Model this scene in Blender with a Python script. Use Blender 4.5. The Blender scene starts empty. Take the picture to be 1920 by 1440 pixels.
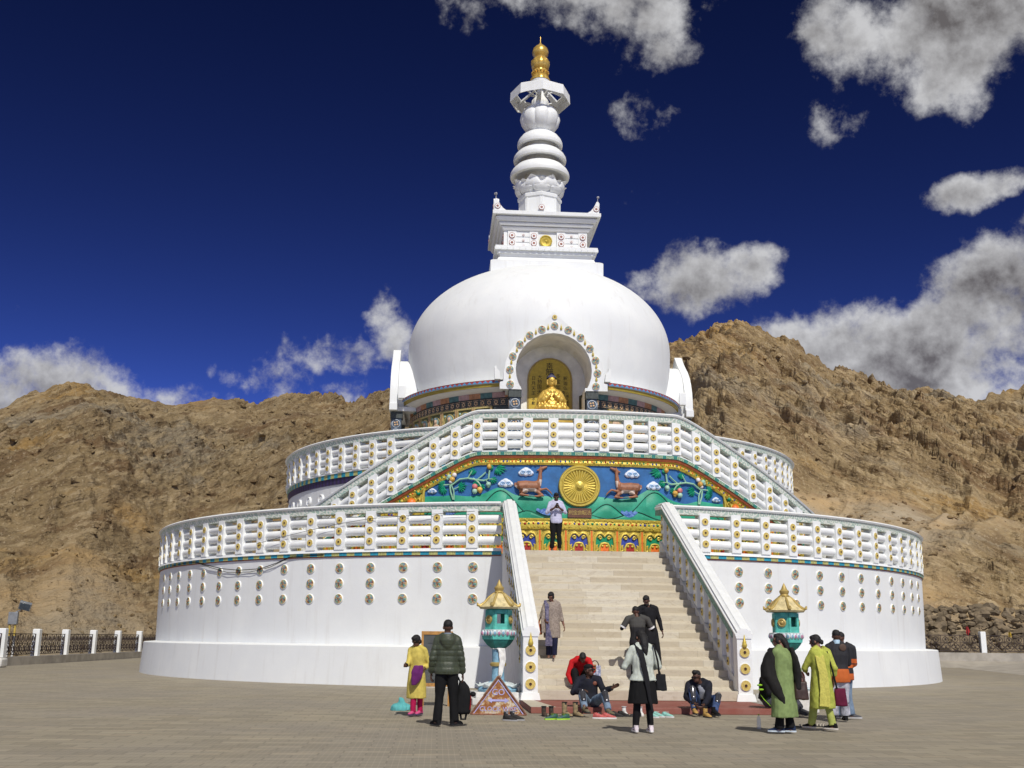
import bpy, bmesh, math, random
import numpy as np
from mathutils import Vector, Matrix, noise
random.seed(7)
sin, cos, pi, rad = math.sin, math.cos, math.pi, math.radians
sc = bpy.context.scene
COL = sc.collection
ID = Matrix.Identity(4)

# ------------------------------------------------------------------ mesh kit
class MB:
    """collects shapes and links them as one mesh object"""
    def __init__(s):
        s.v = []; s.f = []; s.m = []
    def add(s, vs, fs, mi=0, M=None):
        o = len(s.v)
        if M is None:
            s.v += [tuple(p) for p in vs]
        else:
            s.v += [tuple(M @ Vector(p)) for p in vs]
        for k, f in enumerate(fs):
            s.f.append([i + o for i in f])
            s.m.append(mi[k] if isinstance(mi, (list, tuple)) else mi)
        return s
    def box(s, x0, y0, z0, x1, y1, z1, mi=0, M=None, taper=1.0):
        cx, cy = (x0 + x1) / 2, (y0 + y1) / 2
        t = lambda x, c: c + (x - c) * taper
        vs = [(x0, y0, z0), (x1, y0, z0), (x1, y1, z0), (x0, y1, z0),
              (t(x0, cx), t(y0, cy), z1), (t(x1, cx), t(y0, cy), z1), (t(x1, cx), t(y1, cy), z1), (t(x0, cx), t(y1, cy), z1)]
        return s.add(vs, [(0, 3, 2, 1), (4, 5, 6, 7), (0, 1, 5, 4), (1, 2, 6, 5), (2, 3, 7, 6), (3, 0, 4, 7)], mi, M)
    def lathe(s, prof, n=32, mi=0, M=None, rib=None, a0=0., closed=True):
        """prof: (r,z[,mi]) pairs bottom to top, spun about z; rib(angle,z)->factor"""
        vs = []; fs = []; ms = []
        for p in prof:
            for k in range(n):
                a = 2 * pi * k / n + a0
                q = rib(a, p[1]) if rib else 1.0
                vs.append((p[0] * q * sin(a), -p[0] * q * cos(a), p[1]))
        for i in range(len(prof) - 1):
            for k in range(n):
                fs.append((i * n + k, i * n + (k + 1) % n, (i + 1) * n + (k + 1) % n, (i + 1) * n + k))
                ms.append(prof[i][2] if len(prof[i]) > 2 else mi)
        if closed:
            if prof[0][0] > 1e-4: fs.append(tuple(reversed(range(n)))); ms.append(ms[0])
            if prof[-1][0] > 1e-4: fs.append(tuple(range((len(prof) - 1) * n, len(prof) * n))); ms.append(ms[-1])
        return s.add(vs, fs, ms, M)
    def arc(s, prof, a0, a1, n, mi=0, zf=None, rf=None, cap=True):
        """closed profile (r,z), counter-clockwise seen with r to the right, swept through azimuths a0..a1 in degrees; 0 faces -y"""
        m = len(prof); vs = []; fs = []; ms = []
        for k in range(n + 1):
            ad = a0 + (a1 - a0) * k / n; a = rad(ad)
            dz = zf(ad) if zf else 0.
            dr = rf(ad) if rf else 0.
            for r, z in prof:
                vs.append(((r + dr) * sin(a), -(r + dr) * cos(a), z + dz))
        full = abs(abs(a1 - a0) - 360) < 1e-6
        for k in range(n):
            mm = mi(k) if callable(mi) else mi
            for j in range(m):
                j2 = (j + 1) % m
                fs.append((k * m + j, (k + 1) * m + j, (k + 1) * m + j2, k * m + j2)); ms.append(mm)
        if cap and not full:
            fs.append(tuple(reversed(range(m)))); fs.append(tuple(range(n * m, n * m + m)))
            c = mi(0) if callable(mi) else mi
            ms += [c, c]
        return s.add(vs, fs, ms)
    def tube(s, path, rads, n=8, mi=0, M=None, flat=1.0, cap=True):
        pts = [Vector(p) for p in path]; N = len(pts)
        if not isinstance(rads, (list, tuple)): rads = [rads] * N
        vs = []; fs = []; up = None
        for i, p in enumerate(pts):
            t = (pts[min(i + 1, N - 1)] - pts[max(i - 1, 0)])
            t = t.normalized() if t.length > 1e-9 else Vector((0, 0, 1))
            if up is None:
                up = Vector((0, 0, 1)) if abs(t.z) < .9 else Vector((0, 1, 0))
            b = t.cross(up)
            b = b.normalized() if b.length > 1e-6 else t.orthogonal().normalized()
            up = b.cross(t).normalized()
            for k in range(n):
                a = 2 * pi * k / n
                vs.append(p + (b * cos(a) * flat + up * sin(a)) * rads[i])
        for i in range(N - 1):
            for k in range(n):
                fs.append((i * n + k, i * n + (k + 1) % n, (i + 1) * n + (k + 1) % n, (i + 1) * n + k))
        if cap:
            fs.append(tuple(reversed(range(n)))); fs.append(tuple(range((N - 1) * n, N * n)))
        return s.add(vs, fs, mi, M)
    def loft(s, rings, n=16, mi=0, M=None, p=2.0, cap=True):
        """rings: (centre, lateral unit, forward unit, half width, half depth)"""
        vs = []; fs = []
        for c, L, F, rx, ry in rings:
            c = Vector(c); L = Vector(L); F = Vector(F)
            for k in range(n):
                a = 2 * pi * k / n; ca, sa = cos(a), sin(a)
                x = math.copysign(abs(ca) ** (2 / p), ca); y = math.copysign(abs(sa) ** (2 / p), sa)
                vs.append(c + L * x * rx + F * y * ry)
        N = len(rings)
        for i in range(N - 1):
            for k in range(n):
                fs.append((i * n + k, i * n + (k + 1) % n, (i + 1) * n + (k + 1) % n, (i + 1) * n + k))
        if cap:
            fs.append(tuple(reversed(range(n)))); fs.append(tuple(range((N - 1) * n, N * n)))
        return s.add(vs, fs, mi, M)
    def ell(s, c, r, mi=0, M=None, nu=12, nv=8, rot=None):
        r = (r, r, r) if isinstance(r, (int, float)) else r
        R = rot if rot is not None else Matrix.Identity(3)
        c = Vector(c); vs = [c + R @ Vector((0, 0, -r[2]))]; fs = []
        for i in range(1, nv):
            t = -pi / 2 + pi * i / nv
            for k in range(nu):
                a = 2 * pi * k / nu
                vs.append(c + R @ Vector((r[0] * cos(t) * cos(a), r[1] * cos(t) * sin(a), r[2] * sin(t))))
        vs.append(c + R @ Vector((0, 0, r[2])))
        for k in range(nu):
            fs.append((0, 1 + (k + 1) % nu, 1 + k))
            for i in range(nv - 2):
                a = 1 + i * nu; b = a + nu
                fs.append((a + k, a + (k + 1) % nu, b + (k + 1) % nu, b + k))
            fs.append((1 + (nv - 2) * nu + k, 1 + (nv - 2) * nu + (k + 1) % nu, len(vs) - 1))
        return s.add(vs, fs, mi, M)
    def prism(s, poly, y0, y1, mi=0, M=None):
        """poly in x,z (counter-clockwise seen from -y), extruded y0..y1"""
        n = len(poly)
        vs = [(x, y0, z) for x, z in poly] + [(x, y1, z) for x, z in poly]
        fs = [tuple(range(n)), tuple(reversed(range(n, 2 * n)))]
        fs += [(i + n, (i + 1) % n + n, (i + 1) % n, i) for i in range(n)]
        return s.add(vs, fs, mi, M)
    def text(s, body, size, depth, M, mi=0, align='CENTER', sx=1.0):
        c = bpy.data.curves.new('t', 'FONT'); c.body = body; c.size = size; c.extrude = depth
        c.align_x = align; c.align_y = 'CENTER'; c.resolution_u = 3
        o = bpy.data.objects.new('t', c); COL.objects.link(o)
        dg = bpy.context.evaluated_depsgraph_get()
        me = bpy.data.meshes.new_from_object(o.evaluated_get(dg))
        S = Matrix.Diagonal((sx, 1, 1, 1))
        s.add([S @ v.co for v in me.vertices], [tuple(p.vertices) for p in me.polygons], mi, M)
        bpy.data.objects.remove(o); bpy.data.curves.remove(c); bpy.data.meshes.remove(me)
        return s
    def mesh(s, name, mats, sharp=38, tri=True):
        me = bpy.data.meshes.new(name)
        me.from_pydata(s.v, [], s.f)
        for m in (mats if isinstance(mats, (list, tuple)) else [mats]): me.materials.append(m)
        me.polygons.foreach_set('material_index', s.m)
        me.validate(); me.update()
        bm = bmesh.new(); bm.from_mesh(me); bmesh.ops.recalc_face_normals(bm, faces=bm.faces); bm.to_mesh(me); bm.free()
        if sharp:
            me.polygons.foreach_set('use_smooth', [True] * len(me.polygons))
            me.set_sharp_from_angle(angle=rad(sharp))
        return me
    def build(s, name, mats, parent=None, sharp=38, loc=None, rz=0, bevel=0):
        o = bpy.data.objects.new(name, s.mesh(name, mats, sharp)); COL.objects.link(o)
        if parent: o.parent = parent
        if loc is not None: o.location = loc
        o.rotation_euler.z = rz
        if bevel:
            b = o.modifiers.new('Bevel', 'BEVEL'); b.width = bevel; b.segments = 2; b.limit_method = 'ANGLE'; b.angle_limit = rad(40)
        return o

def tag(o, label=None, cat=None, group=None, kind=None):
    for k, x in (('label', label), ('category', cat), ('group', group), ('kind', kind)):
        if x: o[k] = x
    return o
def empty(name, loc, label=None, cat=None, group=None, rz=0):
    o = bpy.data.objects.new(name, None); COL.objects.link(o); o.location = loc; o.rotation_euler.z = rz
    o.empty_display_size = .2
    return tag(o, label, cat, group)
def inst(o, name=None, parent=None, M=None):
    c = o.copy(); COL.objects.link(c)
    if parent: c.parent = parent
    if M is not None: c.matrix_local = M
    return c
def copy_tree(o, parent=None):
    c = o.copy(); COL.objects.link(c); c.parent = parent
    if parent: c.matrix_parent_inverse = o.matrix_parent_inverse.copy()
    for ch in list(o.children): copy_tree(ch, c)
    return c
def cylM(R, a, z, tilt=0):
    """frame on a cylinder: local x tangent, local z up, local -y outward"""
    a = rad(a)
    return Matrix.Translation((R * sin(a), -R * cos(a), z)) @ Matrix.Rotation(a, 4, 'Z') @ Matrix.Rotation(tilt, 4, 'X')
def remesh(o, vox, it=4, fold=None, fac=.5):
    md = o.modifiers.new('r', 'REMESH'); md.mode = 'VOXEL'; md.voxel_size = vox; md.use_smooth_shade = True
    if it:
        sm = o.modifiers.new('s', 'SMOOTH'); sm.iterations = it; sm.factor = fac
    dg = bpy.context.evaluated_depsgraph_get(); dg.update()
    me = bpy.data.meshes.new_from_object(o.evaluated_get(dg))
    mats = list(o.data.materials); o.modifiers.clear(); old = o.data
    me.materials.clear()
    for m in mats: me.materials.append(m)
    o.data = me; me.name = o.name
    bpy.data.meshes.remove(old)
    if fold:
        nn = [v.normal.copy() for v in me.vertices]
        for v, q in zip(me.vertices, nn): v.co += q * fold(v.co)
    me.polygons.foreach_set('use_smooth', [True] * len(me.polygons)); me.update()
    return o

# ------------------------------------------------------------------ materials
MATS = {}
class NT:
    def __init__(s, m):
        s.t = m.node_tree; s.n = s.t.nodes; s.l = s.t.links
    def node(s, typ, ins=None, **kw):
        n = s.n.new(typ)
        for k, v in kw.items(): setattr(n, k, v)
        for k, v in (ins or {}).items():
            if isinstance(v, bpy.types.NodeSocket): s.l.new(v, n.inputs[k])
            else: n.inputs[k].default_value = v
        return n
    def math(s, op, a, b=None, c=None, clamp=False):
        n = s.n.new('ShaderNodeMath'); n.operation = op; n.use_clamp = clamp
        for i, v in enumerate((a, b, c)):
            if v is None: continue
            if isinstance(v, bpy.types.NodeSocket): s.l.new(v, n.inputs[i])
            else: n.inputs[i].default_value = v
        return n.outputs[0]
    def mix(s, f, a, b, blend='MIX'):
        n = s.n.new('ShaderNodeMix'); n.data_type = 'RGBA'; n.blend_type = blend
        for k, v in ((0, f), (6, a), (7, b)):
            if isinstance(v, bpy.types.NodeSocket): s.l.new(v, n.inputs[k])
            else: n.inputs[k].default_value = v if k == 0 else (*v[:3], 1)
        return n.outputs[2]
    def ramp(s, f, stops, interp='LINEAR'):
        n = s.n.new('ShaderNodeValToRGB'); n.color_ramp.interpolation = interp
        e = n.color_ramp.elements
        while len(e) < len(stops): e.new(.5)
        for i, (p, c) in enumerate(stops):
            e[i].position = p; e[i].color = (*c[:3], 1) if hasattr(c, '__len__') else (c, c, c, 1)
        s.l.new(f, n.inputs[0]); return n.outputs[0]
    def maprange(s, f, a, b, c=0., d=1., smooth=True):
        n = s.n.new('ShaderNodeMapRange'); n.interpolation_type = 'SMOOTHSTEP' if smooth else 'LINEAR'
        s.l.new(f, n.inputs[0])
        for i, v in enumerate((a, b, c, d)): n.inputs[i + 1].default_value = v
        return n.outputs[0]
    def noise(s, vec, scale, detail=4, rough=.55, dist=0.):
        n = s.node('ShaderNodeTexNoise', {'Scale': scale, 'Detail': detail, 'Roughness': rough, 'Distortion': dist})
        if vec is not None: s.l.new(vec, n.inputs['Vector'])
        return n.outputs['Fac']
    def scaled(s, vec, x, y, z, rot=(0, 0, 0)):
        n = s.node('ShaderNodeMapping', {'Scale': (x, y, z), 'Rotation': rot}); s.l.new(vec, n.inputs['Vector']); return n.outputs[0]
    def coord(s, w='Object'): return s.node('ShaderNodeTexCoord').outputs[w]
def newmat(name):
    m = bpy.data.materials.new(name); m.use_nodes = True
    k = NT(m); b = k.n['Principled BSDF']; return m, k, b
def setb(k, b, **kw):
    for n, v in kw.items():
        n = n.replace('_', ' ')
        if isinstance(v, bpy.types.NodeSocket): k.l.new(v, b.inputs[n])
        elif hasattr(v, '__len__'): b.inputs[n].default_value = (*v[:3], 1)
        else: b.inputs[n].default_value = v
def bump(k, b, h, strength=.3, dist=.02):
    n = k.node('ShaderNodeBump', {'Strength': strength, 'Distance': dist}); k.l.new(h, n.inputs['Height']); k.l.new(n.outputs[0], b.inputs['Normal'])
def pm(name, col, rough=.6, metal=0., var=.18, scale=6., bmp=.15, bscale=40., bd=.01, alt=None, sheen=0, spec=None):
    """plain material: a colour broken up by two octaves of noise, fine bump"""
    if name in MATS: return MATS[name]
    m, k, b = newmat(name)
    co = k.coord()
    f = k.noise(co, scale, 5, .6)
    a = [c * (1 - var) for c in col]; c2 = alt or [min(1, c * (1 + var)) for c in col]
    setb(k, b, Base_Color=k.mix(k.maprange(f, .3, .7), a, c2), Roughness=rough, Metallic=metal)
    if bmp: bump(k, b, k.noise(co, bscale, 3), bmp, bd)
    if sheen: b.inputs['Sheen Weight'].default_value = sheen
    if spec is not None: b.inputs['Specular IOR Level'].default_value = spec
    MATS[name] = m; return m

def white_mat():
    m, k, b = newmat('whitewash')
    co = k.coord()
    n1 = k.noise(co, .7, 5, .6)
    st = k.noise(k.scaled(co, 2.2, 2.2, .16), 1.6, 5, .65)       # rain streaks
    gr = k.noise(co, 9, 4, .7)
    c = k.mix(k.maprange(n1, .35, .75), (.735, .752, .745), (.79, .805, .785))
    c = k.mix(k.math('MULTIPLY', k.maprange(st, .52, .78), .42), c, (.58, .565, .53))
    c = k.mix(k.math('MULTIPLY', k.maprange(gr, .6, .8), .25), c, (.62, .6, .56))
    so = k.noise(k.scaled(co, 1, 1, .6), .33, 6, .68); c = k.mix(k.math('MULTIPLY', k.maprange(so, .54, .72), .3), c, (.56, .555, .55))
    setb(k, b, Base_Color=c, Roughness=.72)
    h = k.math('ADD', k.math('MULTIPLY', k.noise(co, 3, 3), .7), k.math('MULTIPLY', k.noise(co, 28, 4), .3))
    bump(k, b, h, .35, .02); return m
WHITE = white_mat()
WHITE2 = pm('white_paint', (.78, .795, .78), .6, var=.04, scale=3, bmp=.2, bscale=20)
def gold_mat(name, col, metal=.35, rough=.38, bs=14., bst=.25):
    m, k, b = newmat(name); co = k.coord()
    f = k.noise(co, 7, 5, .6)
    setb(k, b, Base_Color=k.mix(k.maprange(f, .3, .75), [c * .8 for c in col], col), Roughness=rough, Metallic=metal)
    bump(k, b, k.noise(co, bs, 4, .6), bst, .02); MATS[name] = m; return m
GOLD = gold_mat('gold_paint', (.68, .52, .09))
GOLDF = gold_mat('gold_relief', (.68, .52, .08), .3, .4, 16, .9)
GOLDS = gold_mat('statue_gold', (.78, .52, .11), .45, .4, 4, .1)
GOLDO = gold_mat('old_gold', (.52, .38, .12), .3, .5, 9, .5)
YEL = pm('rosette_yellow', (.58, .44, .12), .6, var=.2, scale=30, bmp=.4, bscale=60)
BRN = pm('rosette_brown', (.045, .014, .008), .5)
TURQ = pm('band_turquoise', (.02, .27, .38), .6, var=.25, scale=14)
BYEL = pm('band_yellow', (.42, .42, .15), .6, var=.3, scale=22)
TEALG = pm('band_green', (.03, .2, .16), .6, var=.25, scale=14)
KEY = pm('key_cream', (.5, .58, .36), .6, var=.15, scale=20)
REDB = pm('band_red', (.3, .07, .02), .6, var=.25, scale=10)
NAVY = pm('frieze_navy', (.012, .016, .07), .6, var=.4, scale=20, alt=(.05, .03, .05))
ORNG = pm('enamel_orange', (.75, .17, .02), .45, var=.2)
EGRN = pm('enamel_green', (.0, .24, .11), .45, var=.15, scale=3)
EBLU = pm('enamel_blue', (.035, .06, .33), .45, var=.15, scale=3)
ERED = pm('enamel_red', (.36, .025, .015), .45, var=.2)
ETEAL = pm('enamel_teal', (.2, .4, .33), .5, var=.2, scale=20)
EPCH = pm('enamel_peach', (.6, .4, .22), .5, var=.25, scale=25)
def frieze_mat():
    m, k, b = newmat('rail_scroll'); co = k.coord()
    w = k.node('ShaderNodeTexMagic', {'Scale': 3.2, 'Distortion': 2.2}, turbulence_depth=3); k.l.new(co, w.inputs['Vector'])
    v = k.node('ShaderNodeSeparateColor'); k.l.new(w.outputs[0], v.inputs[0])
    n = k.noise(co, 1.3, 4, .6)
    base = k.mix(k.maprange(n, .35, .7), (.36, .5, .42), (.5, .56, .48))
    c = k.mix(k.maprange(v.outputs[1], .4, .62), base, (.7, .72, .64))
    setb(k, b, Base_Color=c, Roughness=.65); bump(k, b, v.outputs[1], .3, .01); return m
FRZ = frieze_mat()
def marble_mat():
    m, k, b = newmat('marble'); co = k.coord()
    oi = k.node('ShaderNodeObjectInfo').outputs['Random']
    off = k.node('ShaderNodeVectorMath', operation='ADD'); k.l.new(co, off.inputs[0])
    cmb = k.node('ShaderNodeCombineXYZ'); k.l.new(k.math('MULTIPLY', oi, 37.), cmb.inputs[0]); k.l.new(k.math('MULTIPLY', oi, 11.), cmb.inputs[2]); k.l.new(cmb.outputs[0], off.inputs[1])
    p = off.outputs[0]
    sx = k.node('ShaderNodeSeparateXYZ'); k.l.new(p, sx.inputs[0])
    # slab joints every ~1.55 m along x, each step shifted
    fr = k.math('FRACT', k.math('MULTIPLY', sx.outputs[0], .66))
    jt = k.math('LESS_THAN', fr, .007)
    slab = k.node('ShaderNodeTexWhiteNoise', noise_dimensions='1D'); k.l.new(k.math('FLOOR', k.math('MULTIPLY', sx.outputs[0], .66)), slab.inputs['W'])
    vn = k.noise(k.scaled(p, 1.2, 1, 3), 2.2, 8, .68, 1.6)
    sp = k.noise(p, 12, 5, .7)
    c = k.mix(slab.outputs[0], (.47, .41, .305), (.575, .53, .43))
    c = k.mix(k.math('MULTIPLY', k.maprange(vn, .48, .68), .55), c, (.38, .315, .22))
    c = k.mix(k.math('MULTIPLY', k.maprange(sp, .55, .75), .4), c, (.32, .27, .2))
    c = k.mix(k.math('MULTIPLY', jt, .45), c, (.2, .17, .13))
    vs_ = k.noise(k.scaled(p, 5, 5, .5), 1.5, 4, .6); c = k.mix(k.math('MULTIPLY', k.maprange(vs_, .52, .75), .35), c, (.4, .34, .26))
    setb(k, b, Base_Color=c, Roughness=.6); bump(k, b, sp, .15, .01); return m
MARBLE = marble_mat()
# ------------------------------------------------------------------ the stupa (axis at the origin, stair towards -y)
ST = empty('stupa', (0, 0, 0), 'great white domed stupa with gilded spire and marble stair in the middle of the plaza', 'stupa')
R1, RM, RU = 17.03, 15.25, 11.73
XB = Matrix.Rotation(pi / 2, 4, 'X')                     # local z -> -y

def rosette(mb, M, r, y=1, b=2, w=0):
    mb.lathe([(r * 1.16, -.01, w), (r * 1.16, .016, w), (r * 1.04, .02, y), (r, .034, y), (r * .62, .028, y), (r * .3, .036, b), (r * .25, .05, b), (0.001, .048, b)], 18, 0, M @ XB, closed=False)
def ring_mark(mb, M, r, w=0, b=1):
    mb.lathe([(r, -.01, b), (r, .03, b), (r * .84, .032, w), (r * .45, .032, b), (r * .2, .04, b), (.001, .04, b)], 18, 0, M @ XB, closed=False)
def post_mesh(w, d, zs, h, rr, back=False):
    mb = MB()
    mb.add([(-w / 2, -d / 2, 0), (w / 2, -d / 2, 0), (w / 2, d * .95, 0), (-w / 2, d * .95, 0), (-w / 2, -d / 2, h), (w / 2, -d / 2, h), (w / 2, d / 2, h), (-w / 2, d / 2, h)],
           [(0, 3, 2, 1), (4, 5, 6, 7), (0, 1, 5, 4), (1, 2, 6, 5), (2, 3, 7, 6), (3, 0, 4, 7)])
    for z in zs: rosette(mb, Matrix.Translation((0, -d / 2, z)), rr)
    return mb
def balustrade(name, R, a0, a1, n, z0, ztop, bars, br, posts, zf=None, pm_=None, frz=.2):
    """round bars (the part) with a handrail and posts as sub-parts; zf lifts everything along the curve"""
    mb = MB()
    c = [(cos(t * pi / 6), sin(t * pi / 6)) for t in range(12)]
    for z in bars: mb.arc([(R - .02 + br * .95 * x, z + br * y) for x, y in c], a0, a1, n, 0, zf)
    mb.arc([(R - .2, z0), (R + .12, z0), (R + .12, z0 + .05), (R - .2, z0 + .05)], a0, a1, n, 0, zf)
    b = mb.build(name, WHITE2, ST)
    hr = MB(); zb = ztop - frz - .1
    hr.arc([(R - .2, zb), (R + .16, zb), (R + .19, zb + frz), (R - .23, zb + frz)], a0, a1, n, 1, zf)
    hr.arc([(R - .27, zb + frz), (R + .23, zb + frz), (R + .26, zb + frz + .05), (R + .2, ztop), (R - .24, ztop), (R - .3, zb + frz + .05)], a0, a1, n, 0, zf)
    hr.build('handrail', [WHITE2, FRZ], b, sharp=50)
    first = None
    for a in posts:
        M = cylM(R + .0, a, z0 + .05 + (zf(a) if zf else 0))
        if first is None:
            first = pm_.build('post', [WHITE2, YEL, BRN], b); first.matrix_local = M
        else: inst(first, parent=b, M=M)
    return b

# -- plinth, lower drum, its cornice and the medallions
MB().lathe([(17.53, -.05), (17.52, .05), (17.45, 1.2), (17.4, 1.225), (16.95, 1.26), (16.6, 1.26), (16.6, -.05)], 180, closed=False).build('plinth', WHITE, ST)
drum = MB().lathe([(16.97, 1.2), (17.0, 2.6), (17.02, 4.12), (16.5, 4.12), (16.5, 1.2)], 180, closed=False).build('lower_drum', WHITE, ST)
MB().lathe([(16.7, 4.1), (16.7, 4.16), (11.5, 4.16), (11.5, 4.1)], 96, closed=False).build('terrace_floor', pm('terrace_stone', (.42, .39, .34), .7, var=.2, scale=3), ST)
def cornice_seg(a0, a1):
    n = max(2, int(abs(a1 - a0) / .985))
    mb = MB().arc([(16.9, 4.1), (17.08, 4.1), (17.08, 4.215), (16.9, 4.215)], a0, a1, n, lambda k: k % 2)
    mb.arc([(16.85, 4.07), (17.05, 4.065), (17.05, 4.1), (16.85, 4.1)], a0, a1, n, 2)
    mb.arc([(16.8, 4.215), (17.12, 4.215), (17.1, 4.265), (16.8, 4.275)], a0, a1, n, 3)
    mb.build('cornice', [TURQ, BYEL, REDB, WHITE2], ST)
def medallion_mb(r=.145, n=16):
    mb = MB(); mb.lathe([(r * 1.16, -.02, 0), (r * 1.16, .03, 0), (r * 1.07, .05, 0), (r * 1.04, .05, 1), (r * .96, .06, 1), (.94 * r, .05, 1)], 20, 0, XB, closed=False)
    pat = [2, 3, 2, 4, 3, 2, 5, 3]
    for k in range(n):
        a, b = 2 * pi * k / n, 2 * pi * (k + 1) / n
        z = .055 + (.02 if k % 2 else 0)
        P = lambda q, t: XB @ Vector((q * r * sin(t), -q * r * cos(t), z if q < .9 else .052))
        am = (a + b) / 2
        mb.add([P(.18, a), P(.18, b), P(.6, b), P(.6, a), P(.94, b), P(.94, a)], [(0, 1, 2, 3), (3, 2, 4, 5)], [pat[(k // 2 + 3) % 8], pat[(k // 2) % 8]])
    mb.lathe([(r * .2, .05, 4), (r * .16, .09, 4), (.001, .09, 4)], 8, 4, XB, closed=False)
    return mb
MEDM = [WHITE2, YEL, EPCH, ETEAL, pm('enamel_brown', (.26, .1, .05), .6), pm('enamel_slate', (.16, .22, .33), .6)]
m0 = medallion_mb().build('medallion', MEDM, drum)
first = True
for side, st, n in ((-1, -12.16, 15), (1, 13.75, 12)):
    for k in range(n):
        for z in (3.715, 3.215, 2.715):
            M = cylM(R1 - .03 + (z - 3.7) * .014, st + side * k * 3.93, z) @ Matrix.Rotation(random.choice([0, .8, 1.6, 2.4, 3.1]) + random.uniform(-.2, .2), 4, 'Y')
            if first: m0.matrix_local = M; first = False
            else: inst(m0, parent=drum, M=M)
lowpost = lambda: post_mesh(.37, .34, (.255, .615, .975), 1.25, .112)
for s in (-1, 1):
    cornice_seg(s * 9.15, s * 110)
    ps = [s * (12.31 if s < 0 else 13.5) + s * 3.92 * k for k in range(17)]
    balustrade('balustrade', 16.93, s * 9.2, s * 110, 110, 4.265, 5.8, (4.56, 4.91, 5.26), .142, ps, None, lowpost())

# -- stair: base, 18 marble steps, two parapets
YB, YT, ZP, ZT, WI, WO = -26.02, -18.21, .129, 4.158, 2.35, 2.68
RISE = (ZT - ZP) / 18; RUN = (YT - YB) / 17
stair = MB()
stair.add([(x, y, z) for x in (-WI - .02, WI + .02) for y, z in ((YB + .1, 0), (-16.4, 0), (-16.4, ZT - .06), (YT + .2, ZT - .06), (YB + .1, ZP + RISE - .1))],
          [(0, 1, 2, 3, 4), (9, 8, 7, 6, 5), (0, 4, 9, 5), (4, 3, 8, 9), (3, 2, 7, 8), (2, 1, 6, 7), (1, 0, 5, 6)])
stair = stair.build('stair', MARBLE, ST)
sm = MB(); sm.box(-WI + .003, 0, -RISE, WI - .003, RUN + .08, 0)
sm = sm.build('step', MARBLE, stair, bevel=.012)
for i in range(18):
    M = Matrix.Translation((0, YB + RUN * i, ZP + RISE * (i + 1)))
    if i == 17: M = M @ Matrix.Diagonal((1, 3.2, 1, 1))
    if i == 0: sm.matrix_local = M
    else: inst(sm, parent=stair, M=M)
SL = RISE / RUN
zn = lambda y: ZP + RISE + (y - YB) * SL                     # nosing line
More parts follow.
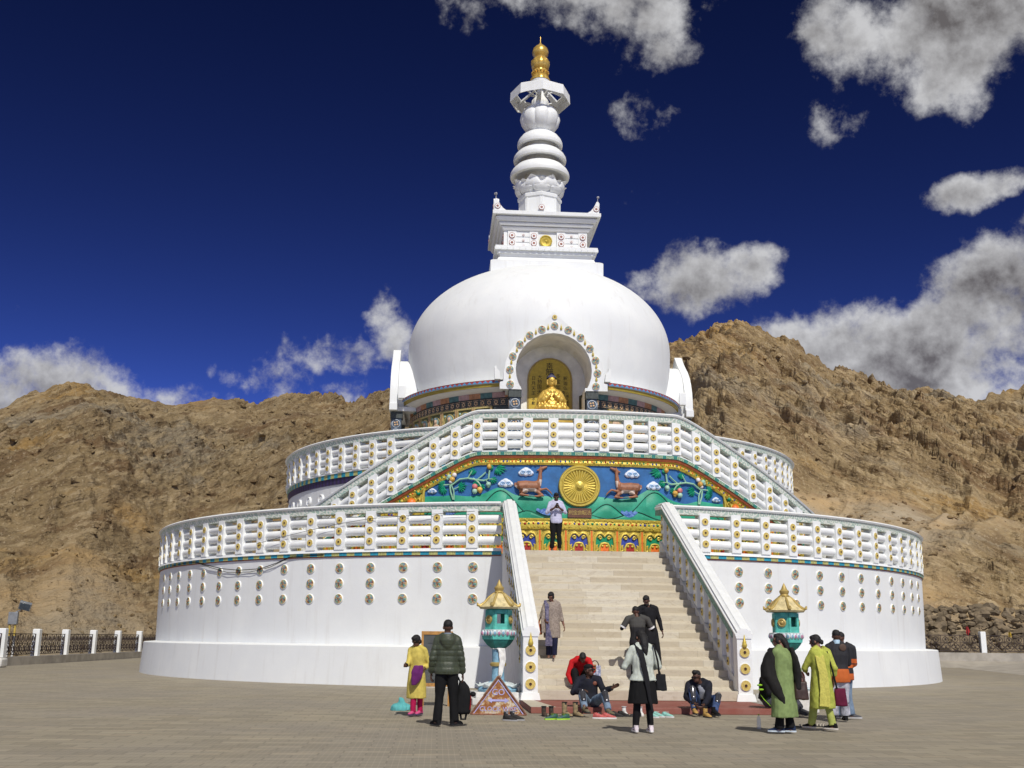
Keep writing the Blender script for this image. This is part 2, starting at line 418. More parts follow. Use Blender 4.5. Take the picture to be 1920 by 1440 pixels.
def parapet(s):
    X = lambda a, b: sorted((s * a, s * b))
    pr = MB()
    def slab(xa, xb, y0, y1, f0, f1, mi=0, fy=None):
        xa, xb = X(xa, xb)
        vs = [(x, y, (fy(y) if fy else zn(y)) + f) for x in (xa, xb) for y, f in ((y0, f0), (y1, f0), (y1, f1), (y0, f1))]
        pr.add(vs, [(0, 1, 2, 3), (7, 6, 5, 4), (0, 4, 5, 1), (1, 5, 6, 2), (2, 6, 7, 3), (3, 7, 4, 0)], mi)
    # stringer down to the ground, recessed panel
    xa, xb = X(WI, WO)
    vs = [(x, y, z) for x in (xa, xb) for y, z in ((-25.7, 0), (-17.2, 0), (-17.2, zn(-17.6) + .13), (-25.7, zn(-25.7) + .13))]
    pr.add(vs, [(0, 1, 2, 3), (7, 6, 5, 4), (0, 4, 5, 1), (1, 5, 6, 2), (2, 6, 7, 3), (3, 7, 4, 0)])
    slab(WI + .1, WO - .09, -25.8, -17.0, .13, 1.05)
    par = pr.build('stair_parapet', pm('parapet_plaster', (.74, .73, .71), .75, var=.08, scale=4, bmp=.2), ST)  # stringer and recessed panel share one even off-white plaster
    # handrail: ridged white cap over a green band
    hr = MB(); path0 = [(-26.06, 1.75), (-17.75, 5.74), (-16.75, 5.81)]
    def sweep(prof, mi, path=path0):
        vs = []; fs = []; m = len(prof)
        for y, z in path: vs += [(s * x, y, z + dz) for x, dz in prof]
        for i in range(len(path) - 1):
            for j in range(m): fs.append((i * m + j, (i + 1) * m + j, (i + 1) * m + (j + 1) % m, i * m + (j + 1) % m))
        fs += [tuple(range(m)), tuple(range((len(path) - 1) * m, len(path) * m))]
        hr.add(vs, fs, mi)
    sweep([(WI - .02, -.2), (WO + .02, -.2), (WO + .05, -.1), (WO + .0, -.07), (WO + .01, -.02), (WO - .07, -.01), (WO - .09, .03), (WI + .09, .03), (WI + .07, -.01), (WI - .01, -.02), (WI - .0, -.07), (WI - .05, -.1)], 0)
    sweep([(WI - .03, -.36), (WO + .03, -.36), (WO + .03, -.2), (WI - .03, -.2)], 1, [(-25.68, 1.933), (-17.75, 5.74), (-16.75, 5.81)])
    hr.build('handrail', [WHITE2, pm('parapet_green', (.16, .3, .25), .65, var=.4, scale=14)], par, sharp=60)
    # posts, sheared with the slope, rosettes on both faces
    po = MB(); w = .34; h = 1.02
    vs = [(x, y, y * SL + z) for x in (-.165, .165) for y, z in ((-w / 2, 0), (w / 2, 0), (w / 2, h), (-w / 2, h))]
    po.add(vs, [(0, 1, 2, 3), (7, 6, 5, 4), (0, 4, 5, 1), (1, 5, 6, 2), (2, 6, 7, 3), (3, 7, 4, 0)])
    for z in (.2, .5, .8):
        rosette(po, Matrix.Translation((-.165, 0, z)) @ Matrix.Rotation(-pi / 2, 4, 'Z'), .098)
        rosette(po, Matrix.Translation((.165, 0, z)) @ Matrix.Rotation(pi / 2, 4, 'Z'), .098)
    f = None
    for k in range(10):
        y = -25.25 + k * .83; M = Matrix.Translation((s * (WI + WO) / 2, y, zn(y) + .1))
        if f is None: f = po.build('post', [WHITE2, YEL, BRN], par); f.matrix_local = M
        else: inst(f, parent=par, M=M)
    # newel with a gilded cone and three rosettes
    nw = MB(); xm = s * (WI + WO) / 2
    x0, x1 = xm - .172, xm + .172
    vs = [(x, y, z) for x in (x0, x1) for y, z in ((-26.04, ZP), (-25.7, ZP), (-25.7, 1.9), (-26.04, 1.74))]
    nw.add(vs, [(0, 1, 2, 3), (7, 6, 5, 4), (0, 4, 5, 1), (1, 5, 6, 2), (2, 6, 7, 3), (3, 7, 4, 0)])
    nw.box(x0 - .06, -26.1, ZP, x1 + .06, -25.66, ZP + .16, 0, None, .86)
    for z in (1.24, .865, .485): rosette(nw, Matrix.Translation((xm, -26.04, z)), .115)
    nw.lathe([(.045, 0, 3), (.06, .03, 3), (.06, .07, 3), (.045, .1, 3), (.045, .13, 3), (.03, .16, 3), (.002, .3, 3)], 12, 3, Matrix.Translation((xm, -26.07, 1.35)))
    nw.build('newel', [WHITE2, YEL, BRN, GOLD], par)
parapet(-1); parapet(1)

# -- landing platform in front of the stair
pl = MB(); pl.box(-2.72, -28.62, 0, 2.6, -25.6, .125); pl.build('platform', pm('red_oxide', (.3, .085, .06), .75, var=.2, scale=2.5, bmp=.2, alt=(.27, .11, .085)), ST, bevel=.01)
MB().add([(-2.72, -28.6, .129), (-2.2, -28.6, .129), (-2.45, -26.1, .129), (-2.72, -26.1, .129), (-2.72, -28.6, .133), (-2.2, -28.6, .133), (-2.45, -26.1, .133), (-2.72, -26.1, .133)],
         [(0, 3, 2, 1), (4, 5, 6, 7), (0, 1, 5, 4), (1, 2, 6, 5), (2, 3, 7, 6), (3, 0, 4, 7)]).build('platform_slab', MARBLE, ST)

# -- relief wall carrying the curved flights
def zb(a):                                                    # underside of the upper balustrade
    t = max(0., abs(a) - 12.6)
    return 7.74 - .137 * (t - 1.2 + 1.2 * math.exp(-t / 1.2))
zoff = lambda a: zb(a) - 7.74
mw = MB(); N = 176; rows = (4.16, 5.1, 6.4, 1)
vs = []; fs = []; ms = []
for k in range(N + 1):
    a = -41 + 82 * k / N
    top = max(5.12, zb(a))
    for z in (4.1, 5.1, 5.1 + (top - 5.1) * .5, top):
        vs.append((RM * sin(rad(a)), -RM * cos(rad(a)), z))
for k in range(N):
    am = -41 + 82 * (k + .5) / N
    for j in range(3):
        fs.append((k * 4 + j, (k + 1) * 4 + j, (k + 1) * 4 + j + 1, k * 4 + j + 1)); ms.append(1 if j == 0 or abs(am) > 20.2 else 0)
mw.add(vs, fs, ms)
mw.arc([(14.7, 4.1), (15.2, 4.1), (15.2, 5.05), (14.7, 5.05)], -41, 41, 82, 1)
SKYB = pm('mural_blue', (.024, .13, .34), .55, var=.2, scale=2.2, bmp=.25, bscale=9)
mural = mw.build('relief_wall', [SKYB, GOLDF], ST)
S = lambda a, z, d=0.: Vector(((RM + d) * sin(rad(a)), -(RM + d) * cos(rad(a)), z))
# hills
HILL = pm('mural_green', (.0, .27, .15), .55, var=.22, scale=1.6, bmp=.3, bscale=7, alt=(.03, .36, .22))
DKG = pm('mural_dark_line', (.015, .07, .06), .6)
def hill_top(a):
    return 6.2 + .32 * math.exp(-((a + 10) / 1.7) ** 2) + .34 * math.exp(-((a - 9.9) / 1.8) ** 2) + .1 * math.exp(-((a + 16) / 1.5) ** 2) - .12 * math.exp(-((a - 14.5) / 1.4) ** 2) + .04 * sin(a * .9)
hm = MB()
def strip(topf, a0, a1, d, mi, z0=5.44, n=120):
    vs = []; fs = []
    for k in range(n + 1):
        a = a0 + (a1 - a0) * k / n; t = max(z0 + .005, topf(a))
        vs += [S(a, z0, d), S(a, z0 + (t - z0) * .5, d + .012), S(a, t - .03, d), S(a, t, 0)]
    for k in range(n):
        for j in range(3): fs.append((k * 4 + j, (k + 1) * 4 + j, (k + 1) * 4 + j + 1, k * 4 + j + 1))
    hm.add(vs, fs, mi)
strip(hill_top, -20, 20, .02, 0)
def bmpf(c, w, h, b): return lambda a: b + h * math.exp(-((a - c) / w) ** 2)
for c, w, h, b, d in ((-10, 2.6, .95, 5.45, .045), (-15.4, 1.6, .55, 5.45, .06), (-.6, 2.6, .3, 5.45, .05), (3.6, 2.0, .52, 5.45, .05), (10, 2.8, .98, 5.45, .045), (14.3, 1.5, .55, 5.45, .06), (7.4, 2.2, .28, 5.45, .07), (-6.6, 1.8, .26, 5.45, .07), (-18.2, 1.4, .5, 5.45, .05), (17.6, 1.6, .42, 5.45, .06)):
    f = bmpf(c, w, h, b); strip(f, c - 2.2 * w if c - 2.2 * w > -20 else -20, min(20, c + 2.2 * w), d, 0, n=50)
    hm.tube([S(a, f(a) + .005, d + .004) for a in [max(-19.9, c - 1.9 * w) + (min(19.9, c + 1.9 * w) - max(-19.9, c - 1.9 * w)) * t / 24 for t in range(25)]], .013, 6, 1)
hm.build('hills', [HILL, DKG], mural, sharp=60)
lk = MB()
for c, z, w in ((-3.9, 5.72, 1.5), (6.5, 5.7, 1.1), (-16.6, 5.72, 1.3)):
    n = 14
    vs = [S(c - w + 2 * w * t / n, z + .05 + .03 * sin(t * 1.7), .09) for t in range(n + 1)] + [S(c - w + 2 * w * t / n, z - .16 * sin(pi * t / n), .085) for t in range(n + 1)]
    lk.add(vs, [(t, t + 1, n + 2 + t, n + 1 + t) for t in range(n)], 0)
lk.build('lake', pm('mural_lake', (.03, .12, .5), .4, var=.35, scale=12, alt=(.2, .35, .7)), mural)
# clouds
CLW = pm('mural_cloud', (.66, .72, .8), .6, var=.1); CLB = pm('mural_cloud_line', (.2, .42, .68), .6)
for a, z in ((-6.75, 7.04), (-9.35, 6.66), (7.0, 7.05), (9.9, 6.66), (-19.0, 6.42), (18.9, 6.3)):
    s = .62 if abs(a) > 15 else 1.
    M = cylM(RM + .02, a, z) @ Matrix.Diagonal((s, 1, s, 1)); c = MB()
    for x, y, r in ((-.14, -.04, .12), (.14, -.04, .12), (0, .06, .12), (-.09, .03, .1), (.09, .03, .1), (0, -.07, .1), (-.22, -.05, .05), (.22, -.05, .05)): c.ell((x, 0, y), (r, .06, r * .85), 0, M, 10, 8)
    for x, q in ((-.11, 1), (.11, -1)):
        c.tube([(x + q * .09 * (1 - t / 22) * cos(t * .5), -.062, -.035 + .075 * (1 - t / 22) * sin(t * .5)) for t in range(19)], .012, 5, 1, M)
    c.build('cloud', [CLW, CLB], mural)
# wheel of the law
w = MB(); r = .715
w.lathe([(r, 0), (r, .06), (r * .96, .1), (r * .9, .1), (r * .88, .07), (r * .84, .07), (r * .82, .11), (r * .78, .11), (r * .75, .04), (.001, .03)], 48, 0, XB, closed=False)
for k in range(32):
    a = 2 * pi * k / 32; u = (sin(a), cos(a))
    w.tube([XB @ Vector((u[0] * q, u[1] * q, .05)) for q in (.12, .3, .54)], [.018, .032, .044], 6, 0)
w.lathe([(.16, .03), (.16, .08), (.1, .1), (.09, .15), (.001, .17)], 20, 0, XB, closed=False)
w = w.build('wheel', GOLD, mural); w.matrix_local = cylM(RM + .03, .08, 6.57)
# deer
DEER = [pm('deer_brown', (.29, .12, .06), .55, var=.25, scale=6), pm('deer_white', (.62, .5, .42), .55, var=.1), pm('deer_hoof', (.06, .16, .16), .5)]
def deer(s, a):
    d = MB(); P = lambda x, z, y=0: (s * x, y, z)
    d.tube([P(-.48, .3), P(-.42, .38), P(-.2, .4), P(.05, .38), P(.2, .4), P(.27, .42)], [.12, .195, .185, .185, .18, .11], 12)
    d.tube([P(.2, .42), P(.27, .6), P(.29, .8), P(.3, .94)], [.13, .085, .062, .06], 10)
    d.tube([P(.26, .97), P(.36, 1.0), P(.46, 1.045), P(.53, 1.06)], [.05, .068, .045, .03], 9)
    d.tube([P(.27, 1.0), P(.2, .93, -.02), P(.15, .92, -.03)], [.02, .032, .008], 7); d.tube([P(.3, 1.04), P(.28, 1.12)], [.022, .008], 7)
    d.tube([P(-.5, .34), P(-.58, .42), P(-.57, .5), P(-.52, .5)], [.035, .03, .028, .015], 7)
    d.tube([P(-.38, .25), P(-.2, .2, -.07), P(-.4, .1, -.09), P(-.1, .06, -.09), P(.06, .05, -.09)], [.13, .1, .06, .04, .03], 9)
    d.tube([P(.15, .3, -.04), P(.3, .26, -.06), P(.5, .3, -.06), P(.62, .2, -.06), P(.72, .08, -.06)], [.075, .05, .04, .03, .022], 8)
    d.tube([P(.1, .26, -.06), P(.3, .12, -.09), P(.42, .07, -.09), P(.2, .04, -.09), P(.06, .04, -.09)], [.07, .055, .05, .035, .025], 8)
    o = d.build('deer', DEER, mural); remesh(o, .016, 3)
    for p in o.data.polygons:
        x, y, z = p.center; x *= s
        if (x > .68 and z < .16) or (abs(x) < .1 and z < .085): p.material_index = 2
        elif (z < .3 and -.3 < x < .16 and z > .16) or (x > .2 and .33 < z < .62 and x > .3 - (z - .3) * .12) or (x < -.5 and .2 < z < .4): p.material_index = 1
    o.matrix_local = cylM(RM + .03, a, 6.16)
deer(1, -6.0); deer(-1, 6.05)
# peony sprays either side
STEM = pm('stem_green', (.28, .52, .34), .5, var=.15); LEAF = pm('leaf_green', (.0, .24, .13), .5, var=.25, scale=9)
PINK = pm('petal_pink', (.66, .2, .2), .5, var=.3, scale=12); PYEL = pm('petal_orange', (.72, .3, .04), .5, var=.35, scale=8, alt=(.75, .5, .1)); PPAL = pm('bud_pale', (.36, .58, .44), .5, var=.2); PWHT = pm('petal_white', (.72, .66, .64), .5)
def spray(s):
    o = MB(); A = lambda X: s * (-19.82 + .01175 * X + .1) + .08; Z = lambda Y: 9.25 - .00292 * Y
    T = lambda pts, r: o.tube([S(A(x), Z(y), .07) for x, y in pts], r, 7, 0)
    T([(300, 1080), (270, 990), (262, 920), (290, 900), (330, 870), (370, 840), (460, 830), (560, 850), (640, 860), (690, 840), (700, 740)], .032)
    T([(310, 1080), (305, 980), (275, 900), (190, 905)], .026); T([(460, 830), (480, 790), (510, 740)], .022); T([(520, 830), (580, 880), (610, 930)], .026)
    T([(560, 850), (620, 800), (660, 760)], .024); T([(660, 855), (690, 890)], .016); T([(300, 960), (360, 930)], .02); T([(690, 840), (760, 845)], .016)
    def leaf(x, y, dx, dy, L=120, W=55):
        L *= .86; W *= .85
        l = math.hypot(dx, dy); dx, dy = dx / l, dy / l
        for q in (-.75, -.35, 0, .35, .75):
            ex, ey = dx * cos(q) - dy * sin(q), dx * sin(q) + dy * cos(q); LL = L * (1 - .35 * abs(q)); n = (-ey, ex)
            P = [S(A(x + ex * LL * t + n[0] * W * .5 * ww * .5), Z(y + ey * LL * t + n[1] * W * .5 * ww * .5), d) for t, ww, d in ((0, .2, .05), (.35, 1, .05), (.7, .8, .045), (1, 0, .035), (.7, -.8, .045), (.35, -1, .05), (0, -.2, .05))]
            c = S(A(x + ex * LL * .5), Z(y + ey * LL * .5), .095)
            o.add(P + [c], [(i, (i + 1) % 7, 7) for i in range(7)], 1)
    leaf(510, 790, 0, -1, 110); leaf(770, 720, 1, .1, 150, 65); leaf(770, 720, .5, .8, 110); leaf(190, 905, -.7, -.6, 110); leaf(190, 905, -.6, .7, 120); leaf(180, 940, .1, 1, 110)
    leaf(350, 930, 1, -.2, 130); leaf(360, 930, .8, .6, 100); leaf(710, 840, .9, .4, 110); leaf(520, 880, .8, .5, 120); leaf(590, 920, .8, .4, 90); leaf(740, 700, -1, .2, 80)
    def bud(x, y, r, mi): o.ell(S(A(x), Z(y), .08), r, mi, None, 10, 8)
    for x, y, r, mi in ((310, 790, .085, 5), (250, 810, .085, 4), (285, 840, .1, 3), (235, 830, .06, 4), (270, 870, .07, 5), (695, 700, .085, 3), (695, 680, .05, 3), (540, 930, .1, 2), (595, 965, .1, 3), (540, 985, .095, 4), (600, 990, .06, 3), (690, 905, .09, 4), (690, 930, .05, 4)): bud(x, y, r, mi)
    o.build('flowers', [STEM, LEAF, PINK, PYEL, PPAL, PWHT], mural)
spray(-1 if False else 1)
spray(-1)
# name plaque
pq = MB(); pq.box(-.4, -.05, -.16, .4, .02, .16, 0)
for i, chx in enumerate('利金会転法'): pq.text(chx, .17, .006, Matrix.Translation((-.3 + .15 * i, -.054, 0)) @ XB, 1)
pq = pq.build('plaque', [pm('plaque_brown', (.13, .055, .03), .6, var=.2, scale=10), GOLDO], mural); pq.matrix_local = cylM(RM + .08, .08, 5.65)
# gilded frame, jewels, key pattern
fr = MB(); rg = random.Random(3)
fr.arc([(RM - .02, 5.1), (RM + .07, 5.1), (RM + .1, 5.2), (RM + .07, 5.36), (RM + .1, 5.4), (RM + .1, 5.46), (RM - .02, 5.46)], -41, 41, 100, 0)
fr.arc([(RM - .02, 7.28), (RM + .05, 7.28), (RM + .09, 7.36), (RM + .06, 7.46), (RM + .1, 7.51), (RM - .02, 7.51)], -34, 34, 120, 0, zoff)
fr.arc([(RM - .02, 7.5), (RM + .13, 7.5), (RM + .16, 7.6), (RM - .02, 7.6)], -40, 40, 120, 1, zoff)
nk = 160
fr.arc([(RM - .02, 7.6), (RM + .18, 7.6), (RM + .18, 7.72), (RM - .02, 7.72)], -40, 40, nk, 2, zoff)
for k in range(-22, 23):                                       # greek key blocks
    a = k * 1.5; z = 7.66 + zoff(a)
    M = cylM(RM + .18, a, z)
    slope = math.atan2(zb(a + .5) - zb(a - .5), .266); M = M @ Matrix.Rotation(-slope, 4, 'Y')
    fr.box(-.13, -.006, -.05, .13, .03, .05, 3, M)
    for x0, z0, x1, z1 in ((-.11, .022, -.02, .036), (-.11, -.036, -.096, .036), (-.11, -.036, -.05, -.022), (-.064, -.036, -.05, .008), (.02, .022, .11, .036), (.096, -.036, .11, .036), (.05, -.036, .11, -.022), (.05, -.036, .064, .008), (-.02, -.036, -.006, .036), (.006, -.036, .02, .036)):
        fr.box(x0, -.012, z0, x1, .02, z1, 2, M)
gem = [4, 5, 6, 7]
for k in range(-70, 71):
    a = k * .57 + rg.uniform(-.06, .06)
    fr.ell(S(a, 5.285 + rg.uniform(-.01, .01), .08), (.036, .036, .036) if k % 3 else (.05, .05, .04), rg.choice(gem), None, 8, 6)
    if abs(a) < 33: fr.ell(S(a, 7.4 + zoff(a), .075), .036, rg.choice(gem), None, 8, 6)
    for q in range(3):
        fr.ell(S(a + rg.uniform(-.25, .25), rg.choice((5.15, 5.42, 5.38, 5.18)), .085), rg.uniform(.02, .04), 0, None, 7, 5)
    if abs(a) < 34: fr.ell(S(a + .28, 7.4 + zoff(a + .28) + rg.uniform(-.08, .08), .08), rg.uniform(.025, .05), 0, None, 7, 5)
for s in (-1, 1):
    fr.tube([S(s * x, z, .05) for x, z in ((19.6, 6.75), (20.0, 6.55), (20.25, 6.2), (20.3, 5.8), (20.3, 5.46))], .045, 8, 0)
    fr.ell(S(s * 21.8, 6.02, .03), .17, 4, None, 12, 8); fr.ell(S(s * 20.9, 6.35, .03), .085, 6, None, 10, 8)
    for k in range(46):
        a = s * rg.uniform(20.7, 30); z = rg.uniform(5.55, max(5.6, 7.2 + zoff(a)))
        fr.tube([S(a + s * .5 * (1 - t / 9) * cos(t * .8) * .6, z + .13 * (1 - t / 9) * sin(t * .8), .05) for t in range(8)], .022, 5, 0)
        if k % 4 == 0: fr.ell(S(a, z, .06), .045, rg.choice(gem), None, 8, 6)
fr.build('gilded_frame', [GOLDF, REDB, TEALG, KEY, ORNG, ERED, EGRN, EBLU], mural)
# painted arches below
def arch_mb(col, core):
    o = MB(); o.box(-.345, -.02, 0, .345, .02, .82, col)
    pth = [(-.345, 0), (-.345, .5), (-.32, .68), (-.24, .8), (-.12, .83), (-.03, .77), (0, .72), (.03, .77), (.12, .83), (.24, .8), (.32, .68), (.345, .5), (.345, 0)]
    o.tube([(x, -.05, z) for x, z in pth], .042, 7, 0); o.tube([(x * 1.13, -.03, z * 1.02 + .03) for x, z in pth if z > .4], .03, 6, 0)
    for s in (-1, 1):
        o.tube([(s * (.15 + .07 * (1 - t / 12) * cos(t * .7)), -.06, .67 + .07 * (1 - t / 12) * sin(t * .7)) for t in range(11)], .026, 6, 0)
        o.tube([(s * (.25 + .075 * (1 - t / 12) * cos(2 + t * .7)), -.05, .24 + .075 * (1 - t / 12) * sin(2 + t * .7)) for t in range(11)], .028, 6, 0)
        o.tube([(s * .26, -.04, .3), (s * .28, -.06, .4), (s * .23, -.04, .45)], [.05, .045, .01], 6, 0)
        o.ell((s * .072, -.08, .4), (.042, .03, .042), 0, None, 8, 6); o.ell((s * .075, -.08, .1), (.05, .03, .05), 0, None, 8, 6); o.ell((s * .06, -.08, .04), (.04, .03, .04), 0, None, 8, 6)
        o.box(s * .437 - .06, -.03, 0, s * .437 + .06, .02, .9, 0) if s < 0 else None
    o.box(-.467, -.036, 0, -.407, -.02, .9, 3)
    sh = [(-.17, 0), (-.17, .36), (-.11, .48), (0, .5), (.11, .48), (.17, .36), (.17, 0)]
    o.tube([(x, -.06, z) for x, z in sh], .036, 7, 0)
    o.prism([(-.16, 0), (.16, 0), (.16, .36), (.1, .47), (-.1, .47), (-.16, .36)], -.055, 0, core)
    return o
AM = [GOLD, EBLU, EGRN, ORNG, ERED]
pro = [arch_mb(1, 4).build('arch_panel', AM, mural), arch_mb(2, 3).build('arch_panel', AM, mural)]
used = set()
for k in range(-11, 12):
    q = k % 2; M = cylM(RM + .02, -.02 + 3.28 * k, 4.16)
    if q not in used: used.add(q); pro[q].matrix_local = M
    else: inst(pro[q], parent=mural, M=M)
# curved flights behind the relief wall
for s in (-1, 1):
    f = MB()
    for k in range(15):
        a = 14 + k * 1.75; z = max(4.3, zb(a + .9) + .2)
        f.arc([(11.8, 4.16), (15.1, 4.16), (15.1, z), (11.8, z)], s * a, s * (a + 1.75), 2)
    f.build('curved_stair', MARBLE, ST)
MB().arc([(11.6, 7.5), (15.3, 7.5), (15.3, 7.76), (11.6, 7.76)], -14, 14, 28).build('landing', MARBLE, ST)
mp = [0.] + [s * 3.25 * k for k in range(1, 5) for s in (-1, 1)] + [s * (13 + 2.88 * j) for j in range(1, 10) for s in (-1, 1)]
balustrade('balustrade', RM + .02, -39.6, 39.6, 160, 7.72, 9.19, (8.0, 8.32, 8.64), .135, mp, zoff, post_mesh(.33, .32, (.23, .55, .87), 1.18, .1), .2)

# -- upper drum and its balustrade
ud = MB().lathe([(11.7, 4.0), (11.72, 7.55), (6.0, 7.55), (6.0, 4.0)], 128, closed=False).build('upper_drum', WHITE, ST)
MB().lathe([(11.5, 7.5), (11.5, 7.93), (5.9, 7.93), (5.9, 7.5)], 96, closed=False).build('upper_floor', MATS['terrace_stone'], ST)
uc = MB()
for s in (-1, 1):
    uc.arc([(11.4, 7.5), (11.76, 7.5), (11.78, 7.75), (11.4, 7.75)], s * 15, s * 130, 180, lambda k: 0 if k % 2 else 3)
    uc.arc([(11.4, 7.75), (11.82, 7.75), (11.82, 7.93), (11.4, 7.93)], s * 15, s * 130, 96, lambda k: 1 + k % 2)
uc.build('cornice', [NAVY, TURQ, BYEL, pm('frieze_violet', (.045, .025, .11), .6)], ST)
for a in (-50.5, -54.7, -60.2, -65.6, -70.8, -76):
    r = MB().lathe([(.2, -.02), (.2, .05), (.17, .08), (.14, .05), (.1, .04), (.06, .07), (.001, .06)], 20, 0, XB, closed=False).build('wall_boss', WHITE2, ud); r.matrix_local = cylM(11.72, a, 7.0)
for s in (-1, 1):
    ps = [s * (34.2 + 4.37 * k) for k in range(15)]
    balustrade('balustrade', RU, s * 16, s * 130, 110, 7.93, 9.37, (8.17, 8.5, 8.84), .135, ps, None, post_mesh(.35, .32, (.2, .53, .87), 1.18, .1), .2)
# ------------------------------------------------------------------ dome, its base ring, the niches
zc, RD, BD, PE = 15.0, 6.43, 4.3, 2.07
prof = [(6.86, 12.34), (6.3, 12.36), (6.12, 12.4), (6.2, 12.8), (6.29, 13.2), (6.36, 13.7), (6.405, 14.3)]
for t in range(0, 37):
    th = rad(t * 2.35); prof.append((max(.02, RD * cos(th) ** (2 / PE)), zc + BD * sin(th) ** (2 / PE)))
fine = []
for i in range(len(prof) - 1):                                # finer rows where the niche pierces the shell
    for t in range(2): fine.append(tuple(prof[i][q] + (prof[i + 1][q] - prof[i][q]) * t / 2 for q in (0, 1)))
fine.append(prof[-1])
dm = MB().lathe(fine, 256, closed=False)
keep = [i for i, f in enumerate(dm.f) if not (lambda c: c[1] < 0 and abs(c[0]) < 1.72 and (c[0] ** 2 + (c[2] - 12.66) ** 2 < 1.76 ** 2 or c[2] < 12.0))([sum(dm.v[j][q] for j in f) / len(f) for q in range(3)])]
dm.f = [dm.f[i] for i in keep]; dm.m = [dm.m[i] for i in keep]
dome = dm.build('dome', WHITE, ST)
fl = MB(); A0, A1 = 19.5, 340.5; nt = 150
fl.arc([(6.0, 11.9), (6.55, 11.98), (6.72, 12.06), (6.72, 12.04), (6.0, 11.88)], A0, A1, 120, 3)
fl.arc([(6.5, 12.06), (6.77, 12.06), (6.79, 12.2), (6.5, 12.2)], A0, A1, 120, 2)
fl.arc([(6.5, 12.2), (6.82, 12.2), (6.82, 12.215), (6.5, 12.215)], A0, A1, 120, 3)
P = lambda a, z: (6.85 * sin(rad(a)), -6.85 * cos(rad(a)), z)
for k in range(nt):
    a, b = A0 + (A1 - A0) * k / nt, A0 + (A1 - A0) * (k + 1) / nt; m = (a + b) / 2
    fl.add([P(a, 12.215), P(b, 12.215), P(m, 12.33), P(a, 12.345), P(b, 12.345)], [(0, 1, 2), (0, 2, 3), (2, 1, 4), (3, 2, 4)], [0, 1, 1, 1])
fl.arc([(6.2, 12.33), (6.8, 12.33), (6.86, 12.35), (6.2, 12.36)], A0, A1, 120, 3)
fl.build('dome_cornice', [pm('triangle_blue', (.1, .3, .52), .6), pm('triangle_red', (.36, .05, .05), .6), pm('olive_band', (.36, .27, .035), .6, var=.15), WHITE2], ST)
# ring wall with painted strips and relief panels
SLATE = pm('slate_dark', (.05, .06, .055), .6, var=.35, scale=14)
STR = [pm('strip_orange', (.42, .2, .09), .7, var=.25), pm('strip_teal', (.08, .17, .16), .7, var=.25), pm('strip_pink', (.44, .28, .25), .7, var=.2), pm('strip_blue', (.03, .1, .18), .7, var=.25)]
bw = MB().arc([(5.6, 7.9), (6.2, 7.9), (6.2, 11.92), (5.6, 11.92)], 13.4, 346.6, 120, 0)
bw.arc([(6.1, 11.7), (6.25, 11.7), (6.27, 11.93), (6.1, 11.93)], 13.6, 346.4, 64, lambda k: 1 + (k * 5 + k // 3) % 4)
bw.arc([(6.1, 11.34), (6.235, 11.34), (6.235, 11.66), (6.1, 11.66)], 13.6, 346.4, 110, 0)
for k in range(112):
    a = 16 + k * 2.95
    if a > 344: break
    M = cylM(6.245, a, 11.5)
    for q in range(6):
        an = q * pi / 3; bw.ell((.07 * sin(an), 0, .07 * cos(an)), (.034, .02, .034), 5, M, 6, 4)
    bw.box(-.125, -.008, -.13, .125, .012, -.115, 5, M); bw.box(-.125, -.008, .115, .125, .012, .13, 5, M)
ring = bw.build('ring_wall', [SLATE] + STR + [EPCH], ST)
pn = MB(); pn.box(-.43, -.03, 0, .43, .03, 1.2, 0)
for s in (-1, 1): pn.box(s * .4 - .04, -.1, -.02, s * .4 + .04, .02, 1.2, 1); pn.box(s * .4 - .015, -.115, 0, s * .4 + .015, -.09, 1.15, 4)
pn.box(-.36, -.09, 1.13, .36, .02, 1.2, 1); pn.box(-.36, -.09, -.02, .36, .02, .1, 1)
pn.tube([(.3 * cos(t * pi / 14), -.05, .66 + .36 * sin(t * pi / 14)) for t in range(-3, 18)], .025, 6, 1)
pn.ell((0, -.03, .84), (.19, .04, .2), 3); pn.ell((0, -.08, .82), (.085, .06, .11), 2); pn.ell((0, -.09, .93), (.07, .05, .05), 5)
pn.ell((0, -.06, .5), (.2, .07, .24), 2); pn.ell((0, -.07, .28), (.3, .09, .1), 2); pn.ell((0, -.05, .16), (.28, .06, .06), 3)
for s in (-1, 1): pn.tube([(s * .17, -.06, .62), (s * .24, -.09, .44), (s * .06, -.13, .36)], [.06, .05, .035], 7, 2); pn.ell((s * .3, -.03, .98), (.06, .03, .06), 3); pn.ell((s * .29, -.03, .25), (.06, .04, .1), 1)
PNM = [pm('panel_ground', (.13, .15, .06), .7, var=.4, scale=9), pm('panel_frame', (.46, .37, .14), .6, var=.3, scale=12), pm('panel_figure', (.55, .38, .25), .6, var=.2), pm('panel_halo', (.36, .5, .42), .6, var=.3, scale=16), pm('panel_pink', (.42, .24, .15), .6), pm('panel_hair', (.2, .3, .36), .6)]
f = None
for s in (-1, 1):
    for k in range(10):
        a = s * (27.9 + 8.2 * k)
        if 84 < abs(a) < 96: continue
        M = cylM(6.22, a, 10.12)
        if f is None: f = pn.build('relief_panel', PNM, ring); f.matrix_local = M
        else: inst(f, parent=ring, M=M)
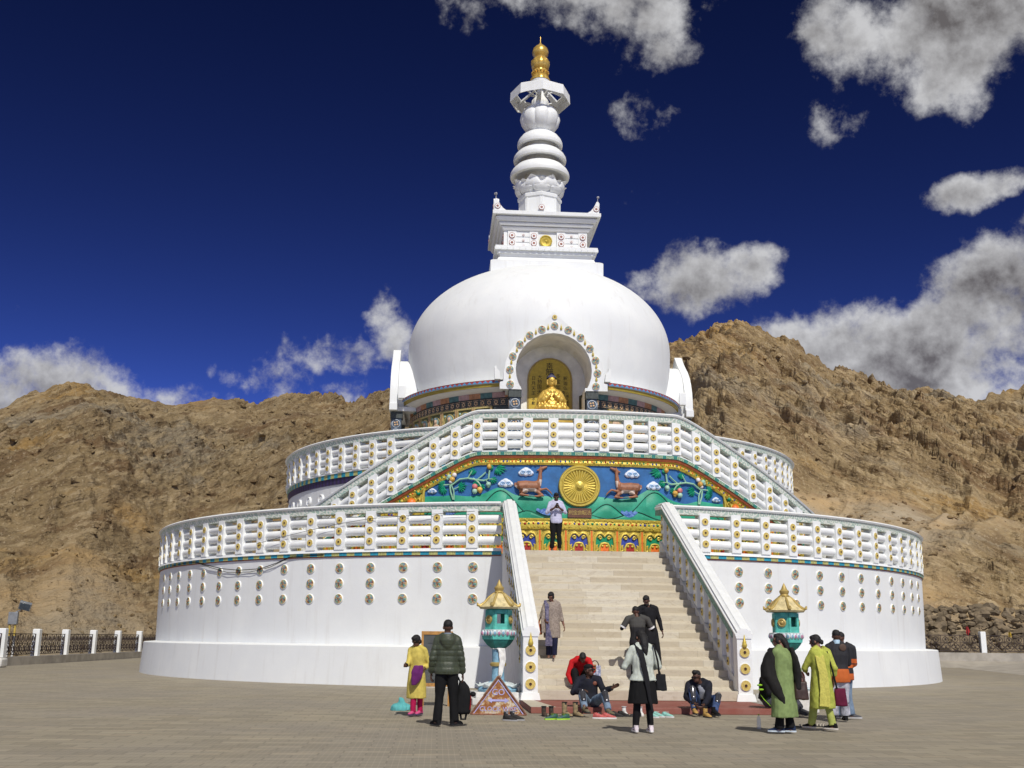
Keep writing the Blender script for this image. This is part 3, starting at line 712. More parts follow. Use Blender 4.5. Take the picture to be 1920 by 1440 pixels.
# niches: front one open with the statue, plain ones on either side
Oh = [(2.3, 11.78), (2.3, 12.08), (2.15, 12.12), (2.14, 12.5), (2.07, 12.95), (1.9, 13.4), (1.62, 13.84), (1.27, 14.18), (.87, 14.47), (.48, 14.78), (.17, 15.08), (0, 15.24)]
Ih = [(1.63 * cos(rad(t)), 12.66 + 1.63 * sin(rad(t))) for t in [-33 + 123 * i / 11 for i in range(12)]]
O = [(x, z) for x, z in Oh] + [(-x, z) for x, z in reversed(Oh[:-1])]
I = Ih + [(-x, z) for x, z in reversed(Ih[:-1])]
def niche(rz, open_):
    y0, y1 = -7.16, -6.8
    mb = MB(); n = len(O)
    vs = [(x, y0, z) for x, z in O] + [(x, y0, z) for x, z in I] + [(x, y1, z) for x, z in O] + [(x, y1, z) for x, z in I]
    fs = []
    for i in range(n - 1):
        fs += [(i, i + 1, n + i + 1, n + i), (2 * n + i, 3 * n + i, 3 * n + i + 1, 2 * n + i + 1), (i, 2 * n + i, 2 * n + i + 1, i + 1), (n + i, n + i + 1, 3 * n + i + 1, 3 * n + i)]
    for q in (0, n - 1): fs.append((q, n + q, 3 * n + q, 2 * n + q))
    mb.add(vs, fs)
    # vault between the frame and the dome
    E_ = [(1.96 * cos(rad(t)), 12.66 + 1.96 * sin(rad(t))) for t in range(-26, 207, 8)]; m = len(E_)
    yb = -5.3
    mb.add([(x, y1 + .01, z) for x, z in E_] + [(x, yb, z) for x, z in E_], [(i, i + 1, m + i + 1, m + i) for i in range(m - 1)])
    for s in (-1, 1):
        X = sorted((s * 1.38, s * 2.0)); mb.box(X[0], y1, 11.78, X[1], -5.9, 11.98)
        X = sorted((s * 2.3, s * 2.62)); mb.prism([(s * a, z) for a, z in ((2.25, 12.3), (2.5, 12.3), (2.52, 12.85), (2.44, 12.9), (2.4, 12.75), (2.3, 12.65))][::s], -6.75, -6.45)
    nb = mb.build('niche', WHITE, ST, rz=rz)
    for s in (-1, 1):                                         # painted piers under the frame
        p = MB(); X = sorted((s * 1.42, s * 1.86))
        p.box(X[0], -7.06, 7.93, X[1], -6.6, 11.45, 0); p.box(X[0] - .05, -7.12, 11.45, X[1] + .05, -6.55, 11.78, 2)
        for k in range(8):
            for fM in (Matrix.Translation(((X[0] + X[1]) / 2, -7.06, 11.2 - .44 * k)), Matrix.Translation((s * 1.86, -6.84, 11.2 - .44 * k)) @ Matrix.Rotation(s * pi / 2, 4, 'Z')):
                p.lathe([(.2, -.01, 1), (.2, .02, 1), (.17, .03, 1), (.165, .02, 0), (.001, .02, 0)], 16, 0, fM @ XB, closed=False)
                for q in range(4):
                    an = q * pi / 2 + .6; p.ell((.08 * sin(an), -.03, .08 * cos(an)), (.045, .02, .045), 3, fM, 6, 4)
        p.build('pier', [pm('pier_blue', (.05, .075, .11), .6, var=.3, scale=12), pm('pier_white', (.42, .47, .52), .6), SLATE, EPCH], nb)
    if not open_:
        MB().prism([(x, z) for x, z in I], -6.96, -6.5, 0).build('niche_back', WHITE, nb)
        return nb
    me = MB(); me = medallion_mb(.145).mesh('medallion', MEDM)
    for x, z in ((-1.86, 11.99), (-1.88, 12.63), (-1.76, 13.22), (-1.46, 13.75), (-1.04, 14.17), (-.52, 14.44), (.03, 14.62), (.62, 14.45), (1.15, 14.13), (1.55, 13.65), (1.79, 13.13), (1.87, 12.57), (1.8, 11.98)):
        o = bpy.data.objects.new('medallion', me); COL.objects.link(o); o.parent = nb; o.matrix_local = Matrix.Translation((x, y0 - .01, z)) @ Matrix.Rotation(random.uniform(0, 6), 4, 'Y')
    o = MB(); rosette(o, Matrix.Translation((.03, y0 - .02, 15.0)), .1); o.build('rosette', [WHITE2, YEL, BRN], nb)
    dr = MB().lathe([(.03, 0, 0), (.05, .03, 0), (.05, .08, 0), (.03, .1, 0), (.035, .13, 0), (.015, .18, 0), (.002, .27, 0)], 10).mesh('drop', GOLD)
    for x, z in ((-1.88, 12.24), (-1.82, 12.86), (-1.59, 13.4), (-1.25, 13.88), (-.78, 14.22), (-.25, 14.44), (.31, 14.44), (.87, 14.2), (1.34, 13.8), (1.68, 13.3), (1.82, 12.76), (1.82, 12.2)):
        o = bpy.data.objects.new('drop', dr); COL.objects.link(o); o.parent = nb; o.location = (x, y0 - .02, z)
    # inside: vault, side walls, back wall, gilded board
    v = MB(); K = [(1.63 * cos(rad(t)), 12.66 + 1.63 * sin(rad(t))) for t in range(-33, 214, 6)]; K = [(1.37, 7.9)] + K + [(-1.37, 7.9)]; m = len(K)
    ys = -4.9
    v.add([(x, y1 + .005, z) for x, z in K] + [(x, ys, z) for x, z in K], [(i, m + i, m + i + 1, i + 1) for i in range(m - 1)])
    v.add([(x, ys, z) for x, z in K], [tuple(range(m))])
    v.box(-1.37, -6.75, 7.9, 1.37, -4.9, 8.1); v.build('niche_vault', pm('niche_plaster', (.84, .83, .76), .8, var=.1, scale=2, bmp=.2), nb)
    b = MB(); pts = [(.98, 9.6), (.98, 12.75)] + [(.05 + .93 * cos(rad(t)), 12.75 + .93 * sin(rad(t))) for t in range(12, 180, 12)] + [(-.88, 12.75), (-.88, 9.6)]
    b.prism(pts, ys - .09, ys - .003, 0)
    pts2 = [(.05 + (x - .05) * 1.045, z if z < 10 else 12.75 + (z - 12.75) * 1.04) for x, z in pts]
    b.tube([(x, ys - .08, z) for x, z in pts2], .035, 7, 1)
    T = lambda t, x, z, s, sx=1.: b.text(t, s, .004, Matrix.Translation((x, ys - .094, z)) @ XB, 2, sx=sx)
    T('南', .03, 13.36, .3); T('無', .03, 13.08, .34, 1.15); T('妙', .03, 12.78, .3); T('法', .03, 12.5, .3)
    for t, x, z, s in (('大', -.4, 12.85, .2), ('持', -.4, 12.63, .22), ('国', -.42, 12.4, .22), ('天', -.42, 12.17, .22), ('日', -.68, 12.78, .2), ('月', -.68, 12.55, .2), ('天', -.68, 12.32, .2), ('王', -.68, 12.1, .2), ('不', -.68, 11.82, .16), ('動', -.68, 11.65, .16),
                       ('多', .42, 12.9, .22), ('宝', .42, 12.65, .22), ('如', .42, 12.4, .2), ('来', .42, 12.18, .2), ('釈', .74, 12.8, .2), ('迦', .74, 12.58, .2), ('仏', .74, 12.36, .2), ('南', .66, 12.15, .18), ('無', .66, 11.97, .18), ('八', .83, 12.14, .14), ('幡', .83, 12.0, .14), ('大', .83, 11.86, .14), ('菩', .83, 11.72, .14), ('薩', .83, 11.58, .14)): T(t, x, z, s)
    b.build('inscribed_board', [gold_mat('board_gold', (.62, .44, .05), .15, .5, 6, .1), GOLDO, pm('ink', (.012, .01, .008), .7)], nb)
    return nb
niche(0, True); niche(-pi / 2, False); niche(pi / 2, False)
# altar block the statue sits on
al = MB(); al.box(-.95, -6.4, 8.1, 1.0, -5.1, 10.2); al.lathe([(.8, 10.2), (.95, 10.4), (1.0, 10.6), (.88, 10.8), (.8, 10.9), (.9, 11.02), (.9, 11.1)], 28, 1, Matrix.Translation((.05, -5.75, 0)) @ Matrix.Diagonal((1, .72, 1, 1)))
al.build('altar', [WHITE2, GOLDS], ST)

# seated statue
bs = MB(); cx, cy, b0 = .05, -5.75, 11.1
L3, F3 = (1, 0, 0), (0, 1, 0)
bs.ell((cx, cy - .02, b0 + .1), (.8, .5, .13)); bs.tube([(cx - .66, cy - .05, b0 + .13), (cx - .3, cy - .4, b0 + .16), (cx + .2, cy - .45, b0 + .14)], [.16, .15, .1], 12); bs.tube([(cx + .66, cy - .05, b0 + .13), (cx + .3, cy - .38, b0 + .13), (cx - .2, cy - .42, b0 + .1)], [.16, .15, .1], 12)
bs.loft([((cx, cy, b0 + .02), L3, F3, .78, .4), ((cx, cy, b0 + .2), L3, F3, .72, .38), ((cx, cy, b0 + .42), L3, F3, .66, .35), ((cx, cy, b0 + .65), L3, F3, .6, .32), ((cx, cy + .01, b0 + .82), L3, F3, .53, .28), ((cx, cy + .01, b0 + .94), L3, F3, .42, .23), ((cx, cy, b0 + 1.03), L3, F3, .24, .17), ((cx, cy, b0 + 1.1), L3, F3, .12, .12), ((cx, cy, b0 + 1.22), L3, F3, .1, .1)], 28)
bs.loft([((cx, cy - .26, b0 + .1), L3, F3, .34, .2), ((cx, cy - .24, b0 + .35), L3, F3, .25, .16), ((cx, cy - .2, b0 + .6), L3, F3, .2, .12), ((cx, cy - .12, b0 + .85), L3, F3, .14, .1)], 16)
for s in (-1, 1):
    bs.tube([(cx + s * .5, cy - .14, b0 + .42), (cx + s * .36, cy - .34, b0 + .5), (cx + s * .2, cy - .4, b0 + .62), (cx + s * .1, cy - .41, b0 + .72)], [.17, .14, .1, .06], 12)
    for q, (x_, w_) in enumerate(((.3, .05), (.42, .06), (.54, .06))): bs.tube([(cx + s * x_, cy - .36 + .06 * q, b0 + .5), (cx + s * (x_ + .03), cy - .4 + .06 * q, b0 + .3), (cx + s * (x_ + .02), cy - .42 + .06 * q, b0 + .1)], [w_ * .7, w_, w_ * 1.2], 8)
    bs.ell((cx + s * .1, cy - .42, b0 + .74), (.06, .04, .09))
    for q in range(4): bs.tube([(cx + s * (.11 - .02 * q), cy - .43, b0 + .76), (cx + s * (.1 - .025 * q), cy - .47, b0 + .87 - .012 * q), (cx + s * (.03), cy - .46, b0 + .9 - .03 * q)], [.022, .02, .014], 7)
    bs.tube([(cx + s * .1, cy - .4, b0 + .7), (cx + s * .03, cy - .46, b0 + .76)], [.025, .016], 7)
    bs.tube([(cx + s * .19, cy - .02, b0 + 1.46), (cx + s * .2, cy - .02, b0 + 1.34), (cx + s * .185, cy - .03, b0 + 1.22)], [.03, .035, .03], 8)
bs.ell((cx, cy - .03, b0 + 1.38), (.175, .19, .25), nu=18, nv=14); bs.ell((cx, cy - .1, b0 + 1.23), (.1, .1, .09)); bs.tube([(cx, cy - .2, b0 + 1.46), (cx, cy - .235, b0 + 1.35), (cx, cy - .21, b0 + 1.33)], [.014, .032, .03], 8)
bs.ell((cx, cy - .2, b0 + 1.265), (.05, .025, .014)); bs.ell((cx, cy - .2, b0 + 1.245), (.045, .025, .014))
for s in (-1, 1): bs.ell((cx + s * .07, cy - .195, b0 + 1.415), (.04, .02, .014)); bs.tube([(cx + s * .02, cy - .205, b0 + 1.46), (cx + s * .08, cy - .195, b0 + 1.475), (cx + s * .13, cy - .16, b0 + 1.45)], .012, 6)
bud = bs.build('buddha_statue', GOLDS)
def sfold(p):
    x, y, z = p.x - cx, p.y - cy, p.z - b0
    if z > 1.05 or (z > .62 and abs(x) < .17 and y < -.3): return 0
    return .009 * sin(24 * (z * .9 + abs(abs(x) - .35) * 1.3) + 2 * noise.noise(p * 3)) * (1 if z < .98 else 0)
remesh(bud, .013, 2, sfold)
tag(bud, 'golden seated Buddha statue with joined hands in the open niche of the dome', 'statue')
h = MB(); h.ell((cx, cy + .03, b0 + 1.49), (.215, .22, .205), nu=18, nv=14); h.ell((cx, cy + .03, b0 + 1.69), (.11, .11, .08))
hb = h.build('hair', pm('statue_hair', (.07, .07, .13), .6, bmp=.8, bscale=60, bd=.02), bud)
bm_ = bmesh.new(); bm_.from_mesh(hb.data); bmesh.ops.delete(bm_, geom=[v for v in bm_.verts if v.co.z < b0 + 1.53 and v.co.y < cy - .02], context='VERTS'); bm_.to_mesh(hb.data); bm_.free()
for s in (-1, 1):
    e = MB().ell((cx + s * .07, cy - .212, b0 + 1.405), (.03, .01, .006)).build('eye', pm('statue_eye', (.05, .04, .03), .5), bud)
# ------------------------------------------------------------------ square crown and spire
HX = .13
nk = MB()
for z0, z1, h0, h1 in ((18.0, 19.12, 2.72, 2.72), (19.12, 19.2, 2.72, 2.58), (19.2, 19.26, 2.45, 2.45), (19.26, 19.44, 2.4, 2.3)):
    nk.add([(HX + sx * h, sy * h, z) for z, h in ((z0, h0), (z1, h1)) for sx, sy in ((-1, -1), (1, -1), (1, 1), (-1, 1))], [(3, 2, 1, 0), (4, 5, 6, 7), (0, 1, 5, 4), (1, 2, 6, 5), (2, 3, 7, 6), (3, 0, 4, 7)])
nk.build('neck_block', WHITE, ST, bevel=.03)
hm = MB()
sq = lambda z0, z1, a, b=None: hm.add([(HX + sx * h, sy * h, z) for z, h in ((z0, a), (z1, b or a)) for sx, sy in ((-1, -1), (1, -1), (1, 1), (-1, 1))], [(3, 2, 1, 0), (4, 5, 6, 7), (0, 1, 5, 4), (1, 2, 6, 5), (2, 3, 7, 6), (3, 0, 4, 7)])
sq(19.43, 19.6, 2.22, 2.3); sq(19.6, 19.76, 2.38); sq(19.76, 19.98, 2.49); sq(19.98, 20.98, 1.98)
sq(20.9, 21.06, 2.1, 2.2); sq(21.06, 21.1, 2.14); sq(21.1, 21.22, 2.26, 2.33); sq(21.22, 21.28, 2.28); sq(21.28, 21.45, 2.4, 2.5); sq(21.45, 21.53, 2.42); sq(21.53, 21.72, 2.64)
for k in range(17):
    for q in range(2):
        x = -2.4 + k * .3
        M = Matrix.Translation((HX, 0, 0)) @ Matrix.Rotation(-pi / 2 * q, 4, 'Z'); hm.box(x - .11, -2.525, 19.74, x + .11, -2.45, 19.88, 0, M)
ha = hm.build('square_crown', WHITE, ST, bevel=.012)
# front and left faces of the box: piers, bars, ring marks, small wheel
RMK = [WHITE2, pm('mark_brown', (.3, .12, .09), .6)]
for q in (0, -1):
    M0 = Matrix.Translation((HX, 0, 0)) @ Matrix.Rotation(q * pi / 2, 4, 'Z')
    for x in (-1.85, -.78, .56, 1.62): MB().box(x - .02, -2.06, 19.98, x + .4, -1.9, 20.92, 0, M0).build('crown_pier', WHITE2, ha)
    for x in (-1.36, 1.0): MB().box(x - .1, -2.0, 19.98, x + .62, -1.9, 20.92, 0, M0).box(x - .1, -2.03, 20.05, x + .62, -1.99, 20.26, 0, M0).box(x - .1, -2.03, 20.33, x + .62, -1.99, 20.54, 0, M0).box(x - .1, -2.03, 20.61, x + .62, -1.99, 20.82, 0, M0).build('crown_panel', WHITE2, ha)
    for x in (-1.66, -.59, .75, 1.81):
        for z in (20.27, 20.64):
            o = MB(); ring_mark(o, M0 @ Matrix.Translation((x, -2.07, z)), .145); o.build('ring_mark', RMK, ha)
    for x in (-1.1, 1.26):
        for z in (20.13, 20.41, 20.69):
            o = MB(); ring_mark(o, M0 @ Matrix.Translation((x, -2.03, z)), .06); o.build('ring_mark', RMK, ha)
    w = MB(); w.lathe([(.31, 0), (.31, .09), (.26, .12), (.24, .08), (.001, .05)], 32, 0, XB, closed=False)
    for k in range(24):
        a = 2 * pi * k / 24; w.tube([XB @ Vector((sin(a) * r, cos(a) * r, .07)) for r in (.06, .22)], [.008, .018], 5, 0)
    w.ell((0, -.07, 0), (.06, .04, .06)); w = w.build('gold_wheel', GOLD, ha); w.matrix_local = M0 @ Matrix.Translation((.0, -2.0, 20.4))
    c = MB()
    for s in (-1, 1):
        prf = [(2.55, 0), (2.57, .52), (2.5, .62), (2.42, .6), (2.36, .45), (2.27, .28), (2.14, .12), (2.0, .02), (2.0, 0)]
        pts = [(s * x, 21.715 + z) for x, z in prf]
        c.prism(pts if s > 0 else pts[::-1], -2.6, -2.34, 0, M0)
    c.build('corner_finial', WHITE2, ha)
    for s in (-1, 1):
        o = MB(); ring_mark(o, M0 @ Matrix.Translation((s * 2.41, -2.6, 21.93)), .14); o.build('ring_mark', RMK, ha)
        o = MB(); o.tube([(s * 2.5, -2.48, 22.3), (s * 2.5, -2.48, 22.55)], .018, 6, 0, M0); o.ell((s * 2.52, -2.48, 22.6), (.07, .06, .07), 0, M0); o.build('roof_lamp', pm('lamp_grey', (.3, .3, .32), .4), ha)
# octagonal base (a corner faces the front)
a8 = 0.0
oc = MB(); oc.lathe([(1.2, 21.7), (1.2, 21.9), (1.09, 22.0), (1.07, 23.2), (1.13, 23.25), (1.15, 23.4), (1.02, 23.5), (1.0, 23.6)], 8, 0, None, None, a8)
for k in range(8):
    a = k * 45 + 22.5; r = 1.07 * cos(pi / 8); M = cylM(r, a, 22.85)
    for b_ in ((-.36, -.02, .52, .36, .02, .58), (-.36, -.02, -.6, .36, .02, -.54), (-.37, -.02, -.6, -.31, .02, .58), (.31, -.02, -.6, .37, .02, .58)): oc.box(*b_, 0, M)
oc.build('octagon_base', WHITE, ST, sharp=25)
o = MB(); ring_mark(o, cylM(1.14, 0, 22.55), .15); o.build('ring_mark', RMK, ST)
lt = MB(); lt.lathe([(.95, 23.4), (1.0, 23.7), (.86, 24.05), (.8, 24.1)], 32)
for ly, (n_, off, zz, sc_) in enumerate(((8, 0, 23.5, 1.), (8, 22.5, 23.62, 1.04))):
    for k in range(n_):
        M = cylM(0, off + 360 / n_ * k, 0)
        rows = [(.8, -.1, .2, .05), (1.0, .02, .34, .1), (1.14, .2, .43, .13), (1.17, .38, .4, .12), (1.22, .52, .27, .07), (1.38, .6, .1, .03), (1.43, .62, .02, .01)]
        lt.loft([((0, -r * sc_ + .04, zz + z), (1, 0, 0), (0, 1, 0), w_, d_) for r, z, w_, d_ in rows], 14, 0, M)
lt.build('lotus', WHITE2, ST)
for zb_, r, h in ((24.52, 1.53, .85), (25.43, 1.37, .75), (26.26, 1.18, .82)):
    MB().lathe([(.72, zb_ - .3), (.72, zb_ + .2), (r * .7, zb_ + .2), (r * .8, zb_ + .05), (r * .93, zb_), (r * .985, zb_ + .03), (r, zb_ + .14), (r * .985, zb_ + h * .32), (r * .93, zb_ + h * .5), (r * .8, zb_ + h * .75), (r * .62, zb_ + h * .93), (r * .5, zb_ + h), (.001, zb_ + h)], 64, closed=False).build('disc', WHITE2, ST, sharp=55)
rb = lambda a, z: 1 - .09 * (1 - abs(cos(4 * a))) ** 2
MB().lathe([(.56, 27.0), (.58, 27.15), (.8, 27.3), (.97, 27.55), (1.05, 27.85), (1.0, 28.1), (.85, 28.35), (.62, 28.5), (.45, 28.52), (.42, 28.6), (.47, 28.75), (.44, 28.95), (.28, 29.15), (.17, 29.5), (.14, 30.1)], 64, 0, None, rb).build('ribbed_bulb', WHITE2, ST)
um = MB(); ou = []; n8 = 8
for k in range(n8 * 6):                                       # scalloped octagon
    a = 2 * pi * k / (n8 * 6) + a8; t = (k % 6) / 6
    q = 1.58 * (1 - .075 * (1 - (2 * t - 1) ** 2) ** .8)
    ou.append((q * sin(a), -q * cos(a)))
m = len(ou)
def loop(s, z): return [(x * s, y * s, z) for x, y in ou]
def shell(loops):
    vs = sum(loops, []); fs = []
    for i in range(len(loops)):
        j = (i + 1) % len(loops)
        for k in range(m): fs.append((i * m + k, i * m + (k + 1) % m, j * m + (k + 1) % m, j * m + k))
    um.add(vs, fs)
shell([loop(.98, 28.86), loop(1.0, 28.84), loop(.985, 29.36), loop(.96, 29.4), loop(.83, 29.44), loop(.82, 29.37), loop(.93, 29.32), loop(.955, 29.28)])
for k in range(8):
    a = 45 * k; M = cylM(0, a, 0)
    um.add([(x, y, z) for y, z, w_ in ((-.2, 29.85, .09), (-1.5, 29.38, .12)) for x in (-w_, w_) for z in (z, z - .1)], [(0, 2, 6, 4), (1, 5, 7, 3), (0, 4, 5, 1), (2, 3, 7, 6), (0, 1, 3, 2), (4, 6, 7, 5)], 0, M)
    um.tube([(0, -.18, 29.2), (0, -.75, 29.58)], .035, 6, 0, M)
um.lathe([(.36, 29.72), (.45, 29.78), (.5, 30.05), (.42, 30.12), (.001, 30.12)], 24)
um.build('umbrella', WHITE2, ST, sharp=30)
gf = MB(); gf.lathe([(.52, 30.08), (.52, 30.16), (.45, 30.3), (.4, 30.38), (.44, 30.42), (.38, 30.5), (.37, 30.72), (.44, 30.8), (.5, 31.05), (.47, 31.25), (.36, 31.38), (.3, 31.42), (.32, 31.5), (.41, 31.62), (.435, 31.78), (.38, 31.98), (.25, 32.12), (.1, 32.24), (.03, 32.36), (.012, 32.7), (.001, 32.75)], 48, 0, None, lambda a, z: 1 - (.07 * (1 - abs(cos(4 * a))) ** 2 if z < 31.4 else 0))
for k in range(16): gf.ell((.43 * sin(k * pi / 8), .43 * cos(k * pi / 8), 30.56), .055, nu=8, nv=6)
for k in range(8): gf.ell((.36 * sin(k * pi / 4), -.36 * cos(k * pi / 4), 31.2), (.14, .14, .14), nu=10, nv=8)
gf.build('finial', gold_mat('finial_gold', (.8, .52, .12), .6, .32, 5, .1), ST)
# ------------------------------------------------------------------ ground, plaza, kerbs, hills
def paving_mat():
    m, k, b = newmat('paving'); co = k.coord(); v = k.scaled(co, 1, 1, 1)
    br = k.node('ShaderNodeTexBrick', {'Scale': 1., 'Mortar Size': .012, 'Mortar Smooth': .2, 'Brick Width': .62, 'Row Height': .31, 'Color1': (.0, .0, .0, 1), 'Color2': (1, 1, 1, 1), 'Mortar': (.5, .5, .5, 1), 'Bias': 0.}, offset=.5)
    k.l.new(v, br.inputs['Vector'])
    sub = k.node('ShaderNodeTexBrick', {'Scale': 1., 'Mortar Size': .006, 'Brick Width': .0775, 'Row Height': .0775, 'Color1': (0, 0, 0, 1), 'Color2': (.25, .25, .25, 1), 'Mortar': (1, 1, 1, 1)}, offset=0.); k.l.new(v, sub.inputs['Vector'])
    tone = k.noise(co, .25, 5, .6); tone2 = k.noise(k.scaled(co, 1, 2.5, 1), .9, 5, .65); gr = k.noise(co, 55, 3, .7); w = k.noise(co, 6, 6, .7)
    c = k.mix(br.outputs['Color'], (.235, .208, .152), (.33, .293, .215))
    c = k.mix(k.math('MULTIPLY', k.maprange(tone, .35, .65), .55), c, (.25, .228, .195))
    c = k.mix(k.math('MULTIPLY', k.maprange(tone2, .5, .72), .5), c, (.43, .355, .25))
    c = k.mix(k.math('MULTIPLY', k.maprange(w, .55, .75), .35), c, (.2, .18, .15))
    c = k.mix(k.math('MULTIPLY', sub.outputs['Fac'], .28), c, (.46, .4, .31))
    c = k.mix(k.math('MULTIPLY', br.outputs['Fac'], .55), c, (.15, .13, .105))
    c = k.mix(k.math('MULTIPLY', k.maprange(gr, .5, .8), .3), c, (.19, .17, .14))
    setb(k, b, Base_Color=c, Roughness=.8, Specular_IOR_Level=.3)
    h = k.math('SUBTRACT', k.math('MULTIPLY', gr, .3), k.math('ADD', br.outputs['Fac'], k.math('MULTIPLY', sub.outputs['Fac'], .4)))
    bump(k, b, h, .35, .008); return m
CAM = Vector((-4.693, -51.779, 1.5))
g = MB(); g.add([(-4000, -4000, -2.2), (4000, -4000, -2.2), (4000, 4000, -2.2), (-4000, 4000, -2.2)], [(0, 1, 2, 3)])
tag(g.build('ground', pm('dry_earth', (.2, .145, .09), .9, var=.3, scale=.05, bmp=.4, bscale=.6)), kind='structure')
p = MB(); pts = [(-24.7, -140), (60, -140), (60, 12.8), (22, 18.4), (21, 60), (-24, 60), (-24.05, 20), (-24.3, 8), (-24.6, 3), (-24.7, -6)]
p.add([(x, y, 0) for x, y in pts], [tuple(range(len(pts)))])
tag(p.build('plaza', paving_mat()), kind='structure')
CONC = pm('concrete', (.36, .33, .28), .8, var=.2, scale=1.2, bmp=.3, bscale=25)
CONCL = pm('pale_concrete', (.33, .3, .25), .85, var=.15, scale=.8, bmp=.3, bscale=20)
# left kerb wall, apron on the right
def wall_strip(name, pts, w, z0, z1, mat, cap=None):
    mb = MB(); n = len(pts); vs = []
    for i, (x, y) in enumerate(pts):
        t = Vector((pts[min(i + 1, n - 1)][0] - pts[max(i - 1, 0)][0], pts[min(i + 1, n - 1)][1] - pts[max(i - 1, 0)][1])).normalized(); nn = (t.y, -t.x)
        vs += [(x, y, z0), (x + nn[0] * -w, y + nn[1] * -w, z0), (x - nn[0] * w, y - nn[1] * w, z1), (x, y, z1)]
    fs = []
    for i in range(n - 1):
        for j in range(4): fs.append((i * 4 + j, i * 4 + (j + 1) % 4, i * 4 + 4 + (j + 1) % 4, i * 4 + 4 + j))
    fs += [(0, 1, 2, 3), (n * 4 - 4, n * 4 - 3, n * 4 - 2, n * 4 - 1)]
    mb.add(vs, fs); return mb.build(name, mat)
LK = [(-24.7, -30), (-24.7, -6), (-24.6, 1.4), (-24.5, 4.6), (-24.3, 9), (-24.25, 14), (-24.15, 19), (-24.05, 24), (-23.8, 40)]
tag(wall_strip('kerb', LK, .45, -2, .4, CONC), kind='structure')
ap = MB(); ap.add([(28.0, 16.4, .004), (24.2, 1.7, .004), (20, -14, .004), (60, -14, .25), (60, 13.05, .5), (34, 17.15, .5), (27.7, 18.05, .5), (22, 18.6, .5), (24, 17.5, .004)],
    [(0, 1, 5, 6), (1, 2, 3, 4, 5), (8, 0, 6, 7)])
tag(ap.build('apron', CONCL), kind='structure')
tag(wall_strip('kerb', [(21, 60), (22, 18.7), (30.5, 17.75), (38.5, 16.5), (60, 13.1)], -.42, -1, .92, CONC), kind='structure')

# --- noise for the hills
_rs = np.random.RandomState(5); _pt = _rs.permutation(256); _pt = np.concatenate([_pt, _pt, _pt]); _gr = _rs.normal(size=(256, 3)); _gr /= np.linalg.norm(_gr, axis=1)[:, None]
def pnoise(x, y, z):
    xi, yi, zi = np.floor(x).astype(int), np.floor(y).astype(int), np.floor(z).astype(int)
    xf, yf, zf = x - xi, y - yi, z - zi; xi &= 255; yi &= 255; zi &= 255
    f = lambda t: t * t * t * (t * (t * 6 - 15) + 10); u, v, w = f(xf), f(yf), f(zf)
    def gd(a, b, c):
        h = _pt[_pt[_pt[xi + a] + yi + b] + zi + c]; q = _gr[h]
        return q[:, 0] * (xf - a) + q[:, 1] * (yf - b) + q[:, 2] * (zf - c)
    L = lambda a, b, t: a + t * (b - a)
    return L(L(L(gd(0, 0, 0), gd(1, 0, 0), u), L(gd(0, 1, 0), gd(1, 1, 0), u), v), L(L(gd(0, 0, 1), gd(1, 0, 1), u), L(gd(0, 1, 1), gd(1, 1, 1), u), v), w)
def ridged(x, y, z, oc=5, gain=.55, lac=2.1):
    s = 0; a = 1.; w = 1.; t = 0
    for i in range(oc):
        q = 1 - np.abs(pnoise(x, y, z)) * 1.7; q = q * q
        s = s + a * q * w; w = np.clip(q * 1.3, 0, 1); t += a; a *= gain; x, y, z = x * lac + 3.1, y * lac + 7.7, z * lac + 1.3
    return s / t
def fbm(x, y, z, oc=4, gain=.5):
    s = 0; a = 1.
    for i in range(oc): s = s + a * pnoise(x, y, z); a *= gain; x, y, z = x * 2.03 + 5, y * 2.03 + 1, z * 2.03 + 9
    return s
SKY_AZ = [-60, -40, -30, -21.99, -20.64, -19.0, -18.27, -17.23, -15.68, -13.84, -12.01, -10.93, -9.83, -8.76, -7.81, -6.55, -5.13, -4.01, -2.74, -.9, 4.88, 10.68, 12.26, 13.56, 14.99, 16.4, 17.49, 19.09, 20.66, 22.22, 23.74, 25.24, 26.71, 27.91, 40, 65]
SKY_EL = [7, 8.5, 9.6, 10.39, 11.17, 11.92, 12.05, 11.74, 11.61, 11.43, 11.88, 11.87, 11.61, 12.08, 12.41, 12.28, 12.07, 12.31, 12.69, 13.26, 14.35, 15.01, 15.25, 15.63, 16.07, 16.12, 15.6, 14.55, 13.65, 13.15, 12.51, 12.15, 11.78, 11.4, 8.6, 7]
def worley(x, y, z):
    """F2-F1 cell noise"""
    xi, yi, zi = np.floor(x).astype(int), np.floor(y).astype(int), np.floor(z).astype(int)
    f1 = np.full(x.shape, 9.); f2 = np.full(x.shape, 9.)
    for a in (-1, 0, 1):
        for b in (-1, 0, 1):
            for c in (-1, 0, 1):
                h = _pt[_pt[_pt[(xi + a) & 255] + ((yi + b) & 255)] + ((zi + c) & 255)]
                d = np.sqrt((xi + a + _jt[h, 0] - x) ** 2 + (yi + b + _jt[h, 1] - y) ** 2 + (zi + c + _jt[h, 2] - z) ** 2)
                f2 = np.minimum(f2, np.maximum(f1, d)); f1 = np.minimum(f1, d)
    return f2 - f1
_jt = _rs.rand(256, 3)
scree = lambda A, t: -.75 * np.exp(-((A - 21) / 4.5) ** 2 - ((t - .42 + (A - 18) * .03) / .22) ** 2) - .5 * np.exp(-((A + 17.5) / 2.2) ** 2 - ((t - .12) / .16) ** 2) + .3 * np.exp(-((A - 15) / 4) ** 2 - ((t - .85) / .3) ** 2)
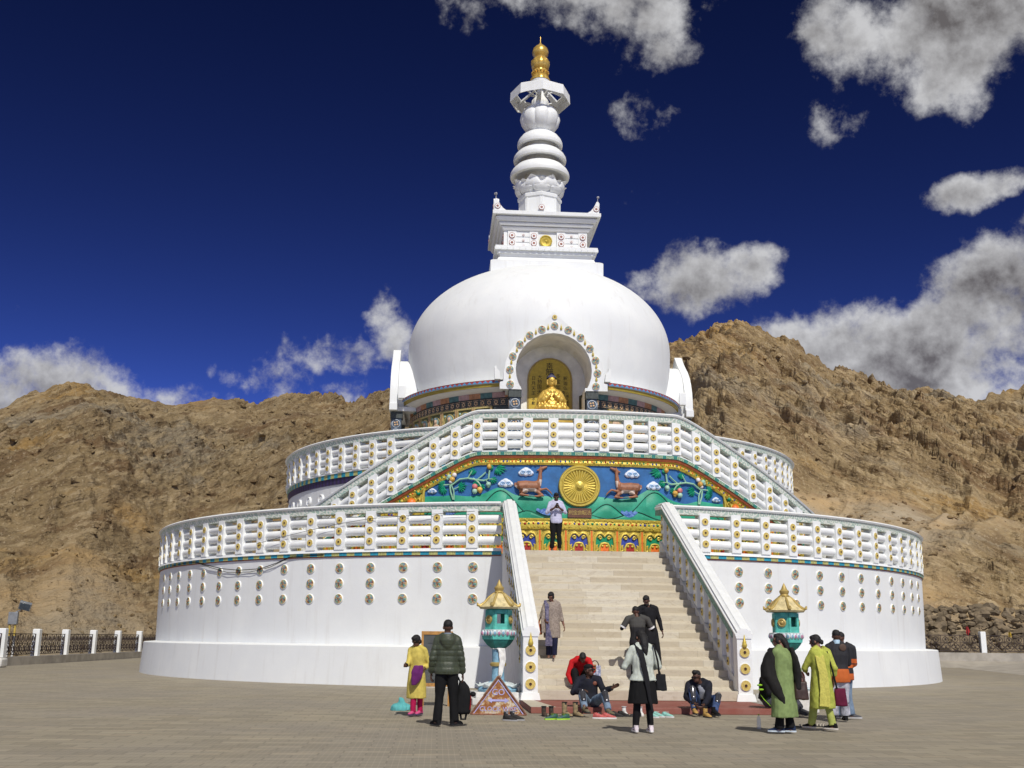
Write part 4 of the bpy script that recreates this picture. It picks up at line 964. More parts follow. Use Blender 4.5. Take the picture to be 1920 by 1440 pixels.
def hills(name, az0, az1, na, nr, r0f, rdf, elf, z0, rend, amp, seed, mat):
    az = np.concatenate([np.linspace(az0, -25, na // 10, endpoint=False), np.linspace(-25, 31.5, na - 2 * (na // 10)), np.linspace(31.6, az1, na // 10)]) if az0 < -30 else np.linspace(az0, az1, na); A = np.repeat(az, nr)
    t = np.linspace(0, 1, nr) ** 1.25; T = np.tile(t, na)
    R0, RD_ = r0f(A), rdf(A)
    tt = T * rend                                             # 1 at the ridge
    R = R0 + (RD_ - R0) * tt
    el = elf(A); zr = 1.5 + RD_ * np.tan(np.radians(el))
    up = np.clip(tt, 0, 1); Z = z0(A) + (zr - z0(A)) * (up ** 1.12) - np.clip(tt - 1, 0, 9) * (RD_ - R0) * .55
    X = CAM.x + R * np.sin(np.radians(A)); Y = CAM.y + R * np.cos(np.radians(A))
    edge = np.clip(tt / .06, 0, 1); crest = np.clip(1 - np.abs(tt - 1) / .2, 0, 1)
    # spurs and gullies that run down the slope
    u = A * .16 + fbm(X * .012, Y * .012, Z * .02 + seed, 3) * .9
    sp = ridged(u, tt * .9 + seed, 0 * u + seed, 3) - .5
    low = fbm(X * .016 + seed, Y * .016, Z * .01, 3)
    Z = Z + (sp * 5 + low * 7) * amp * np.sin(np.clip(tt, 0, 1) * pi) ** .8
    # crags: 3-d cell noise (blocky, bedded) over ridged noise, pushed outwards along the slope
    wgt = np.clip(A / 9 + .5, 0, 1)                            # beds dip right on the right-hand hill, left on the other
    bed = Z * .82 + X * (-.57 + 1.14 * wgt); alo = X * .82 + Z * (.57 - 1.14 * wgt)
    rock = ridged(X * .05, Y * .05, Z * .07 + seed, 5, .55)
    wj = 1.2 * pnoise(X * .13, Y * .13, Z * .13)
    c1 = worley(alo * .13 + .3 * wj, Y * .12, bed * .3 + seed + .3 * wj); c2 = worley(alo * .4 + wj, Y * .36 + seed, bed * .95)
    bedr = ridged(alo * .1, Y * .1 + seed, bed * .55, 4, .6)
    fine = fbm(alo * .7, Y * .9, bed * 1.6 + seed, 3)
    mask = np.clip(.6 + 1.9 * fbm(X * .013 + 9, Y * .013, Z * .02 + seed, 3) + .5 * (tt - .4) + scree(A, tt) + .3 * np.clip(-A / 8, 0, 1), .05, 1.2)
    d = (rock - .45) * 4.6 * mask + (np.clip(c1, 0, .5) - .2) * 3.6 * mask + (np.clip(c2, 0, .5) - .2) * 2.1 * (.15 + .85 * mask) + (bedr - .45) * 2.8 * (.1 + .9 * mask) + fine * .7 * (.3 + .7 * mask)
    d = d * amp * edge * (1 - .1 * crest)
    X = X - np.sin(np.radians(A)) * d * .6; Y = Y - np.cos(np.radians(A)) * d * .6; Z = Z + d * .5
    me = bpy.data.meshes.new(name)
    idx = np.arange(na * nr).reshape(na, nr)
    q = np.stack([idx[:-1, :-1], idx[1:, :-1], idx[1:, 1:], idx[:-1, 1:]], -1).reshape(-1, 4)
    me.vertices.add(na * nr); me.vertices.foreach_set('co', np.stack([X, Y, Z], -1).astype(np.float32).ravel())
    me.loops.add(q.size); me.loops.foreach_set('vertex_index', q.ravel().astype(np.int32))
    me.polygons.add(len(q)); me.polygons.foreach_set('loop_start', (np.arange(len(q)) * 4).astype(np.int32)); me.polygons.foreach_set('loop_total', np.full(len(q), 4, np.int32))
    me.update(calc_edges=True); me.validate()
    me.materials.append(mat)
    o = bpy.data.objects.new(name, me); COL.objects.link(o)
    at = me.attributes.new('scree', 'FLOAT', 'POINT'); at.data.foreach_set('value', np.clip((.42 - mask) / .34, 0, 1).astype(np.float32))
    HILLS.append(o); return tag(o, kind='structure')
def rock_mat():
    m, k, b = newmat('hill_rock'); co = k.coord()
    X = k.node('ShaderNodeSeparateXYZ'); k.l.new(co, X.inputs[0]); x, y, z = X.outputs
    wg = k.maprange(x, -12., 18., -.57, .57)
    bed = k.math('ADD', k.math('MULTIPLY', z, .82), k.math('MULTIPLY', x, wg)); alo = k.math('SUBTRACT', k.math('MULTIPLY', x, .82), k.math('MULTIPLY', z, wg))
    bv = k.node('ShaderNodeCombineXYZ'); k.l.new(alo, bv.inputs[0]); k.l.new(y, bv.inputs[1]); k.l.new(bed, bv.inputs[2]); bv = bv.outputs[0]
    def nz(vec, sx, sz, detail=6, rough=.62, typ='FBM'):
        n = k.node('ShaderNodeTexNoise', {'Scale': 1., 'Detail': detail, 'Roughness': rough}, noise_type=typ); k.l.new(k.scaled(vec, sx, sx, sz), n.inputs['Vector']); return n.outputs['Fac']
    n1 = k.noise(co, .02, 6, .6); n2 = k.noise(co, .09, 6, .65); n3 = nz(bv, .25, .9); n4 = k.noise(co, 2.4, 4, .7)
    st = nz(bv, .022, .075, 7, .66)                                # long diagonal bands: beds above, scree chutes below
    st2 = nz(bv, .05, .3, 6, .66)
    c = k.mix(k.maprange(n1, .35, .65), (0.210, 0.152, 0.079), (0.235, 0.178, 0.099))
    c = k.mix(k.math('MULTIPLY', k.maprange(n2, .5, .7), .6), c, (0.298, 0.210, 0.108))
    c = k.mix(k.math('MULTIPLY', k.maprange(n2, .48, .32), .6), c, (0.159, 0.108, 0.057))
    c = k.mix(k.math('MULTIPLY', k.maprange(st, .53, .66), .7), c, (0.311, 0.191, 0.064))
    c = k.mix(k.math('MULTIPLY', k.maprange(st, .47, .36), .65), c, (0.210, 0.184, 0.137))
    c = k.mix(k.math('MULTIPLY', k.maprange(st2, .53, .64), .75), c, (0.127, 0.076, 0.038))
    c = k.mix(k.math('MULTIPLY', k.maprange(n3, .52, .62), .65), c, (0.114, 0.076, 0.041))
    c = k.mix(k.math('MULTIPLY', k.maprange(n3, .47, .37), .6), c, (0.368, 0.286, 0.171))
    c = k.mix(k.math('MULTIPLY', k.maprange(n4, .55, .68), .6), c, (0.406, 0.330, 0.216))
    sa = k.node('ShaderNodeAttribute', attribute_name='scree').outputs['Fac']
    pale = k.mix(k.maprange(st, .4, .6), (.33, .275, .195), (.4, .28, .145)); pale = k.mix(k.math('MULTIPLY', k.maprange(n4, .5, .7), .35), pale, (.2, .15, .09))
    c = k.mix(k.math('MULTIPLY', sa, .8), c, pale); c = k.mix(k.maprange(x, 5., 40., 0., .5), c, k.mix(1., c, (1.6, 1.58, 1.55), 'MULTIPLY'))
    setb(k, b, Base_Color=c, Roughness=.95, Specular_IOR_Level=.1)
    h = k.math('ADD', k.math('MULTIPLY', nz(bv, .5, 1.9, 5, .65, 'RIDGED_MULTIFRACTAL'), .45), k.math('ADD', k.math('MULTIPLY', n4, .3), k.math('MULTIPLY', nz(bv, 1.6, 4.5, 3, .6), .35)))
    bump(k, b, h, 1., .8); return m
HR = rock_mat()
HILLS = []
itp = lambda xs, ys: (lambda a: np.interp(a, xs, ys))
hills('hills', -60, 65, 1300, 430, itp([-60, -21, -18, -16, -14.5, -12, 20, 24, 65], [64, 65, 69, 76, 83, 94, 94, 83, 83]), itp([-60, -20, -5, 16, 28, 65], [215, 205, 250, 215, 250, 260]), itp(SKY_AZ, SKY_EL),
      itp([-60, -14, 0, 24, 65], [-1.4, -1.4, -1, .8, .8]), 1.25, 1., 3.3, HR)
hills('far_hills', 20, 70, 300, 60, itp([0, 70], [300, 300]), itp([0, 70], [470, 470]), itp([20, 26, 27.6, 28.4, 29.6, 31, 34, 40, 70], [8, 10.5, 11.5, 11.85, 12.05, 12.9, 13, 11, 8]), itp([0, 70], [0, 0]), 1.2, 1.6, 8.1, HR)

# loose stones over the slopes, one sheet of clutter
rg = random.Random(21); hv = HILLS[0].data.vertices; nr_ = 430; sb = MB(); ico = []
for q in range(6):
    b_ = bmesh.new(); bmesh.ops.create_icosphere(b_, subdivisions=1, radius=1.)
    for v in b_.verts: v.co *= 1 + .5 * noise.noise(v.co * 1.3 + Vector((q * 9, 0, 0)))
    ico.append(([v.co.copy() for v in b_.verts], [tuple(v.index for v in f.verts) for f in b_.faces])); b_.free()
for i in range(5000):
    ia = rg.randrange(140, 1160); ir = int(345 * rg.random() ** 1.1) + 2
    p_ = hv[ia * nr_ + ir].co; dist = (p_ - CAM).length; s_ = min(.75, .0011 * dist * (.4 + rg.random() ** 4 * 2.6))
    R_ = Matrix.Rotation(rg.uniform(0, 6.3), 3, 'Z') @ Matrix.Rotation(rg.uniform(-.5, .5), 3, 'X'); vs_, fs_ = ico[i % 6]
    sb.add([p_ + R_ @ Vector((v.x * s_ * 1.3, v.y * s_, v.z * s_ * .75)) + Vector((0, 0, s_ * .2)) for v in vs_], fs_)
tag(sb.build('stones', HR, sharp=0), 'loose brown stones strewn over the slopes of the bare hill', 'stones', kind='stuff')
# rocks heaped behind the right-hand railing
rk = MB(); rg = random.Random(12)
base = bpy.data.objects
rocks = MB()
for i in range(900):
    t = rg.random(); a = rg.uniform(21.5, 34); r = 81.5 + t * 9; az = rad(a)
    x, y = CAM.x + r * sin(az), CAM.y + r * cos(az); s = rg.uniform(.12, .5) * (1 if rg.random() < .85 else 1.8)
    z = .7 + t * 3.4 + .9 * noise.noise(Vector((x * .2, y * .2, 0)))
    bm_ = [Vector((rg.gauss(0, 1), rg.gauss(0, 1), rg.gauss(0, 1))).normalized() * s for _ in range(0)]
    R3 = Matrix.Rotation(rg.uniform(0, 6), 3, 'Z') @ Matrix.Rotation(rg.uniform(0, 6), 3, 'X')
    o0 = len(rocks.v); rocks.ell((x, y, z), (s, s * rg.uniform(.5, .8), s * rg.uniform(.4, .7)), 0, None, 6, 4, R3)
    for j in range(o0, len(rocks.v)):
        v = Vector(rocks.v[j]); rocks.v[j] = tuple(v + (v - Vector((x, y, z))) * .5 * noise.noise(v * 2.3))
tag(rocks.build('rocks', pm('loose_rock', (.17, .13, .08), .95, var=.4, scale=1.3, bmp=.5, bscale=12), sharp=25), 'heap of loose brown rocks below the hill behind the right-hand railing', 'rocks', kind='stuff')

# ------------------------------------------------------------------ railings with white posts
IRON = pm('wrought_iron', (.035, .022, .018), .6, var=.3, scale=6)
def fence(pts, z, h, label, sub=9):
    f = empty('railing', (pts[0][0], pts[0][1], z), label, 'railing'); O_ = Vector((pts[0][0], pts[0][1], z))
    pp = None; pnl = None
    for i, (x, y) in enumerate(pts):
        q = MB(); q.box(-.17, -.17, 0, .17, .17, h, 0); q.box(-.17, -.17, h, .17, .17, h + .03, 0, None, .8)
        o = q.build('post', WHITE2, f, loc=(x - O_.x, y - O_.y, 0))
        if i == len(pts) - 1: break
        d = Vector((pts[i + 1][0] - x, pts[i + 1][1] - y)); L = d.length; an = math.atan2(d.y, d.x)
        w = MB(); hh = h - .2
        w.box(.17, -.02, hh - .04, L - .17, .02, hh); w.box(.17, -.02, .08, L - .17, .02, .12); w.box(.17, -.02, hh * .55, L - .17, .02, hh * .55 + .025)
        for xx in (.2, L - .2): w.box(xx - .02, -.02, .0, xx + .02, .02, hh)
        nb = max(3, int(L / .62)); st = (L - .4) / nb
        for k in range(nb):
            cx_ = .2 + st * (k + .5)
            w.box(cx_ - st / 2 - .014, -.015, .1, cx_ - st / 2 + .014, .015, hh)
            for s in (-1, 1):
                w.tube([(cx_ + s * st * .42 * sin(pi * t / 10), 0, .12 + (hh * .43) * t / 10) for t in range(11)], .02, 5)
                w.tube([(cx_ + s * st * .3 * sin(pi * t / 8), 0, hh * .56 + (hh * .36) * t / 8) for t in range(9)], .02, 5)
                w.tube([(cx_ + s * (.12 + .1 * cos(t * .8)), 0, hh * .33 + .1 * sin(t * .8)) for t in range(8)], .018, 5)
            w.ell((cx_, 0, hh * .76), (.06, .03, .09), nu=8, nv=6); w.ell((cx_, 0, hh * .3), (.05, .03, .08), nu=8, nv=6)
        o = w.build('iron_panel', IRON, f, loc=(x - O_.x, y - O_.y, 0)); o.rotation_euler.z = an
    return f
fence([(-24.9, -8.2), (-24.85, -3.4), (-24.8, 1.4), (-24.72, 5.6), (-24.6, 9.6), (-24.5, 14.1), (-24.4, 18.7), (-24.3, 23.3), (-24.2, 28)], .4, 1.28, 'low railing of white posts and dark iron scroll panels along the left kerb')
fence([(22.2, 18.95), (30.5, 17.98), (38.5, 16.75), (46.5, 15.45)], .92, 1.3, 'railing of white posts and dark iron panels before the rocks on the right')

# ------------------------------------------------------------------ sky, clouds, sun, camera
SUN_AZ, SUN_EL = 11.5, 47.0                                    # azimuth from -y towards +x
sd = Vector((sin(rad(SUN_AZ)) * cos(rad(SUN_EL)), -cos(rad(SUN_AZ)) * cos(rad(SUN_EL)), sin(rad(SUN_EL))))
l = bpy.data.lights.new('sun', 'SUN'); l.energy = 3.7; l.angle = rad(.53); l.color = (1, .955, .885)
lo = bpy.data.objects.new('sun', l); COL.objects.link(lo); lo.rotation_euler = (-sd).to_track_quat('-Z', 'Y').to_euler(); lo.location = (0, -60, 80)
W = bpy.data.worlds.new('World'); sc.world = W; W.use_nodes = True; k = NT(W); k.n.clear()
sk = k.node('ShaderNodeTexSky', sky_type='NISHITA', sun_disc=False, sun_elevation=rad(SUN_EL), sun_rotation=rad(180 - SUN_AZ), altitude=4500, air_density=.75, dust_density=.05, ozone_density=3.5)
gen = k.node('ShaderNodeTexCoord').outputs['Generated']
nv = k.node('ShaderNodeVectorMath', operation='NORMALIZE'); k.l.new(gen, nv.inputs[0]); D = nv.outputs[0]
xyz = k.node('ShaderNodeSeparateXYZ'); k.l.new(D, xyz.inputs[0])
az = k.math('MULTIPLY', k.math('ARCTAN2', xyz.outputs[0], xyz.outputs[1]), 57.2958); el = k.math('MULTIPLY', k.math('ARCSINE', xyz.outputs[2]), 57.2958)
CL = [(9.5, 32.6, 5.4, 2.4, 1.), (11.5, 30.3, 2.4, 1.2, .5), (4.5, 33.9, 3, 1.4, .6), (0, 32.8, 1.3, 1.8, .4), (28.4, 29.4, 7.6, 3.7, 1.6), (23, 29.8, 3.4, 2.6, 1.1), (21.6, 26.7, 2.0, 1.5, .7), (27.6, 21.6, 1.7, .9, .9), (29.6, 21.9, 1.8, .5, .5),
      (13.6, 18.4, 3.6, 2.1, 1.), (16.6, 19.0, 1.9, 1.5, .95), (-3.3, 17.0, 1.1, 1.4, .85), (-2.5, 15.6, 1.2, 1.2, .6), (-6.4, 14.4, 2.1, .8, .3), (-9.6, 13.1, 1.6, .5, .1), (-18.4, 11.4, 4.6, 2.4, 1.2), (-14.4, 11.4, 3.6, 1.2, .6), (-21.5, 10.5, 4, 2.2, 1.1), (-5.2, 12.2, 1.6, .7, .3),
      (20, 14.8, 4.4, 2.2, 1.2), (25.6, 14.0, 6.5, 3.6, 1.7), (29, 15.6, 4.5, 3.6, 1.7), (31.4, 15.5, 3.6, 4.2, 1.3), (31.4, 18.2, 1.9, 1.9, .8), (17.6, 15.2, 1.8, 1.2, .8), (11.4, 27.3, .9, .6, .1), (36, 24, 4, 3, .9), (-34, 22, 6, 2.5, .8), (-28, 14, 4, 2, .9), (62, 30, 18, 14, 1.6), (-70, 34, 22, 16, 1.6), (110, 40, 26, 20, 1.8), (-120, 42, 24, 20, 1.8), (160, 62, 30, 14, 1.6), (170, 26, 40, 20, 2.4), (-170, 26, 40, 20, 2.4), (90, 24, 34, 16, 2.2), (-95, 24, 34, 16, 2.2), (0, 72, 90, 16, 2.), (180, 70, 90, 18, 2.2)]  # broad clouds at the end lie out of view, added for neutral fill light
mask = None; hgt = None
for a, e, w, h, s in CL:
    da = k.math('MULTIPLY', k.math('SUBTRACT', az, a), 1 / w); de = k.math('MULTIPLY', k.math('SUBTRACT', el, e), 1 / h)
    d2 = k.math('ADD', k.math('MULTIPLY', da, da), k.math('MULTIPLY', de, de))
    v = k.math('MULTIPLY', k.math('SUBTRACT', 1., d2), s)
    mask = v if mask is None else k.math('MAXIMUM', mask, v)
mask = k.math('MAXIMUM', mask, -1.2)
sh = k.node('ShaderNodeVectorMath', operation='ADD'); k.l.new(D, sh.inputs[0]); sh.inputs[1].default_value = (.006, 0, .014)
f1 = k.noise(D, 15, 10, .6, 0); f1b = k.noise(sh.outputs[0], 15, 7, .58, 0); f2 = k.noise(D, 64, 8, .64, .0)
den = k.math('ADD', mask, k.math('MULTIPLY', k.math('SUBTRACT', f1, .5), 5.2)); den = k.math('ADD', den, k.math('MULTIPLY', k.math('SUBTRACT', f2, .5), 1.5))
alpha = k.maprange(den, -.1, 1.3)
emb = k.math('MULTIPLY', k.math('SUBTRACT', f1, f1b), 3.2)
thick = k.maprange(den, .55, 2.1)
lit = k.math('ADD', k.math('SUBTRACT', .8, k.math('MULTIPLY', thick, .5)), emb, clamp=True)
cc = k.mix(lit, (.14, .13, .13), (.62, .62, .63))
b1 = k.node('ShaderNodeBackground', {'Strength': .075}); gm_ = k.node('ShaderNodeGamma', {'Gamma': 2.2}); k.l.new(sk.outputs[0], gm_.inputs[0]); k.l.new(k.mix(1., gm_.outputs[0], (.36, .209, .207), 'MULTIPLY'), b1.inputs[0])
b2 = k.node('ShaderNodeBackground', {'Strength': 1.0}); k.l.new(cc, b2.inputs[0])
mx = k.node('ShaderNodeMixShader'); k.l.new(k.math('MULTIPLY', alpha, .93), mx.inputs[0]); k.l.new(b1.outputs[0], mx.inputs[1]); k.l.new(b2.outputs[0], mx.inputs[2])
out = k.node('ShaderNodeOutputWorld'); k.l.new(mx.outputs[0], out.inputs[0])
c = bpy.data.cameras.new('camera'); co_ = bpy.data.objects.new('camera', c); COL.objects.link(co_); sc.camera = co_
c.sensor_width = 36; c.lens = 2032.0 / 1920 * 36; c.clip_end = 9000; c.clip_start = .1
rt = Vector((.99765887, -.06755127, .01065872)); up = Vector((-.02579012, -.22728844, .97348592)); fw = Vector((.0633376, .97148175, .22849848))
co_.matrix_world = Matrix(((rt.x, up.x, -fw.x, CAM.x), (rt.y, up.y, -fw.y, CAM.y), (rt.z, up.z, -fw.z, CAM.z), (0, 0, 0, 1)))
sc.view_settings.view_transform = 'Standard'; sc.view_settings.look = 'None'; sc.view_settings.exposure = .0; sc.view_settings.gamma = 1
sc.cycles.max_bounces = 6; sc.cycles.diffuse_bounces = 3
# ------------------------------------------------------------------ people
V = Vector
SKIN_D = pm('skin_dark', (.095, .042, .025), .5, var=.12, scale=12, bmp=.05); SKIN_M = pm('skin_brown', (.19, .09, .055), .5, var=.12, scale=12, bmp=.05)
HAIRM = pm('hair_black', (.006, .005, .005), .7, var=.4, scale=60, bmp=.5, bscale=120)
EYEM = pm('eye_dark', (.01, .008, .007), .2, bmp=0); LIPM = pm('lips', (.2, .07, .055), .5, bmp=0)
def cloth(name, col, rough=.85, var=.16, scale=8, bs=70, alt=None): return pm(name, col, rough, 0, var, scale, .35, bs, .004, alt, spec=.25)
BLK = cloth('cloth_black', (.006, .006, .0065)); BLK2 = cloth('cloth_charcoal', (.011, .011, .013)); NVY = cloth('cloth_navy', (.012, .014, .04))
def fig(H, f=(0, -1), **ov):
    f = V((f[0], f[1], 0)).normalized(); s = H
    J = dict(H=H, f=f, pel=V((0, 0, .53 * s)), chest=V((0, 0, .73 * s)), neck=V((0, 0, .848 * s)), head=V((0, 0, .932 * s)) + f * .012 * s, look=f.copy(), wide=1.)
    r = V((-f.y, f.x, 0)) if f.y < 0 else V((f.y, -f.x, 0))      # image-right lateral
    if r.x < 0: r = -r
    J['r'] = r
    for n, q in (('L', -1), ('R', 1)):
        J['sh' + n] = r * q * .095 * s + V((0, 0, .81 * s)); J['el' + n] = r * q * .125 * s + V((0, 0, .63 * s)); J['wr' + n] = r * q * .14 * s + V((0, 0, .48 * s)) + f * .03 * s
        J['hip' + n] = r * q * .05 * s + V((0, 0, .51 * s)); J['kn' + n] = r * q * .055 * s + V((0, 0, .285 * s)) + f * .01; J['an' + n] = r * q * .058 * s + V((0, 0, .045 * s)); J['toe' + n] = None
        J['hd' + n] = None
    for k, v in ov.items(): J[k] = V(v) if isinstance(v, (tuple, list)) else v
    for n in 'LR':
        if J['toe' + n] is None: J['toe' + n] = J['an' + n] + V((f.x * .1 * s, f.y * .1 * s, -.03 * s))
    J['look'] = J['look'].normalized()
    return J
def frame_look(d):
    y = -d.normalized(); z = V((0, 0, 1)); z = (z - y * z.dot(y)).normalized(); x = y.cross(z)
    return Matrix((x, y, z)).transposed()
def torso_frames(J):
    pe, ch, ne = J['pel'], J['chest'], J['neck']; lat0 = J['hipR'] - J['hipL']; lat1 = J['shR'] - J['shL']
    out = []
    for t in (0, .5, 1, 1.55, 1.85, 2):
        c = pe.lerp(ch, t) if t <= 1 else ch.lerp(ne, t - 1)
        up = (ch - pe) if t < 1 else (ne - ch) if t > 1 else (ne - pe)
        L = lat0.lerp(lat1, min(1, t / 1.5)); up.normalize(); L = (L - up * L.dot(up)).normalized(); F = up.cross(L)
        out.append((c, L, F))
    return out
def torso(mb, J, infl, w=1., waist=.088, neck=True, cut=0):
    H = J['H']; w = w * J['wide']; fr = torso_frames(J)
    rad_ = [(.096, .075), (waist, .066), (.1, .074), (.096, .062), (.058, .05), (.037, .04)]
    mb.loft([(c, L, F, rx * H * w + infl, ry * H * w + infl) for (c, L, F), (rx, ry) in list(zip(fr, rad_))[cut:(6 if neck else 5)]], 18, p=2.3)
    for n in 'LR':
        mb.tube([J['neck'].lerp(J['sh' + n], .25), J['sh' + n]], [.045 * H + infl * .5, .034 * H + infl * .6], 12)
        mb.ell(J['sh' + n], .034 * H + infl * .6)
def arm(mb, J, n, infl, upto=2., k=1.):
    H = J['H']; a, b, c = J['sh' + n], J['el' + n], J['wr' + n]
    infl = infl * .65 if infl > 0 else infl; pts = [a, a.lerp(b, .5), b]; r = [.034, .03, .026]
    if upto < 1: pts = [a, a.lerp(b, upto)]; r = [.036, .033]
    elif upto > 1: t = upto - 1; pts += [b.lerp(c, .5 * t), b.lerp(c, t)]; r += [.024, .019 if t > .8 else .022]
    mb.tube(pts, [x * H * k + infl for x in r], 12)
    if upto > 1: mb.ell(b, .027 * H * k + infl)
def leg(mb, J, n, infl, upto=2., k=1., ank=.026):
    H = J['H']; a, b, c = J['hip' + n], J['kn' + n], J['an' + n]; t = upto - 1
    mb.tube([a, a.lerp(b, .5), b], [.058 * H * k + infl, .048 * H * k + infl, .036 * H * k + infl], 14); mb.ell(a, .058 * H * k + infl)
    if t > 0: mb.ell(b, .036 * H * k + infl); mb.tube([b, b.lerp(c, .35), b.lerp(c, t)], [.036 * H * k + infl, .034 * H * k + infl, ank * H * k + infl], 14)
def hand(mb, w, d, nrm, side, curl=.5, s=1.):
    d = V(d).normalized(); nrm = V(nrm); nrm = (nrm - d * nrm.dot(d)).normalized(); l = d.cross(nrm) * side
    mb.loft([(w - d * .01, l, nrm, .024 * s, .018 * s), (w + d * .03 * s, l, nrm, .034 * s, .016 * s), (w + d * .075 * s, l, nrm, .041 * s, .015 * s), (w + d * .09 * s, l, nrm, .036 * s, .012 * s)], 12)
    for i, (o, L) in enumerate(((-.031, .058), (-.011, .074), (.01, .08), (.03, .072))):
        p = w + d * .08 * s + l * o * s; q = d.copy(); pts = [p]
        for j in range(3):
            ang = curl * (.5 + .25 * j) + .05 * i; q2 = q * cos(ang) + nrm * sin(ang); pts.append(pts[-1] + q2 * L * (.45, .33, .25)[j] * s); q = q2; nrm2 = nrm
        mb.tube(pts, [.0105 * s, .0105 * s, .0095 * s, .008 * s], 8)
    p = w + d * .025 * s + l * .03 * s
    mb.tube([p, p + (l * .03 + d * .025 + nrm * .012) * s, p + (l * .035 + d * .055 + nrm * .025) * s], [.014 * s, .012 * s, .009 * s], 8)
def person(loc, J, skin, label, shoes=None, face=True, bare=False, curlL=.5, curlR=.5, nL=None, nR=None, group=None):
    H = J['H']; s = H / 1.7; mb = MB()
    torso(mb, J, -.008, .95)
    nk_ = J['neck']; hd = J['head']; R = frame_look(J['look'])
    mb.tube([nk_ - V((0, 0, .03)), nk_.lerp(hd, .35), hd + R @ V((0, .02, -.04))], [.05 * s, .047 * s, .045 * s], 12)
    W = lambda x, y, z: hd + R @ V((x, y, z)) * s
    mb.ell(W(0, .01, .022), (.074 * s, .092 * s, .096 * s), rot=R, nu=18, nv=14); mb.ell(W(0, -.03, -.055), (.056 * s, .062 * s, .062 * s), rot=R)
    mb.tube([W(0, -.083, .02), W(0, -.102, -.015), W(0, -.092, -.024)], [.009 * s, .016 * s, .012 * s], 8)
    mb.ell(W(0, -.078, -.058), (.026 * s, .016 * s, .012 * s), rot=R)
    for q in (-1, 1): mb.ell(W(q * .076, .012, -.008), (.011 * s, .02 * s, .032 * s), rot=R); mb.ell(W(q * .032, -.076, .03), (.024 * s, .016 * s, .008 * s), rot=R)
    for n, q, cu, nn in (('L', 1, curlL, nL), ('R', -1, curlR, nR)):
        arm(mb, J, n, -.006); d = J['hd' + n] if J['hd' + n] is not None else (J['wr' + n] - J['el' + n])
        nn = V(nn) if nn is not None else V((0, 0, 0)) + J['r'] * (1 if n == 'L' else -1)
        hand(mb, J['wr' + n], d, nn, q if J['f'].y < 0 else -q, cu, s)
        leg(mb, J, n, -.008)
        a, t = J['an' + n], J['toe' + n]; h = (a - (t - a).normalized() * .05 * s); h.z = t.z + .02
        mb.tube([h + V((0, 0, .01)), a + V((0, 0, -.015)), a.lerp(t, .6), t], [.026 * s, .036 * s, .03 * s, .017 * s], 10, flat=1.15)
        if bare:
            td = (t - a).normalized(); lt = td.cross(V((0, 0, 1))).normalized()
            for i in range(5): p = a.lerp(t, .9) + lt * (i - 2) * .014 * s; mb.tube([p, p + td * (.035 - .004 * abs(i - 1)) * s - V((0, 0, .006))], [.009 * s, .0075 * s], 6)
    o = mb.build('person', skin, loc=loc); remesh(o, .0075, 2); tag(o, label, 'person', group)
    if face:
        for q in (-1, 1):
            MB().ell(W(q * .031, -.086, .016), (.013 * s, .008 * s, .008 * s), rot=R).build('eye', EYEM, o)
            MB().tube([W(q * .014, -.092, .036), W(q * .034, -.092, .042), W(q * .052, -.08, .034)], [.004 * s] * 3, 6).build('eyebrow', HAIRM, o)
        MB().ell(W(0, -.092, -.057), (.024 * s, .008 * s, .008 * s), rot=R).build('mouth', LIPM, o)
    if shoes:
        for n in 'LR':
            sm_ = MB(); shoe_mb(sm_, J['an' + n], J['toe' + n], s, shoes[2] if len(shoes) > 2 else 0); sm_.build('shoe', [shoes[0], shoes[1]], o)
    o['_W'] = 1; del o['_W']
    return o, W, R, s
def shoe_mb(mb, a, t, s=1., high=0):
    d = V((t.x - a.x, t.y - a.y, 0)).normalized(); l = d.cross(V((0, 0, 1))); z0 = min(a.z - .05 * s, t.z); up = V((0, 0, 1)); b = V((a.x, a.y, z0))
    P = lambda f, z: b + d * f * s + up * z * s
    mb.loft([(P(-.085, .03), l, up, .02 * s, .02 * s), (P(-.075, .05), l, up, .034 * s, .045 * s), (P(-.03, .06), l, up, .038 * s, .055 * s), (P(.04, .05), l, up, .04 * s, .045 * s), (P(.11, .037), l, up, .044 * s, .03 * s), (P(.165, .03), l, up, .036 * s, .022 * s), (P(.19, .026), l, up, .014 * s, .012 * s)], 14, 0)
    mb.tube([P(-.03, .07), P(-.035, .11 + high)], [.043 * s, .04 * s + high * .05], 12, 0)
    outl = [(-.09, .022), (-.06, .038), (0, .036), (.06, .042), (.12, .048), (.17, .04), (.2, .018)]
    vs = [P(f, 0) + l * w * s for f, w in outl] + [P(f, 0) - l * w * s for f, w in reversed(outl)]; n = len(vs)
    mb.add([tuple(v) for v in vs] + [tuple(v + up * .026 * s) for v in vs], [tuple(range(n)), tuple(range(n, 2 * n))] + [(i, (i + 1) % n, (i + 1) % n + n, i + n) for i in range(n)], 1)
def folder(amp=.006, k=1., qz=1.):
    return lambda p: 1.25 * amp * (noise.noise(V((p.x * 10 * k, p.y * 10 * k, p.z * 3.4 * k * qz))) + .5 * noise.noise(V((p.x * 22, p.y * 22, p.z * 9)))) 
def garment(name, o, mat, mb, vox=.013, amp=.007, it=3, k=1., qz=1.):
    g = mb.build(name, mat, o); remesh(g, vox, it, folder(amp, k, qz)); return g
